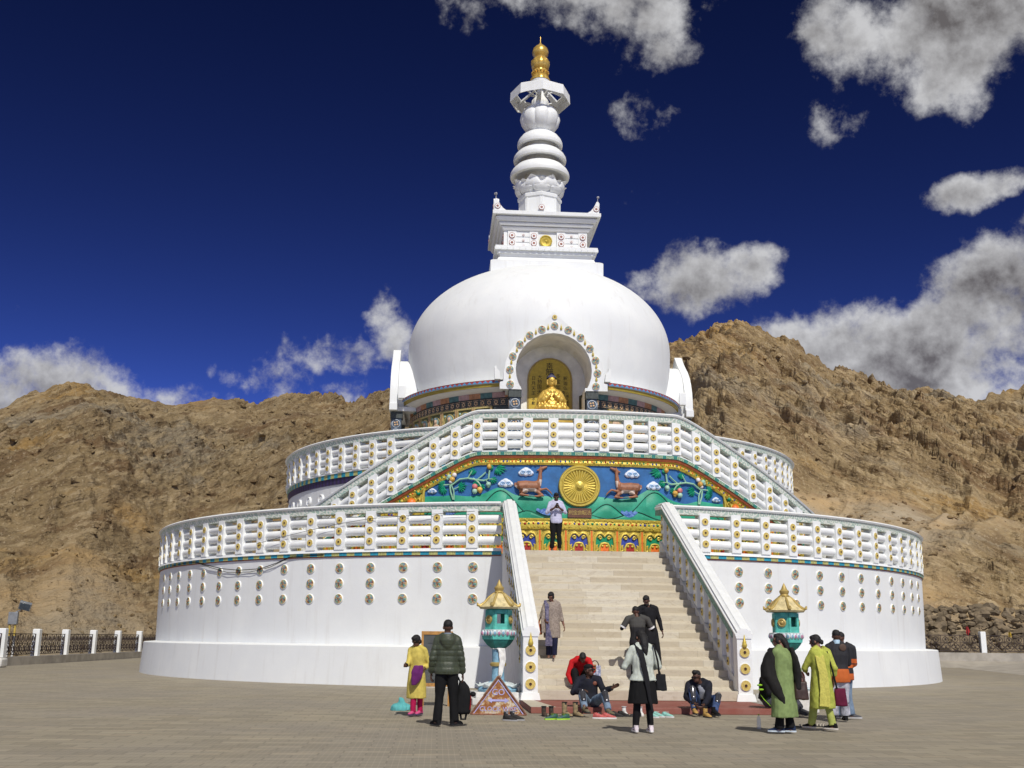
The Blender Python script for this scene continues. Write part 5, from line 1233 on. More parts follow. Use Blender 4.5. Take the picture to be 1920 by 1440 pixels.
def top(o, J, mat, name='jacket', infl=.02, hem=None, hw=.17, hd=.13, sleeve=1.95, amp=.007, w=1., waist=.088, sk=1., hemc=None, vox=.013, k=1., qz=1., arms='LR', extra=None):
    mb = MB(); torso(mb, J, infl, w, waist)
    for n in arms: arm(mb, J, n, infl * sk, sleeve)
    if hem is not None:
        L = (J['hipR'] - J['hipL']).normalized(); F = V((0, 0, 1)).cross(L); H = J['H']; pe = J['pel']
        c = hemc or V((pe.x, pe.y, hem)); c = V(c); m_ = pe.lerp(c, .5)
        x0 = .1 * H * w * J['wide'] + infl
        mb.loft([(pe + V((0, 0, .05)), L, F, x0 * .97, .077 * H + infl), (m_, L, F, (x0 + hw) * .5 + .006, (.08 * H + infl + hd) * .5 + .004), (c, L, F, hw, hd)], 20, p=2.2)
    if extra: extra(mb)
    return garment(name, o, mat, mb, vox, amp, 3, k, qz)
def trousers(o, J, mat, infl=.012, k=1., upto=1.97, ank=.03, amp=.006, name='trousers'):
    mb = MB(); H = J['H']; fr = torso_frames(J)
    mb.loft([(J['hipL'].lerp(J['hipR'], .5) - V((0, 0, .02)), fr[0][1], fr[0][2], .085 * H * J['wide'] + infl, .07 * H + infl), (fr[0][0], fr[0][1], fr[0][2], .1 * H * J['wide'] + infl, .075 * H + infl), (fr[0][0].lerp(fr[1][0], .35), fr[0][1], fr[0][2], .094 * H + infl, .07 * H + infl)], 18)
    for n in 'LR': leg(mb, J, n, infl, upto, k, ank)
    return garment(name, o, mat, mb, .013, amp, 2)
def hair(o, W, R, s, style='short', mat=None, name='hair'):
    mb = MB()
    if style == 'short':
        mb.ell(W(0, .022, .045), (.08 * s, .092 * s, .085 * s), rot=R, nu=16, nv=12); mb.ell(W(0, -.03, .09), (.062 * s, .05 * s, .034 * s), rot=R)
    elif style == 'quiff':
        mb.ell(W(0, .022, .045), (.08 * s, .092 * s, .085 * s), rot=R); mb.ell(W(0, -.035, .108), (.06 * s, .055 * s, .045 * s), rot=R)
    elif style in ('tied', 'long'):
        mb.ell(W(0, .024, .035), (.083 * s, .096 * s, .094 * s), rot=R, nu=16, nv=12); mb.ell(W(0, -.02, .085), (.068 * s, .06 * s, .04 * s), rot=R)
        for q in (-1, 1): mb.ell(W(q * .066, -.01, 0), (.02 * s, .05 * s, .055 * s), rot=R)
        if style == 'tied': mb.ell(W(0, .11, -.03), (.05 * s, .04 * s, .05 * s), rot=R)
        else: mb.tube([W(0, .07, .02), W(0, .115, -.06), W(.01, .13, -.16), W(.01, .12, -.26), W(.0, .11, -.34)], [.06 * s, .06 * s, .052 * s, .04 * s, .014 * s], 12, flat=1.3)
    elif style == 'bob':
        mb.ell(W(0, .02, .03), (.092 * s, .104 * s, .104 * s), rot=R); mb.ell(W(0, -.02, .09), (.075 * s, .065 * s, .04 * s), rot=R); mb.ell(W(0, .05, -.05), (.085 * s, .06 * s, .06 * s), rot=R)
    h = mb.build(name, mat or HAIRM, o); remesh(h, .009, 2, lambda p: .005 * noise.noise(p * 30) + .003 * noise.noise(p * 70)); return h
def slab_path(mb, pts, w, th, side, mi=0):
    """cloth strip: path, half widths, thickness, lateral vector"""
    n = len(pts); w = w if isinstance(w, (list, tuple)) else [w] * n; vs = []
    for i, p in enumerate(pts):
        p = V(p); t = (V(pts[min(i + 1, n - 1)]) - V(pts[max(i - 1, 0)])).normalized(); L = V(side if not isinstance(side, list) else side[i]); L = (L - t * L.dot(t)).normalized(); N = t.cross(L)
        vs += [p - L * w[i] - N * th, p + L * w[i] - N * th, p + L * w[i] + N * th, p - L * w[i] + N * th]
    fs = [(3, 2, 1, 0), (n * 4 - 4, n * 4 - 3, n * 4 - 2, n * 4 - 1)]
    for i in range(n - 1):
        for j in range(4): fs.append((i * 4 + j, i * 4 + (j + 1) % 4, i * 4 + 4 + (j + 1) % 4, i * 4 + 4 + j))
    mb.add([tuple(v) for v in vs], fs, mi); return mb
def scarf(o, name, mat, pts, w, th=.012, side=(1, 0, 0), amp=.01, vox=.011):
    mb = MB(); slab_path(mb, pts, w, th, side); return garment(name, o, mat, mb, vox, amp, 2, 1.6, .6)
def thing_at(o, loc): o.location = loc; return o
def bag(loc, w, d, h, mat, label, cat='handbag', strap=None, smat=None, taper=.82, rz=0, soft=.02, handle=None, name='handbag', hm=None):
    mb = MB(); L = V((1, 0, 0)); F = V((0, 1, 0))
    mb.loft([((0, 0, 0), L, F, w * .46, d * .42), ((0, 0, .02), L, F, w * .5, d * .5), ((0, 0, h * .5), L, F, w * .5 * (1 + taper) / 2, d * .48), ((0, 0, h * .93), L, F, w * .5 * taper, d * .3), ((0, 0, h), L, F, w * .45 * taper, d * .2)], 20, p=3.2)
    o = mb.build(name, mat, loc=loc, rz=rz); remesh(o, .011, 2, folder(soft * .4)); tag(o, label, cat)
    if strap:
        s_ = MB(); s_.tube([V(p) - V(loc) for p in strap], .009, 6, flat=1.8); q = s_.build('strap', smat or mat, o); q.rotation_euler.z = -rz
    if handle:
        for y in (-d * .2, d * .2):
            s_ = MB(); s_.tube([(handle * cos(pi * t / 10), y, h * .92 + handle * 1.5 * sin(pi * t / 10)) for t in range(11)], .009, 6); s_.build('handle', hm or smat or mat, o)
    return o

# 1 man with phone at the top of the stair
J = fig(1.84, elL=(-.29, -.05, 1.2), elR=(.3, -.05, 1.2), wrL=(-.07, -.25, 1.33), wrR=(.08, -.25, 1.33), hdL=(.5, -.3, .55), hdR=(-.5, -.3, .55), look=(.0, -.85, -.5), head=(0, -.05, 1.69), anL=(-.13, 0, .08), anR=(.11, -.03, .08), knL=(-.1, -.02, .53), knR=(.09, -.03, .53))
o, W, R, s = person((-1.05, -17.85, 4.158), J, SKIN_D, 'man in a pale lavender shirt looking at his phone on the top step', bare=True, curlL=.9, curlR=.9, nL=(0, -1, .3), nR=(0, -1, .3))
hair(o, W, R, s, 'quiff'); bd = MB(); bd.ell(W(0, -.05, -.075), (.058, .055, .05), rot=R); bd.build('beard', HAIRM, o)
top(o, J, cloth('shirt_lavender', (.5, .5, .64)), 'shirt', .018, .86, .19, .14, 1.45, amp=.009, sk=.8); trousers(o, J, BLK)
p = MB().box(-.037, -.005, -.075, .037, .005, .075).build('phone', pm('phone_black', (.01, .01, .012), .2, bmp=0), loc=(-1.045, -18.2, 5.57), bevel=.004); p.rotation_euler.x = -.6
tag(p, 'black phone held up in both hands by the man on the top step', 'phone')

# 2 woman in a beige kurta
J = fig(1.62, f=(-.15, -1), elR=(.23, .02, 1.02), wrR=(.29, -.03, .8), elL=(-.26, -.02, 1.03), wrL=(-.2, -.16, .92), look=(-.35, -.75, -.55), head=(-.03, -.05, 1.49), anL=(-.07, .06, .08), anR=(.05, -.05, .08), knL=(-.07, -.02, .46), knR=(.06, -.09, .45), wide=1.08)
o, W, R, s = person((-1.86, -24.5, 1.024), J, SKIN_M, 'woman in a long beige kurta and navy trousers walking barefoot down the stair', bare=True)
hair(o, W, R, s, 'tied')
BEI = cloth('kurta_beige', (.3, .245, .2), scale=30, var=.3, alt=(.36, .3, .25))
top(o, J, BEI, 'kurta', .02, .5, .21, .17, 1.55, amp=.008, waist=.095); trousers(o, J, NVY, .02, ank=.034)
scarf(o, 'scarf', cloth('scarf_blue', (.09, .09, .2), scale=20, var=.4, alt=(.2, .18, .24)), [(-.1, .12, 1.22), (-.14, .03, 1.4), (-.14, -.13, 1.26), (-.14, -.2, 1.0), (-.12, -.22, .7), (-.1, -.2, .45), (-.1, -.19, .3)], [.1, .07, .05, .045, .05, .09, .09])
scarf(o, 'shawl', BEI, [(-.14, .02, 1.36), (-.19, -.12, 1.15), (-.21, -.16, .9), (-.2, -.17, .62)], [.05, .065, .075, .07], .02)
bag((-2.2, -24.52, 1.6), .2, .12, .26, pm('bag_orange', (.42, .11, .02), .6), 'orange shoulder bag carried by the woman in the beige kurta', strap=[(-2.2, -24.5, 1.84), (-2.08, -24.42, 2.2), (-1.98, -24.4, 2.4)])

# 3 man in a black kurta
J = fig(1.76, f=(-.2, -1), pel=(-.06, .02, .95), chest=(-.08, .0, 1.3), neck=(-.1, -.04, 1.49), head=(-.14, -.08, 1.63), look=(-.45, -.7, -.6), shL=(-.3, -.02, 1.44), shR=(.1, -.02, 1.45), elR=(.2, .03, 1.16), wrR=(.25, -.05, .9), elL=(-.36, -.06, 1.15), wrL=(-.3, -.2, .95), hipL=(-.15, .02, .9), hipR=(.04, 0, .9), anR=(.17, -.02, .08), knR=(.12, -.07, .5), anL=(-.12, .1, .3), knL=(-.12, -.03, .62))
o, W, R, s = person((.55, -24.9, .80), J, SKIN_D, 'bearded man in a long black kurta coming down the right side of the stair', bare=True)
hair(o, W, R, s); MB().ell(W(0, -.05, -.07), (.06, .056, .055), rot=R).build('beard', HAIRM, o)
top(o, J, BLK2, 'kurta', .018, .6, .23, .17, 1.9, amp=.01); trousers(o, J, BLK2, .01)

# 4 man in a dark grey shirt, back to us
J = fig(1.72, f=(.1, 1), elL=(-.37, .02, 1.18), elR=(.37, .02, 1.16), wrL=(-.14, .3, 1.38), wrR=(.14, .3, 1.38), shL=(-.23, 0, 1.41), shR=(.23, 0, 1.41), head=(-.03, .06, 1.58), look=(.1, 1, -.25))
o, W, R, s = person((.1, -25.42, .577), J, SKIN_D, 'man in a dark grey shirt with white sleeve edges seen from behind, elbows raised', face=False, shoes=(BLK, BLK))
hair(o, W, R, s)
tm, k_, b_ = newmat('shirt_grey_black'); cz = k_.node('ShaderNodeSeparateXYZ'); k_.l.new(k_.coord(), cz.inputs[0])
setb(k_, b_, Base_Color=k_.mix(k_.maprange(cz.outputs[2], 1.2, 1.23), (.012, .012, .013), (.055, .053, .047)), Roughness=.85)
top(o, J, tm, 'shirt', .022, .82, .2, .15, .8, amp=.008); trousers(o, J, BLK)
for n in 'LR':
    a, b = J['sh' + n], J['el' + n]; MB().tube([a.lerp(b, .76), a.lerp(b, .9)], [.083, .08], 14).build('sleeve_edge', cloth('cloth_white', (.7, .7, .68)), o)
    mb = MB(); arm(mb, J, n, .004, 1.95); garment('sleeve', o, BLK, mb, .012, .003)

# 5 woman in a pale cardigan
J = fig(1.66, f=(-.05, 1), elL=(-.3, .02, 1.06), wrL=(-.2, .24, 1.12), elR=(.28, .04, 1.07), wrR=(.2, .26, 1.05), anL=(-.13, 0, .075), anR=(.12, .0, .075), knL=(-.1, .01, .47), knR=(.1, .01, .47), look=(-.35, 1, -.3), head=(-.02, .05, 1.54), wide=1.06)
o, W, R, s = person((-1.25, -33.27, 0), J, SKIN_M, 'woman in a pale cardigan and black dress seen from behind, white sneakers on her feet', face=False, shoes=(cloth('sneaker_white', (.68, .6, .62)), pm('sole_white', (.75, .72, .7), .6)))
hair(o, W, R, s, 'long')
DR = MB(); torso(DR, J, .008); L3, F3 = (1, 0, 0), (0, 1, 0)
DR.loft([((0, 0, 1.0), L3, F3, .19, .14), ((0, 0, .8), L3, F3, .215, .16), ((0, .0, .47), L3, F3, .255, .18)], 20); garment('dress', o, BLK, DR, .013, .008, 3, 1.2, .4)
top(o, J, cloth('cardigan_mint', (.5, .54, .47), scale=14), 'cardigan', .026, .84, .24, .17, 1.95, amp=.009); trousers(o, J, BLK, .004, name='leggings')
scarf(o, 'scarf', BLK2, [(-.1, .1, 1.38), (-.09, -.03, 1.43), (-.06, -.15, 1.3), (-.01, -.185, 1.1), (.03, -.2, .85), (.07, -.205, .6), (.12, -.2, .34)], [.05, .06, .05, .05, .045, .03, .02])
bag((-.95, -33.3, .68), .2, .11, .27, BLK2, 'black handbag hanging at the right side of the woman in the pale cardigan', strap=[(-.98, -33.32, .92), (-1.02, -33.42, 1.15), (-1.08, -33.38, 1.42), (-1.08, -33.2, 1.42), (-1.0, -33.2, 1.1), (-.94, -33.25, .92)])

# 6 man in a red jacket, seated and bent over
J = fig(1.72, pel=(0, .3, .33), chest=(0, .08, .58), neck=(.01, -.12, .7), head=(.03, -.25, .72), look=(-.1, -.55, -.85), shL=(-.2, -.06, .62), shR=(.2, -.06, .66), elL=(-.3, -.12, .33), wrL=(-.2, -.24, .12), elR=(.27, -.16, .42), wrR=(.14, -.36, .3), hipL=(-.1, .26, .3), hipR=(.1, .26, .3), knL=(-.16, -.22, .42), knR=(.2, -.2, .45), anL=(-.13, -.32, .06), anR=(.17, -.3, .06), toeL=(-.15, -.46, .03), toeR=(.2, -.44, .03))
o, W, R, s = person((-1.3, -25.55, .353), J, SKIN_D, 'man in a red jacket and black trousers bent over on the lowest steps', face=False, shoes=(BLK, BLK2))
hair(o, W, R, s)
def hood(mb): mb.tube([J['neck'] + V((-.1, .02, .02)), J['neck'] + V((-.09, .11, .0)), J['neck'] + V((.09, .11, .0)), J['neck'] + V((.1, .02, .02))], .05, 10)
top(o, J, cloth('jacket_red', (.5, .012, .015)), 'jacket', .024, None, sleeve=1.95, amp=.009, extra=hood); trousers(o, J, BLK, .018)
t_ = bag((-.92, -25.35, .577), .3, .13, .32, pm('bag_blue_pattern', (.22, .3, .6), .7, var=.6, scale=16, alt=(.6, .62, .7)), 'blue and white tote bag with brown flap on the step beside the red jacket', 'tote bag', handle=.09, name='tote_bag', taper=.95, hm=pm('leather_dark', (.03, .015, .01), .5))
MB().box(-.16, -.085, .18, .02, -.05, .34).build('flap', pm('leather_brown', (.32, .12, .03), .6), t_, bevel=.01)

# 7 seated man in a black motorcycle jacket, arm out
def guard(o, J, n):
    a, b = J['kn' + n], J['an' + n]; d = (b - a).normalized(); f = V((0, -1, .35)); f = (f - d * f.dot(d)).normalized(); l = d.cross(f); mb = MB(); vs = []; fs = []
    rows = ((-.05, .05, .03), (-.0, .075, .06), (.06, .07, .05), (.1, .06, .035), (.2, .06, .035), (.3, .045, .028))
    for t, w, h in rows:
        for k in range(9):
            an = -1.35 + 2.7 * k / 8; vs.append(a + d * t + l * w * sin(an) * .95 + f * (.03 + h * cos(an) + .03))
    for i in range(len(rows) - 1):
        for k in range(8): fs.append((i * 9 + k, i * 9 + k + 1, i * 9 + 10 + k, i * 9 + 9 + k))
    mb.add([tuple(v) for v in vs], fs); mb.ell(a + f * .085 - d * .0, (.04, .03, .05), nu=10, nv=8)
    g = mb.build('shin_guard', pm('guard_grey', (.09, .09, .1), .22, .6, bmp=.05), o); m = g.modifiers.new('t', 'SOLIDIFY'); m.thickness = .008
JEAN = cloth('jeans_light', (.16, .22, .3), scale=10, var=.25); JEAND = cloth('jeans_blue', (.045, .075, .17), scale=10, var=.3)
GLS = pm('sunglasses', (.01, .008, .008), .1, bmp=0)
def glasses(o, W, R, s):
    mb = MB()
    for q in (-1, 1): mb.ell(W(q * .034, -.1, .014), (.029 * s, .009 * s, .021 * s), rot=R); mb.tube([W(q * .06, -.095, .018), W(q * .08, -.02, .016), W(q * .08, .02, .008)], .004, 5)
    mb.tube([W(-.01, -.108, .016), W(.01, -.108, .016)], .004, 5); mb.build('sunglasses', GLS, o)
J = fig(1.76, f=(.1, -1), pel=(0, .12, .25), chest=(-.02, .16, .52), neck=(-.02, .1, .71), head=(-.01, .05, .86), look=(.85, -.5, .05), shL=(-.22, .14, .66), shR=(.18, .1, .67), elL=(-.36, -.02, .42), wrL=(-.2, -.2, .46), elR=(.26, -.16, .46), wrR=(.42, -.34, .53), hdR=(.8, -.3, .5), hipL=(-.1, .06, .22), hipR=(.1, .06, .22), knL=(-.26, -.68, .4), knR=(.2, -.66, .4), anL=(-.26, -1.1, .13), anR=(.22, -1.06, .1), toeL=(-.22, -1.22, .2), toeR=(.28, -1.2, .04))
o, W, R, s = person((-1.46, -28.42, 0), J, SKIN_D, 'seated man in black jacket and light jeans, one arm held out to the side', curlR=.15, nR=(0, -1, -.3), nL=(0, -.3, -1), shoes=(pm('boot_olive', (.14, .12, .07), .8), pm('sole_dark', (.03, .03, .03), .8)))
hair(o, W, R, s); glasses(o, W, R, s)
c_ = MB(); c_.ell(W(0, .015, .075), (.088 * s, .1 * s, .058 * s), rot=R); c_.ell(W(0, -.09, .07), (.06 * s, .06 * s, .012 * s), rot=R); c_.build('cap', BLK, o)
JM = cloth('jacket_black_blue', (.014, .015, .02), scale=3.2, var=.2, alt=(.015, .016, .028))
top(o, J, JM, 'jacket', .034, None, sleeve=1.93, amp=.009); trousers(o, J, JEAN, .016, upto=1.9)
for n in 'LR': guard(o, J, n)
mb = MB(); mb.ell((.1, .0, .6), (.045, .02, .045)); mb.build('badge', pm('badge_orange', (.2, .06, .03), .6), o)

# 8 seated man lacing his boots
J = fig(1.74, f=(-.15, -1), pel=(.06, .1, .25), chest=(.0, -.05, .5), neck=(-.05, -.2, .66), head=(-.12, -.27, .76), look=(-.75, -.6, -.3), shL=(-.25, -.12, .6), shR=(.17, -.08, .61), elL=(-.36, -.3, .36), wrL=(-.28, -.78, .24), elR=(.08, -.4, .33), wrR=(-.12, -.8, .22), hdL=(.2, -.6, -.5), hdR=(-.4, -.6, -.5), hipL=(-.06, .04, .22), hipR=(.16, .04, .22), knL=(-.27, -.45, .5), knR=(.24, -.52, .36), anL=(-.3, -.78, .1), anR=(.05, -1.0, .09), toeL=(-.3, -.95, .05), toeR=(.1, -1.16, .04))
o, W, R, s = person((.86, -28.42, 0), J, SKIN_D, 'seated man in a black jacket and blue jeans bending to lace a tan boot', curlL=1., curlR=1., shoes=(pm('boot_tan', (.45, .27, .07), .75, var=.25), pm('sole_dark', (.03, .03, .03), .8), .05))
for ch in o.children:
    if ch.name.startswith('shoe') and sum(v.co.x for v in ch.data.vertices) / len(ch.data.vertices) > -.1: ch.data.materials[0] = BLK; ch.name = 'sock'
hair(o, W, R, s, 'quiff'); glasses(o, W, R, s)
top(o, J, JM, 'jacket', .036, None, sleeve=1.93, amp=.01); trousers(o, J, JEAND, .018, upto=1.92)
sh_ = MB(); sh_.loft([((-.07, -.27, .58), (1, 0, 0), (0, -.5, .8), .05, .02), ((.0, -.24, .44), (1, 0, 0), (0, -.7, .6), .08, .03), ((.03, -.16, .3), (1, 0, 0), (0, -.8, .4), .09, .03)], 14); garment('shirt', o, cloth('shirt_grey', (.3, .31, .35)), sh_, .011, .006)
for n in 'LR': guard(o, J, n)

# 9 woman in a green kurta and black shawl
J = fig(1.64, f=(-.55, .83), elL=(-.3, .06, 1.05), wrL=(-.22, .22, .95), elR=(.26, -.02, 1.03), wrR=(.22, .12, .85), look=(-1, .25, -.1), head=(-.04, .04, 1.51), anL=(-.1, .0, .08), anR=(.1, .02, .08), toeL=(-.28, .06, .04), toeR=(-.06, .1, .04), wide=1.1)
BSO = (cloth('shoe_blue', (.02, .035, .08)), pm('sole_pale', (.55, .62, .66), .6))
o, W, R, s = person((1.14, -33.25, 0), J, SKIN_M, 'woman in a long green kurta with a black shawl and blue shoes, looking left', shoes=BSO)
hair(o, W, R, s, 'long'); GRN = cloth('kurta_green', (.2, .27, .1), scale=10)
top(o, J, GRN, 'kurta', .022, .27, .25, .19, 1.5, amp=.008, waist=.1, qz=.5); trousers(o, J, BLK, .008, ank=.045)
mb = MB(); L3, F3 = (1, 0, 0), (0, 1, 0)
mb.loft([((-.12, .0, 1.4), L3, F3, .06, .1), ((-.19, .0, 1.3), L3, F3, .09, .13), ((-.25, .0, 1.1), L3, F3, .12, .15), ((-.25, -.03, .92), L3, F3, .13, .15), ((-.16, -.1, .75), L3, F3, .12, .11), ((-.1, -.16, .6), L3, F3, .08, .06), ((-.06, -.18, .48), L3, F3, .035, .03)], 18)
mb.tube([(-.18, .12, 1.36), (-.1, .17, 1.28), (.08, .17, 1.24), (.2, .1, 1.34)], [.05, .06, .06, .05], 10)
mb.loft([((.13, .0, 1.4), L3, F3, .05, .1), ((.19, .0, 1.25), L3, F3, .07, .13), ((.23, .0, .98), L3, F3, .075, .13), ((.23, -.02, .72), L3, F3, .06, .1)], 16)
garment('shawl', o, cloth('shawl_black', (.014, .013, .012)), mb, .014, .012, 3, 1.2, .6)
bag((1.42, -33.3, .55), .26, .13, .3, pm('leather_brown_dark', (.045, .022, .014), .5), 'dark brown handbag on the right arm of the woman in green', strap=[(1.34, -33.3, .82), (1.36, -33.28, 1.05), (1.42, -33.26, 1.05), (1.5, -33.3, .82)])

# 10 woman in lime green
J = fig(1.63, f=(-.4, .92), elL=(-.27, .06, 1.05), wrL=(-.2, .2, .98), elR=(.24, -.02, 1.05), wrR=(.24, .08, .84), look=(-.9, .5, -.25), head=(-.06, .05, 1.5), anL=(-.14, .22, .09), anR=(.14, -.06, .09), knL=(-.1, .12, .47), knR=(.1, .02, .47), toeL=(-.24, .36, .04), toeR=(.22, -.24, .05), wide=1.04)
J['toeR'] = V((.02, .06, .04))
o, W, R, s = person((1.98, -32.72, 0), J, SKIN_M, 'woman in a lime green kurta with two handbags, walking to the left', shoes=(BLK, pm('sole_cream', (.6, .55, .48), .7)))
hair(o, W, R, s, 'tied'); LIM = cloth('kurta_lime', (.4, .43, .075), scale=14, var=.2)
top(o, J, LIM, 'kurta', .022, .38, .24, .18, 1.6, amp=.008, waist=.092, qz=.5); trousers(o, J, cloth('trousers_lime', (.36, .4, .1)), .012, ank=.036, amp=.01)
scarf(o, 'dupatta', cloth('dupatta_lime', (.5, .46, .1), scale=30), [(-.12, .12, 1.28), (-.1, .0, 1.4), (-.06, -.14, 1.25), (-.03, -.19, 1.0), (-.02, -.21, .7), (-.04, -.22, .42)], [.06, .06, .08, .08, .085, .1])
bag((1.62, -32.66, .68), .24, .12, .22, pm('leather_oxblood', (.12, .02, .015), .45), 'oxblood red handbag with upright handles on the left arm of the woman in lime', handle=.08)
bag((2.3, -32.72, .42), .24, .14, .3, cloth('bag_burgundy', (.1, .008, .03)), 'burgundy cloth bag slung at the right hip of the woman in lime', strap=[(2.24, -32.75, .7), (2.16, -32.8, 1.0), (2.08, -32.78, 1.34)], smat=BLK)

# 11, 12 riders in orange and black jackets
JO, k_, b_ = newmat('jacket_orange_black'); cz = k_.node('ShaderNodeSeparateXYZ'); k_.l.new(k_.coord(), cz.inputs[0])
setb(k_, b_, Base_Color=k_.ramp(k_.math('MULTIPLY', cz.outputs[2], .5), [(0, (.5, .11, .015)), (.49, (.5, .11, .015)), (.495, (.014, .014, .018)), (1, (.014, .014, .018))], 'CONSTANT'), Roughness=.8)
JS, k_, b_ = newmat('jacket_striped'); cz = k_.node('ShaderNodeSeparateXYZ'); k_.l.new(k_.coord(), cz.inputs[0])
setb(k_, b_, Base_Color=k_.ramp(k_.math('MULTIPLY', cz.outputs[2], .5), [(0, (.55, .11, .015)), (.445, (.014, .014, .018)), (.5, (.55, .11, .015)), (.53, (.014, .014, .018)), (.54, (.5, .1, .015)), (.585, (.014, .014, .018))], 'CONSTANT'), Roughness=.8)
J = fig(1.72, f=(.15, 1), elL=(-.25, .08, 1.1), wrL=(-.12, .3, 1.05), elR=(.24, .08, 1.1), wrR=(.14, .3, 1.05), look=(.1, 1, -.2), anL=(-.14, 0, .08), anR=(.1, .02, .08))
o, W, R, s = person((3.12, -30.45, 0), J, SKIN_D, 'person in a black jacket with orange hem and pale blue collar, back turned', face=False, shoes=(BLK, BLK2, .06))
hair(o, W, R, s); top(o, J, JO, 'jacket', .035, .74, .22, .16, 1.95, amp=.008)
MB().tube([J['neck'] + V((0, .01, .0)), J['neck'] + V((0, .02, .075))], [.075, .07], 14).build('collar', cloth('collar_blue', (.4, .55, .66)), o)
MB().ell(J['chest'] + V((.06, -.155, .14)), (.07, .012, .07)).build('emblem', pm('emblem_brown', (.08, .045, .03), .7), o)
trousers(o, J, cloth('motocross_white', (.5, .52, .6), scale=5, var=.7, alt=(.6, .6, .66)), .03, upto=1.9, ank=.04)
for n in 'LR': MB().tube([J['kn' + n] + V((0, -.0, -.12)), J['an' + n] + V((0, 0, .1))], [.085, .075], 12).build('boot_guard', BLK2, o)
J = fig(1.7, f=(-.6, .8), elL=(-.2, .2, 1.08), wrL=(-.28, .3, 1.05), elR=(.22, .0, 1.08), wrR=(.12, .2, .98), look=(-.9, .4, -.3), head=(-.04, .03, 1.57), shR=(.18, -.02, 1.38), anL=(-.1, .05, .08), anR=(.1, .0, .08), toeL=(-.2, .2, .04), toeR=(.22, -.1, .04))
J['toeR'] = V((.24, -.06, .04))
o, W, R, s = person((3.46, -29.85, 0), J, SKIN_D, 'person in orange and black striped jacket and jeans at the right end of the group', shoes=(pm('shoe_grey', (.06, .06, .065), .7), pm('sole_grey', (.4, .4, .4), .7)))
hair(o, W, R, s); top(o, J, JS, 'jacket', .034, .76, .21, .16, 1.95, amp=.008); trousers(o, J, JEAN, .02, ank=.036)

# 13 seated rider in black and neon green
J = fig(1.74, f=(.9, -.45), r=(.45, .9, 0), pel=(0, .02, .3), chest=(.02, .0, .58), neck=(.06, -.02, .76), head=(.1, -.04, .9), look=(.9, -.4, -.1), shL=(-.1, -.16, .7), shR=(.12, .16, .7), elL=(-.02, -.24, .44), wrL=(.28, -.2, .46), elR=(.26, .14, .46), wrR=(.42, -.02, .46), hipL=(.02, -.1, .26), hipR=(.06, .1, .26), knL=(.46, -.3, .42), knR=(.48, -.08, .44), anL=(.48, -.66, .1), anR=(.62, -.42, .1), toeL=(.58, -.82, .04), toeR=(.74, -.54, .04))
o, W, R, s = person((2.3, -28.35, 0), J, SKIN_D, 'rider in a black and neon green jacket seated behind the woman in green', shoes=(pm('boot_black', (.03, .03, .034), .6), pm('sole_dark', (.03, .03, .03), .8), .08))
hair(o, W, R, s); jk = top(o, J, BLK, 'jacket', .036, None, sleeve=1.93, amp=.008); trousers(o, J, cloth('riding_grey', (.06, .06, .075)), .022, upto=1.85)
NEO = cloth('neon_green', (.25, .5, .03))
for z, w_ in ((.62, .05), (.53, .04)): MB().ell((-.2 + (.62 - z) * .3, -.235, z - .02), (.06, .035, .022)).build('stripe', NEO, o)
mb = MB(); mb.loft([((-.16, -.14, .4), (.6, .3, -.7), (-.4, -.9, 0), .03, .03), ((-.1, -.2, .3), (.6, .3, -.7), (-.4, -.9, 0), .07, .05), ((0, -.22, .2), (.6, .3, -.7), (-.4, -.9, 0), .04, .04)], 10); mb.build('stripe', NEO, o)

# 14 woman in a yellow kurta
J = fig(1.55, f=(-.5, -.86), elL=(-.17, -.1, 1.0), wrL=(-.22, -.3, .96), hdL=(-.3, -.8, .1), elR=(.23, -.02, .98), wrR=(.1, -.17, .87), look=(-.6, -.6, -.55), head=(-.03, -.05, 1.43), anL=(-.05, -.06, .08), anR=(.08, .06, .08), knL=(-.05, -.08, .44), knR=(.07, .03, .44))
YK = cloth('kurta_yellow', (.56, .45, .1), scale=12, var=.12)
o, W, R, s = person((-5.06, -29.7, 0), J, SKIN_D, 'woman in a yellow kurta and magenta trousers holding a purple cloth', shoes=(cloth('shoe_pink', (.55, .08, .2)), pm('sole_purple', (.08, .04, .1), .7)))
hair(o, W, R, s, 'bob'); top(o, J, YK, 'kurta', .02, .34, .2, .16, 1.6, amp=.008, waist=.09, qz=.5); trousers(o, J, cloth('trousers_magenta', (.4, .01, .07)), .006)
mb = MB(); mb.loft([((.03, -.23, .97), (1, .3, 0), (0, 1, 0), .09, .05), ((.01, -.25, .84), (1, .3, 0), (0, 1, 0), .12, .05), ((-.01, -.25, .72), (1, .3, 0), (0, 1, 0), .1, .045), ((-.05, -.25, .6), (1, .3, 0), (0, 1, 0), .05, .03)], 14)
g_ = mb.build('cloth', cloth('cloth_purple', (.13, .02, .13)), loc=(-5.06, -29.7, 0)); remesh(g_, .012, 3, folder(.012)); tag(g_, 'purple cloth hanging from the hand of the woman in yellow', 'cloth')
for n in 'L': MB().tube([J['wrL'].lerp(J['elL'], .12), J['wrL'].lerp(J['elL'], .3)], [.036, .04], 12).build('cuff', BLK, o)

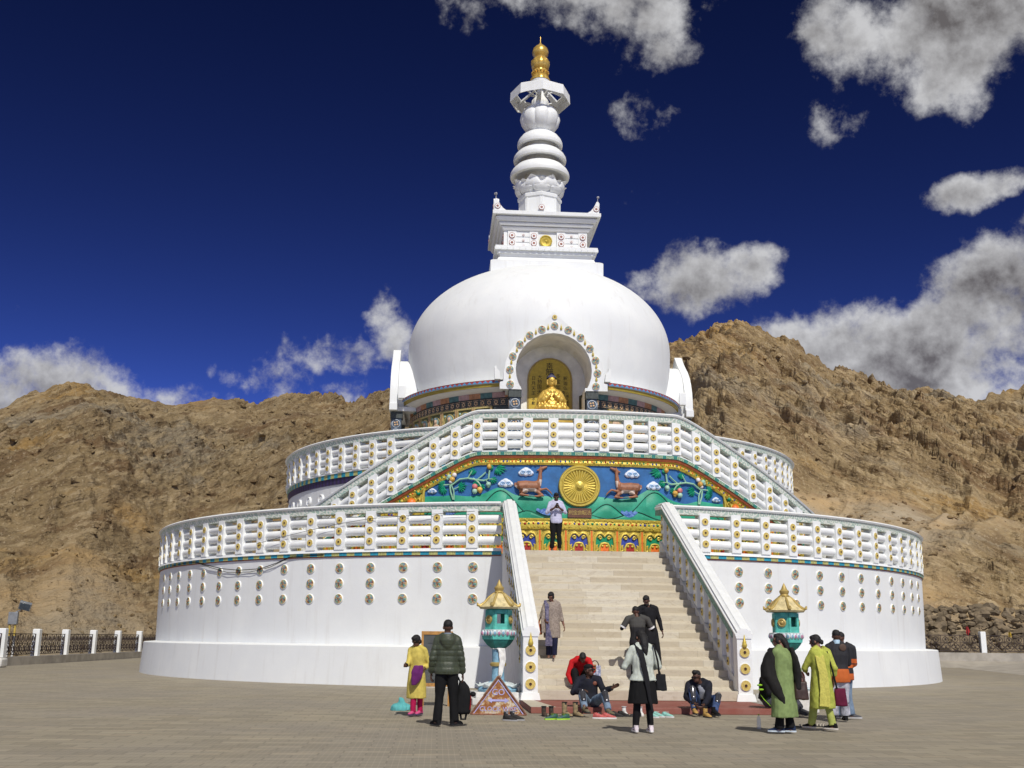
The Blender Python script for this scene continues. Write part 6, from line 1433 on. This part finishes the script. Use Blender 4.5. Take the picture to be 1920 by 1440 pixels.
# 15 man in an olive padded jacket
J = fig(1.8, f=(.05, 1), elL=(-.25, -.02, 1.14), wrL=(-.27, .08, .89), elR=(.25, -.02, 1.14), wrR=(.28, .05, .88), anL=(-.15, 0, .08), anR=(.15, .03, .08), knL=(-.12, 0, .51), knR=(.12, .0, .51), toeL=(-.24, .16, .04), toeR=(.26, .15, .04), look=(-.1, 1, -.1))
o, W, R, s = person((-4.5, -32.1, 0), J, SKIN_D, 'tall man in an olive green padded jacket and black trousers seen from behind', face=False, shoes=(BLK, BLK2))
hair(o, W, R, s)
def hood(mb): mb.loft([((0, -.1, 1.56), (1, 0, 0), (0, 1, 0), .13, .09), ((0, -.13, 1.46), (1, 0, 0), (0, 1, 0), .14, .085), ((0, -.15, 1.36), (1, 0, 0), (0, 1, 0), .09, .05), ((0, -.145, 1.3), (1, 0, 0), (0, 1, 0), .02, .02)], 16)
g_ = top(o, J, pm('jacket_olive', (.04, .05, .026), .5, var=.2, scale=6, bmp=.3, bscale=40, sheen=.1), 'jacket', .034, .88, .215, .17, 1.95, amp=.004, extra=hood)
for v in g_.data.vertices:                                    # quilted rows
    q = abs(sin((v.co.z - .9) / .095 * pi)) ** .5; n_ = v.normal; v.co += n_ * (.012 * q - .008) if v.co.z < 1.4 else V((0, 0, 0))
trousers(o, J, BLK, .014, ank=.038)
MB().tube([J['neck'] + V((0, 0, -.01)), J['neck'] + V((0, 0, .06))], [.085, .075], 14).build('collar', cloth('collar_grey', (.2, .24, .28)), o)
bp = MB(); bp.loft([((0, 0, 0), L3, F3, .11, .1), ((0, 0, .04), L3, F3, .14, .13), ((.01, 0, .25), L3, F3, .14, .13), ((.0, 0, .45), L3, F3, .1, .11), ((-.03, 0, .56), L3, F3, .05, .05)], 18, p=3)
bp = bp.build('backpack', BLK, loc=(-4.2, -31.98, .2)); remesh(bp, .013, 2, folder(.008)); tag(bp, 'black backpack with a red side panel carried low by the man in the olive jacket', 'backpack')
pk = MB(); pk.loft([((.1, -.06, .06), (.3, -1, 0), (0, 0, 1), .03, .02), ((.12, -.07, .2), (.3, -1, 0), (0, 0, 1), .05, .12), ((.13, -.02, .22), (.3, -1, 0), (0, 0, 1), .04, .1)], 12); pk.build('side_panel', pm('panel_red', (.5, .01, .015), .6), bp)
MB().tube([(-.05, 0, .52), (-.09, 0, .62), (-.12, 0, .66), (-.1, 0, .6), (-.02, 0, .52)], .012, 6).build('handle', BLK, bp); MB().tube([(-.05, -.05, .02), (-.03, -.07, -.08), (.04, -.07, -.08), (.06, -.05, .02)], .012, 6, flat=1.6).build('strap', BLK, bp); MB().ell((.17, 0, .34), (.05, .05, .045)).build('ball_charm', BLK2, bp)

# 16 visitor behind the upper balustrade
J = fig(1.6)
o, W, R, s = person((-5.55, -9.15, 7.93), J, SKIN_M, 'person behind the upper balustrade left of the niche, only dark hair showing', shoes=(BLK, BLK))
hair(o, W, R, s, 'bob'); top(o, J, cloth('shirt_slate', (.1, .12, .16)), 'shirt', .02, .8, .18, .14); trousers(o, J, BLK)
# ------------------------------------------------------------------ lanterns, signs, shoes and small things
LT = pm('lantern_teal', (.09, .44, .36), .6, var=.2, scale=7, bmp=.2); LD = pm('lantern_dark_teal', (.02, .19, .16), .6, var=.25, scale=7); LB = pm('lantern_blue', (.2, .38, .5), .65, var=.25, scale=9)
LP = pm('lantern_petal', (.55, .62, .62), .6, var=.2); LPK = pm('lantern_pink', (.5, .2, .32), .6)
def lantern(loc, label, rz=0, broken=False, group='stone lanterns beside the stair'):
    t = empty('stone_lantern', loc, label, 'lantern', group, rz)
    h6 = pi / 6
    b = MB(); b.box(-.75, -.62, 0, .75, .62, .16); b.box(-.66, -.55, .16, .66, .55, .3, 0, None, .97); b.build('base', pm('base_white', (.66, .65, .62), .8, var=.15, scale=5, bmp=.4, bscale=14), t, bevel=.015)
    f = MB(); f.lathe([(.5, .3), (.52, .36), (.46, .44), (.3, .5), (.2, .56)], 24)
    for k in range(8):
        M = cylM(0, k * 45, 0); f.loft([((0, -.26, .5), (1, 0, 0), (0, 0, 1), .1, .05), ((0, -.4, .46), (1, 0, 0), (0, 0, 1), .16, .05), ((0, -.52, .44), (1, 0, 0), (0, 0, 1), .12, .035), ((0, -.58, .5), (1, 0, 0), (0, 0, 1), .02, .02)], 12, 1, M)
    f.build('lotus_foot', [LB, LP], t)
    MB().lathe([(.19, .52), (.165, .6), (.155, 1.0), (.165, 1.38), (.2, 1.42)], 24).build('shaft', LB, t)
    MB().lathe([(.16, .92), (.21, .94), (.215, 1.0), (.16, 1.03)], 24).build('collar_ring', GOLDO, t)
    u = MB(); u.lathe([(.19, 1.38), (.3, 1.46), (.38, 1.56), (.4, 1.6)], 6, 1, None, None, h6); u.lathe([(.42, 1.6), (.44, 1.72), (.4, 1.73)], 6, 0, None, None, h6); u.build('bowl', [LT, LD], t, sharp=25)
    p = MB()
    for k in range(6):
        for q in range(4):
            M = cylM(.43 * cos(h6), k * 60, 1.76) @ Matrix.Translation((-.165 + .11 * q, 0, 0))
            p.ell((0, -.01, 0), (.055, .035, .075), 0, M, 10, 8); p.ell((0, -.035, -.005), (.034, .02, .05), 1 if (q + k) % 2 else 2, M, 8, 6)
    p.lathe([(.44, 1.8), (.45, 1.84), (.38, 1.85)], 6, 0, None, None, h6); p.build('petal_ring', [LP, LPK, LB], t)
    c = MB(); r0, r1 = .29, .25
    for k in range(6):                                        # six posts leave a window in every other side
        a = k * 60; M = cylM(.33 * cos(h6), a, 1.85); w = .33 * sin(h6)
        if k % 3 == 0:
            for bx in ((-w, -.025, 0, -.1, .025, .5), (.1, -.025, 0, w, .025, .5), (-.1, -.026, 0, .1, .026, .15), (-.1, -.026, .4, .1, .026, .5)): c.box(*bx, 0, M)
        else: c.box(-w, -.025, 0, w, .025, .5, 0, M)
    c.build('fire_box', LT, t, sharp=25)
    for k in (1, 2, 4, 5):
        d = MB(); M = cylM(.33 * cos(h6) + .025, k * 60, 2.1); d.lathe([(.11, 0), (.115, .03), (.08, .05), (.06, .03), (.04, .05), (.001, .06)], 20, 0, M @ XB, closed=False); d.build('gilt_disc', GOLDO, t)
    r = MB(); prof = [(.28, 2.3), (.3, 2.36), (.46, 2.37), (.5, 2.42), (.44, 2.45), (.34, 2.53), (.25, 2.64), (.17, 2.75), (.1, 2.78)]
    rib = lambda a, z: 1 + (.06 * cos(6 * (a - h6)) if z > 2.36 else 0)
    r.lathe([(q[0], q[1], 1 if i < 2 else 0) for i, q in enumerate(prof)], 48, 0, None, rib)
    for k in range(6):
        M = cylM(0, k * 60 + 30, 0); r.tube([(0, -.12, 2.78), (0, -.27, 2.66), (0, -.38, 2.53), (0, -.49, 2.45), (0, -.56, 2.47), (0, -.57, 2.53)], [.03, .034, .036, .045, .04, .02], 8, 2, M)
    r.build('roof', [pm('roof_gold_worn', (.6, .5, .26), .6, var=.25, scale=8, bmp=.4), LD, GOLDO], t)
    MB().lathe([(.1, 2.77), (.13, 2.8), (.1, 2.84), (.12, 2.87), (.13, 2.92), (.1, 2.95), (.085, 2.96), (.05, 3.04), (.002, 3.14)], 20).build('spire_tip', GOLDO, t)
    return t
la = lantern((-3.22, -25.25, 0), 'teal and gold lantern left of the stair, white scarf tied round its shaft', .12)
la.scale = (.92, .92, .92)
mb = MB(); slab_path(mb, [(-.14, -.17, 1.36), (-.02, -.2, 1.38), (.08, -.2, 1.34), (.1, -.21, 1.1), (.06, -.215, .8), (.04, -.21, .66)], [.03, .04, .09, .085, .06, .03], .014, (1, 0, 0)); mb.tube([(.17 * cos(t_ * pi / 6), -.17 * sin(t_ * pi / 6) * 1.0, 1.37) for t_ in range(13)], .022, 6)
sc_ = mb.build('ceremonial_scarf', cloth('silk_white', (.72, .71, .68), .45), loc=(-3.22, -25.25, 0)); sc_.scale = (.92, .92, .92); remesh(sc_, .012, 2, folder(.012)); tag(sc_, 'white ceremonial scarf tied round the shaft of the left lantern', 'scarf')
lb = lantern((3.7, -25.5, 0), 'teal and gold stone lantern right of the stair, behind the group of visitors', .45)
lb.scale = (.92, .92, .92)
ct = MB(); ct.box(-.3, -.22, 0, .3, .22, .1); ct.box(-.3, -.22, .1, .3, .22, .13, 1)
cr = ct.build('crate', [pm('plastic_blue', (.05, .25, .5), .4), pm('plastic_pale', (.4, .55, .65), .4)], loc=(3.05, -27.7, .45), bevel=.01); tag(cr, 'pale blue crate on a white block behind the seated rider', 'crate')
kb = MB(); kb.box(-.5, -.35, 0, .5, .35, .45); tag(kb.build('block', pm('block_white', (.64, .62, .58), .85, var=.2, scale=4, bmp=.4), loc=(3.05, -27.7, 0), bevel=.03), 'white masonry block beneath the blue crate by the right lantern', 'block')

# triangular sign with a slanting back
sg = MB(); A_, B_, C_ = (-.56, 0), (.57, 0), (.0, .74)
sg.prism([A_, B_, C_], -.03, 0, 0)
ins = lambda k, z: [(x * k, z + (y - .02) * k) for x, y in (A_, B_, C_)]
for (x0, z0), (x1, z1), w in ((A_, B_, .025), (B_, C_, .025), (C_, A_, .025)): sg.tube([(x0, -.035, z0 + .012), (x1, -.035, z1 + .012)], w * .8, 6, 1)
q = ins(.9, .03)
for i in range(3): sg.tube([(q[i][0], -.036, q[i][1]), (q[(i + 1) % 3][0], -.036, q[(i + 1) % 3][1])], .01, 5, 2)
def rust_mat():
    m, k, b = newmat('sign_rust'); co = k.coord(); f = k.noise(co, 6.5, 7, .68)
    c = k.ramp(f, [(.4, (.62, .56, .46)), (.47, (.5, .36, .2)), (.52, (.33, .13, .035)), (.66, (.2, .07, .02))]); setb(k, b, Base_Color=c, Roughness=.75); bump(k, b, f, .3, .01); return m
sgo = sg.build('sign', [rust_mat(), pm('sign_edge', (.22, .09, .05), .7, var=.4, scale=14), pm('sign_lilac', (.42, .4, .68), .6)], loc=(-3.42, -29.15, 0), rz=-.17)
tag(sgo, 'rusty triangular sign reading GO CLOCK WISE in front of the left lantern', 'sign')
MB().text('GO', .17, .003, Matrix.Translation((0, -.034, .44)) @ XB, 0).build('lettering', pm('sign_lilac', (0, 0, 0)), sgo)
MB().text('CLOCK WISE', .128, .003, Matrix.Translation((0, -.034, .115)) @ XB, 0).build('lettering', MATS['sign_lilac'], sgo)
MB().prism([(-.22, .285), (-.13, .235), (-.13, .265), (.13, .265), (.13, .235), (.22, .285), (.13, .335), (.13, .305), (-.13, .305), (-.13, .335)], -.037, -.03, 0).build('arrow', MATS['sign_lilac'], sgo)
bk = MB(); bk.add([(-.02, 0, .745), (-.3, .0, .375), (-.3, .62, .375), (-.02, .62, .745), (-.035, 0, .76), (-.315, 0, .39), (-.315, .62, .39), (-.035, .62, .76)], [(0, 1, 2, 3), (7, 6, 5, 4), (0, 4, 5, 1), (1, 5, 6, 2), (2, 6, 7, 3), (3, 7, 4, 0)])
bk.build('side_panel', pm('sign_side', (.36, .33, .25), .7, var=.25, scale=4), sgo)
MB().tube([(.5, .0, .03), (.3, .55, .03), (-.45, .6, .03), (-.52, 0, .03)], .02, 5).build('frame', MATS['sign_edge'], sgo)

# information board
ib = empty('information_board', (-4.68, -26.4, 0), 'dark slate information board in a wooden frame behind the man in the olive jacket', 'board')
WD = pm('frame_wood', (.4, .2, .05), .6, var=.3, scale=5)
pb = MB(); pb.box(-.46, -.02, .5, .46, .02, 1.56, 0)
icon = [(-.12, 1.42), (.12, 1.42), (.1, 1.45), (.05, 1.46), (.03, 1.5), (.0, 1.54), (-.03, 1.5), (-.05, 1.46), (-.1, 1.45)]
pb.prism([(x, z - .03) for x, z in icon], -.024, -.02, 1)
rgx = random.Random(4)
for i in range(26):
    z = 1.34 - i * .03; x = -.4
    if i in (6, 13, 19): continue
    while x < .36:
        w = rgx.uniform(.02, .08); pb.box(x, -.0225, z, min(.4, x + w), -.02, z + .011, 2); x += w + .014
    
pb.box(-.3, -.0225, 1.365, .3, -.02, 1.378, 1)
pb.build('panel', [pm('slate_board', (.07, .075, .07), .5, var=.15, scale=3), pm('board_ink', (.015, .015, .015), .6), pm('board_text', (.11, .115, .11), .6)], ib)
fr_ = MB(); fr_.box(-.54, -.035, .42, -.46, .035, 1.64); fr_.box(.46, -.035, .42, .54, .035, 1.64); fr_.box(-.46, -.035, 1.56, .46, .035, 1.64); fr_.box(-.46, -.035, .42, .46, .035, .5); fr_.build('frame', WD, ib, bevel=.006)
for s in (-1, 1): MB().box(s * .44 - .035, -.034, 0, s * .44 + .035, .034, .42).build('leg', WD, ib)

ib.scale = (.66, 1, 1)
# shoes left at the foot of the stair
def loose(loc, rz, mats, label, group, s=1., high=0):
    mb = MB(); shoe_mb(mb, V((0, 0, .05)), V((0, -.12, .02)), s, high)
    if high: mb.lathe([(.05 * s, .16 + high), (.056 * s, .17 + high), (.04 * s, .172 + high), (.03 * s, .1)], 14, 1, Matrix.Translation((0, .03, -.03)), closed=False)
    for k in range(3): mb.box(-.022, -.055 + .03 * k - .004, .1 - .0 * k, .022, -.055 + .03 * k + .004, .108, 1)
    o = mb.build('shoe', mats, loc=loc, rz=rz); return tag(o, label, 'shoe', group)
SD = pm('sole_dark', (.03, .03, .03), .8); SG = pm('sole_grey', (.4, .4, .4), .7); SW = pm('sole_white', (.75, .72, .7), .6)
hk = pm('hiking_black', (.018, .016, .015), .7, var=.4)
loose((-3.33, -30.62, 0), .9, [hk, SG], 'black hiking shoe at the foot of the triangular sign, the nearer of two', None, 1.1, .03)
loose((-3.2, -30.5, 0), 1.1, [hk, SG], 'black hiking shoe behind its pair at the foot of the triangular sign', None, 1.1, .03)
bb = pm('shoe_brown', (.055, .035, .022), .75, var=.4)
for dx, w in ((-.07, 'left'), (.08, 'right')): loose((-2.45 + dx, -29.35, 0), .05, [bb, SD], f'dark brown ankle boot, {w} one of the pair by the red platform corner', 'pair of brown ankle boots', 1.1, .05)
ng = pm('shoe_neon', (.16, .5, .03), .6, var=.7, scale=14, alt=(.02, .06, .12))
for dx, w in ((-.1, 'left'), (.12, 'right')): loose((-2.32 + dx, -30.3, 0), -1.2, [ng, pm('sole_neon', (.35, .6, .05), .6)], f'neon green running shoe, {w} one of the pair before the boots', 'pair of neon green running shoes', 1.0)
tb = pm('boot_khaki', (.28, .21, .11), .85, var=.3, scale=9)
for dx, w in ((-.12, 'left'), (.1, 'right')):
    loose((-1.98 + dx, -29.45, 0), .5, [tb, SD], f'tall khaki boot, {w} one of the pair beside the seated man in light jeans', 'pair of tall khaki boots', 1.15, .14)
rs = pm('sneaker_red', (.48, .1, .09), .7, var=.3)
for dx, w in ((-.12, 'left'), (.06, 'right')): loose((-1.42 + dx, -29.95, 0), 1.35, [rs, SW], f'red and white sneaker, {w} one of the pair between the seated man’s feet'.replace('’', "'"), 'pair of red and white sneakers', 1.0)
for i, (x, y, r) in enumerate(((-1.12, -29.4, 1.2), (-.96, -29.3, .9), (-.64, -29.35, -1.1))): loose((x, y, 0), r, [hk, SD], ('black shoe lying beside the khaki-booted man', 'black shoe next to the white sneaker', 'black flat shoe right of the white sneaker')[i], None, .95)
ws = cloth('sneaker_plain_white', (.7, .69, .66))
loose((-.86, -29.1, 0), .1, [ws, SW], 'white sneaker standing upright at the platform edge', None, 1., .04); loose((-.52, -29.05, 0), .0, [ws, SW], 'white sneaker half hidden left of the woman in the pale cardigan', None, 1., .03)
mt = cloth('sneaker_mint', (.28, .55, .48))
for i, (x, y) in enumerate(((-.42, -29.6), (-.28, -29.45), (-.1, -29.5))): loose((x, y, 0), .8, [mt, SW], ('mint green shoe partly hidden by the black leggings', 'mint green shoe, middle one of three', 'mint green shoe farthest right on the platform edge')[i], None, .95)
loose((.72, -29.5, 0), .25, [pm('boot_tan', (.45, .27, .07)), SD], 'empty tan boot standing between the feet of the man lacing up', None, 1.05, .07)
bst = pm('sandal_strap', (.5, .45, .36), .7)
for i, (x, y) in enumerate(((1.85, -31.85), (2.25, -31.65))):
    mb = MB(); shoe = [(-.09, .03), (0, .036), (.1, .045), (.17, .03)]
    vs = [(w, -f, 0) for f, w in shoe] + [(-w, -f, 0) for f, w in reversed(shoe)]; n = len(vs)
    mb.add(vs + [(x_, y_, .02) for x_, y_, _ in vs], [tuple(range(n)), tuple(range(n, 2 * n))] + [(j, (j + 1) % n, (j + 1) % n + n, j + n) for j in range(n)], 0)
    for f in (.0, -.06, -.11): mb.tube([(-.042, f, .015), (-.02, f, .05), (.02, f, .05), (.042, f, .015)], .009, 6, 1)
    tag(mb.build('sandal', [SD, bst], loc=(x, y, 0), rz=.9), ('strapped sandal on the paving left of the walking woman in lime', 'strapped sandal behind the feet of the woman in lime')[i], 'sandal')
# teal cloth heap, water bottle, kerb stone
mb = MB(); mb.loft([((0, 0, .0), L3, F3, .22, .16), ((.02, 0, .08), L3, F3, .2, .15), ((.04, 0, .16), L3, F3, .1, .08), ((.02, 0, .27), L3, F3, .03, .03)], 14)
tc = mb.build('cloth_bag', cloth('cloth_teal', (.1, .38, .38)), loc=(-5.42, -27.9, 0)); remesh(tc, .016, 2, folder(.03)); tag(tc, 'crumpled teal cloth bag on the paving behind the woman in yellow', 'bag')
wb = MB(); wb.lathe([(.033, 0, 0), (.036, .02, 0), (.036, .16, 0), (.028, .19, 0), (.015, .21, 0), (.015, .225, 1), (.017, .226, 1), (.017, .25, 1), (.001, .25, 1)], 14, closed=False)
gm, k_, b_ = newmat('bottle_plastic'); setb(k_, b_, Base_Color=(.8, .84, .84), Roughness=.2, Alpha=.35)
tag(wb.build('water_bottle', [gm, pm('cap_yellow', (.5, .5, .05), .5)], loc=(1.0, -32.2, 0)), 'clear water bottle with a yellow cap beside the woman in green', 'bottle')
ks = MB(); ks.box(-1.2, -.4, 0, .3, .4, .42); tag(ks.build('stone_block', pm('block_whitewashed', (.58, .57, .53), .85, var=.2, scale=3, bmp=.5, bscale=9), loc=(-24.1, -.7, 0), bevel=.09), 'whitewashed stone block on the plaza at the left edge, before the railing', 'block')

# floodlight, cables, pennants
fl_ = empty('floodlight', (-25.35, 3.9, -.4), 'floodlight on a pale yellow twin post behind the left railing', 'floodlight')
for s in (-1, 1):
    MB().lathe([(.05, 0, 1), (.05, 1.0, 1), (.05, 1.35, 2), (.05, 1.75, 2), (.05, 1.76, 0), (.05, 2.3, 0)], 10, 0, Matrix.Translation((s * .13, 0, 0))).build('post', [pm('post_yellow', (.5, .36, .07), .6), pm('post_white', (.6, .6, .58), .6), pm('post_grey', (.2, .21, .22), .6)][::1], fl_)
MB().box(-.22, -.1, 2.3, .22, .1, 2.9).build('control_box', pm('box_grey', (.2, .21, .22), .5), fl_, bevel=.02)
q = MB().box(-.42, -.12, -.3, .42, .1, .3).box(-.36, -.135, -.25, .36, -.115, .25, 1).build('lamp_head', [pm('lamp_metal', (.3, .32, .34), .35, .5), pm('lamp_glass', (.08, .1, .12), .1, bmp=0)], fl_, bevel=.02); q.scale = (.66, .8, .66); q.location = (.5, 0, 3.2); q.rotation_euler = (.5, .25, .3)
MB().box(.3, -.06, -.02, .34, .06, .06).tube([(.1, 0, 2.9), (.4, 0, 3.05), (.6, 0, 3.1)], .03, 6).build('bracket', pm('box_grey', (.2, .21, .22)), fl_)
cb = MB(); P_ = lambda a, z, r=17.1: (r * sin(rad(a)), -r * cos(rad(a)), z)
cb.tube([P_(a, z) for a, z in ((-62, 4.12), (-57, 4.15), (-53.3, 4.14), (-49.8, 3.97), (-46.5, 3.82), (-43.2, 3.74), (-39.4, 3.76), (-36.8, 3.93), (-34.8, 4.12), (-30, 4.16))], .014, 6)
cb.tube([P_(a, z) for a, z in ((-53.3, 4.14), (-49.5, 3.9), (-45.5, 3.68), (-41.2, 3.66), (-37.8, 3.8), (-35.2, 4.06))], .01, 6)
tag(cb.build('cable', BLK), 'black cable sagging in a loop across the left side of the lower drum', 'cable')
cb = MB(); cb.tube([P_(a, z, 17.18) for a, z in ((-40, 4.62), (-36, 4.8), (-32, 4.98), (-28, 5.16), (-24, 5.3), (-18, 5.38), (-12, 5.48))], .008, 5)
tag(cb.build('cable', BLK2), 'thin grey wire slung along the left lower balustrade', 'cable')
for (x, y, z), m, nm in (((33.0, 25.0, .95), pm('pennant_red', (.35, .02, .02), .8), 'red'), ((36.2, 25.2, .6), pm('pennant_yellow', (.5, .34, .02), .8), 'yellow')):
    f = empty('pennant', (x, y, z), f'small {nm} pennant on a thin pole among the rocks beyond the right railing', 'pennant')
    MB().lathe([(.025, 0), (.02, 1.75)], 8).build('pole', BLK2, f); w = MB(); slab_path(w, [(0, .03, 1.72), (.05, .03, 1.4), (.12, .05, 1.0), (.1, .03, .55)], [.06, .14, .16, .05], .012, (1, 0, 0)); w.build('flag', m, f)
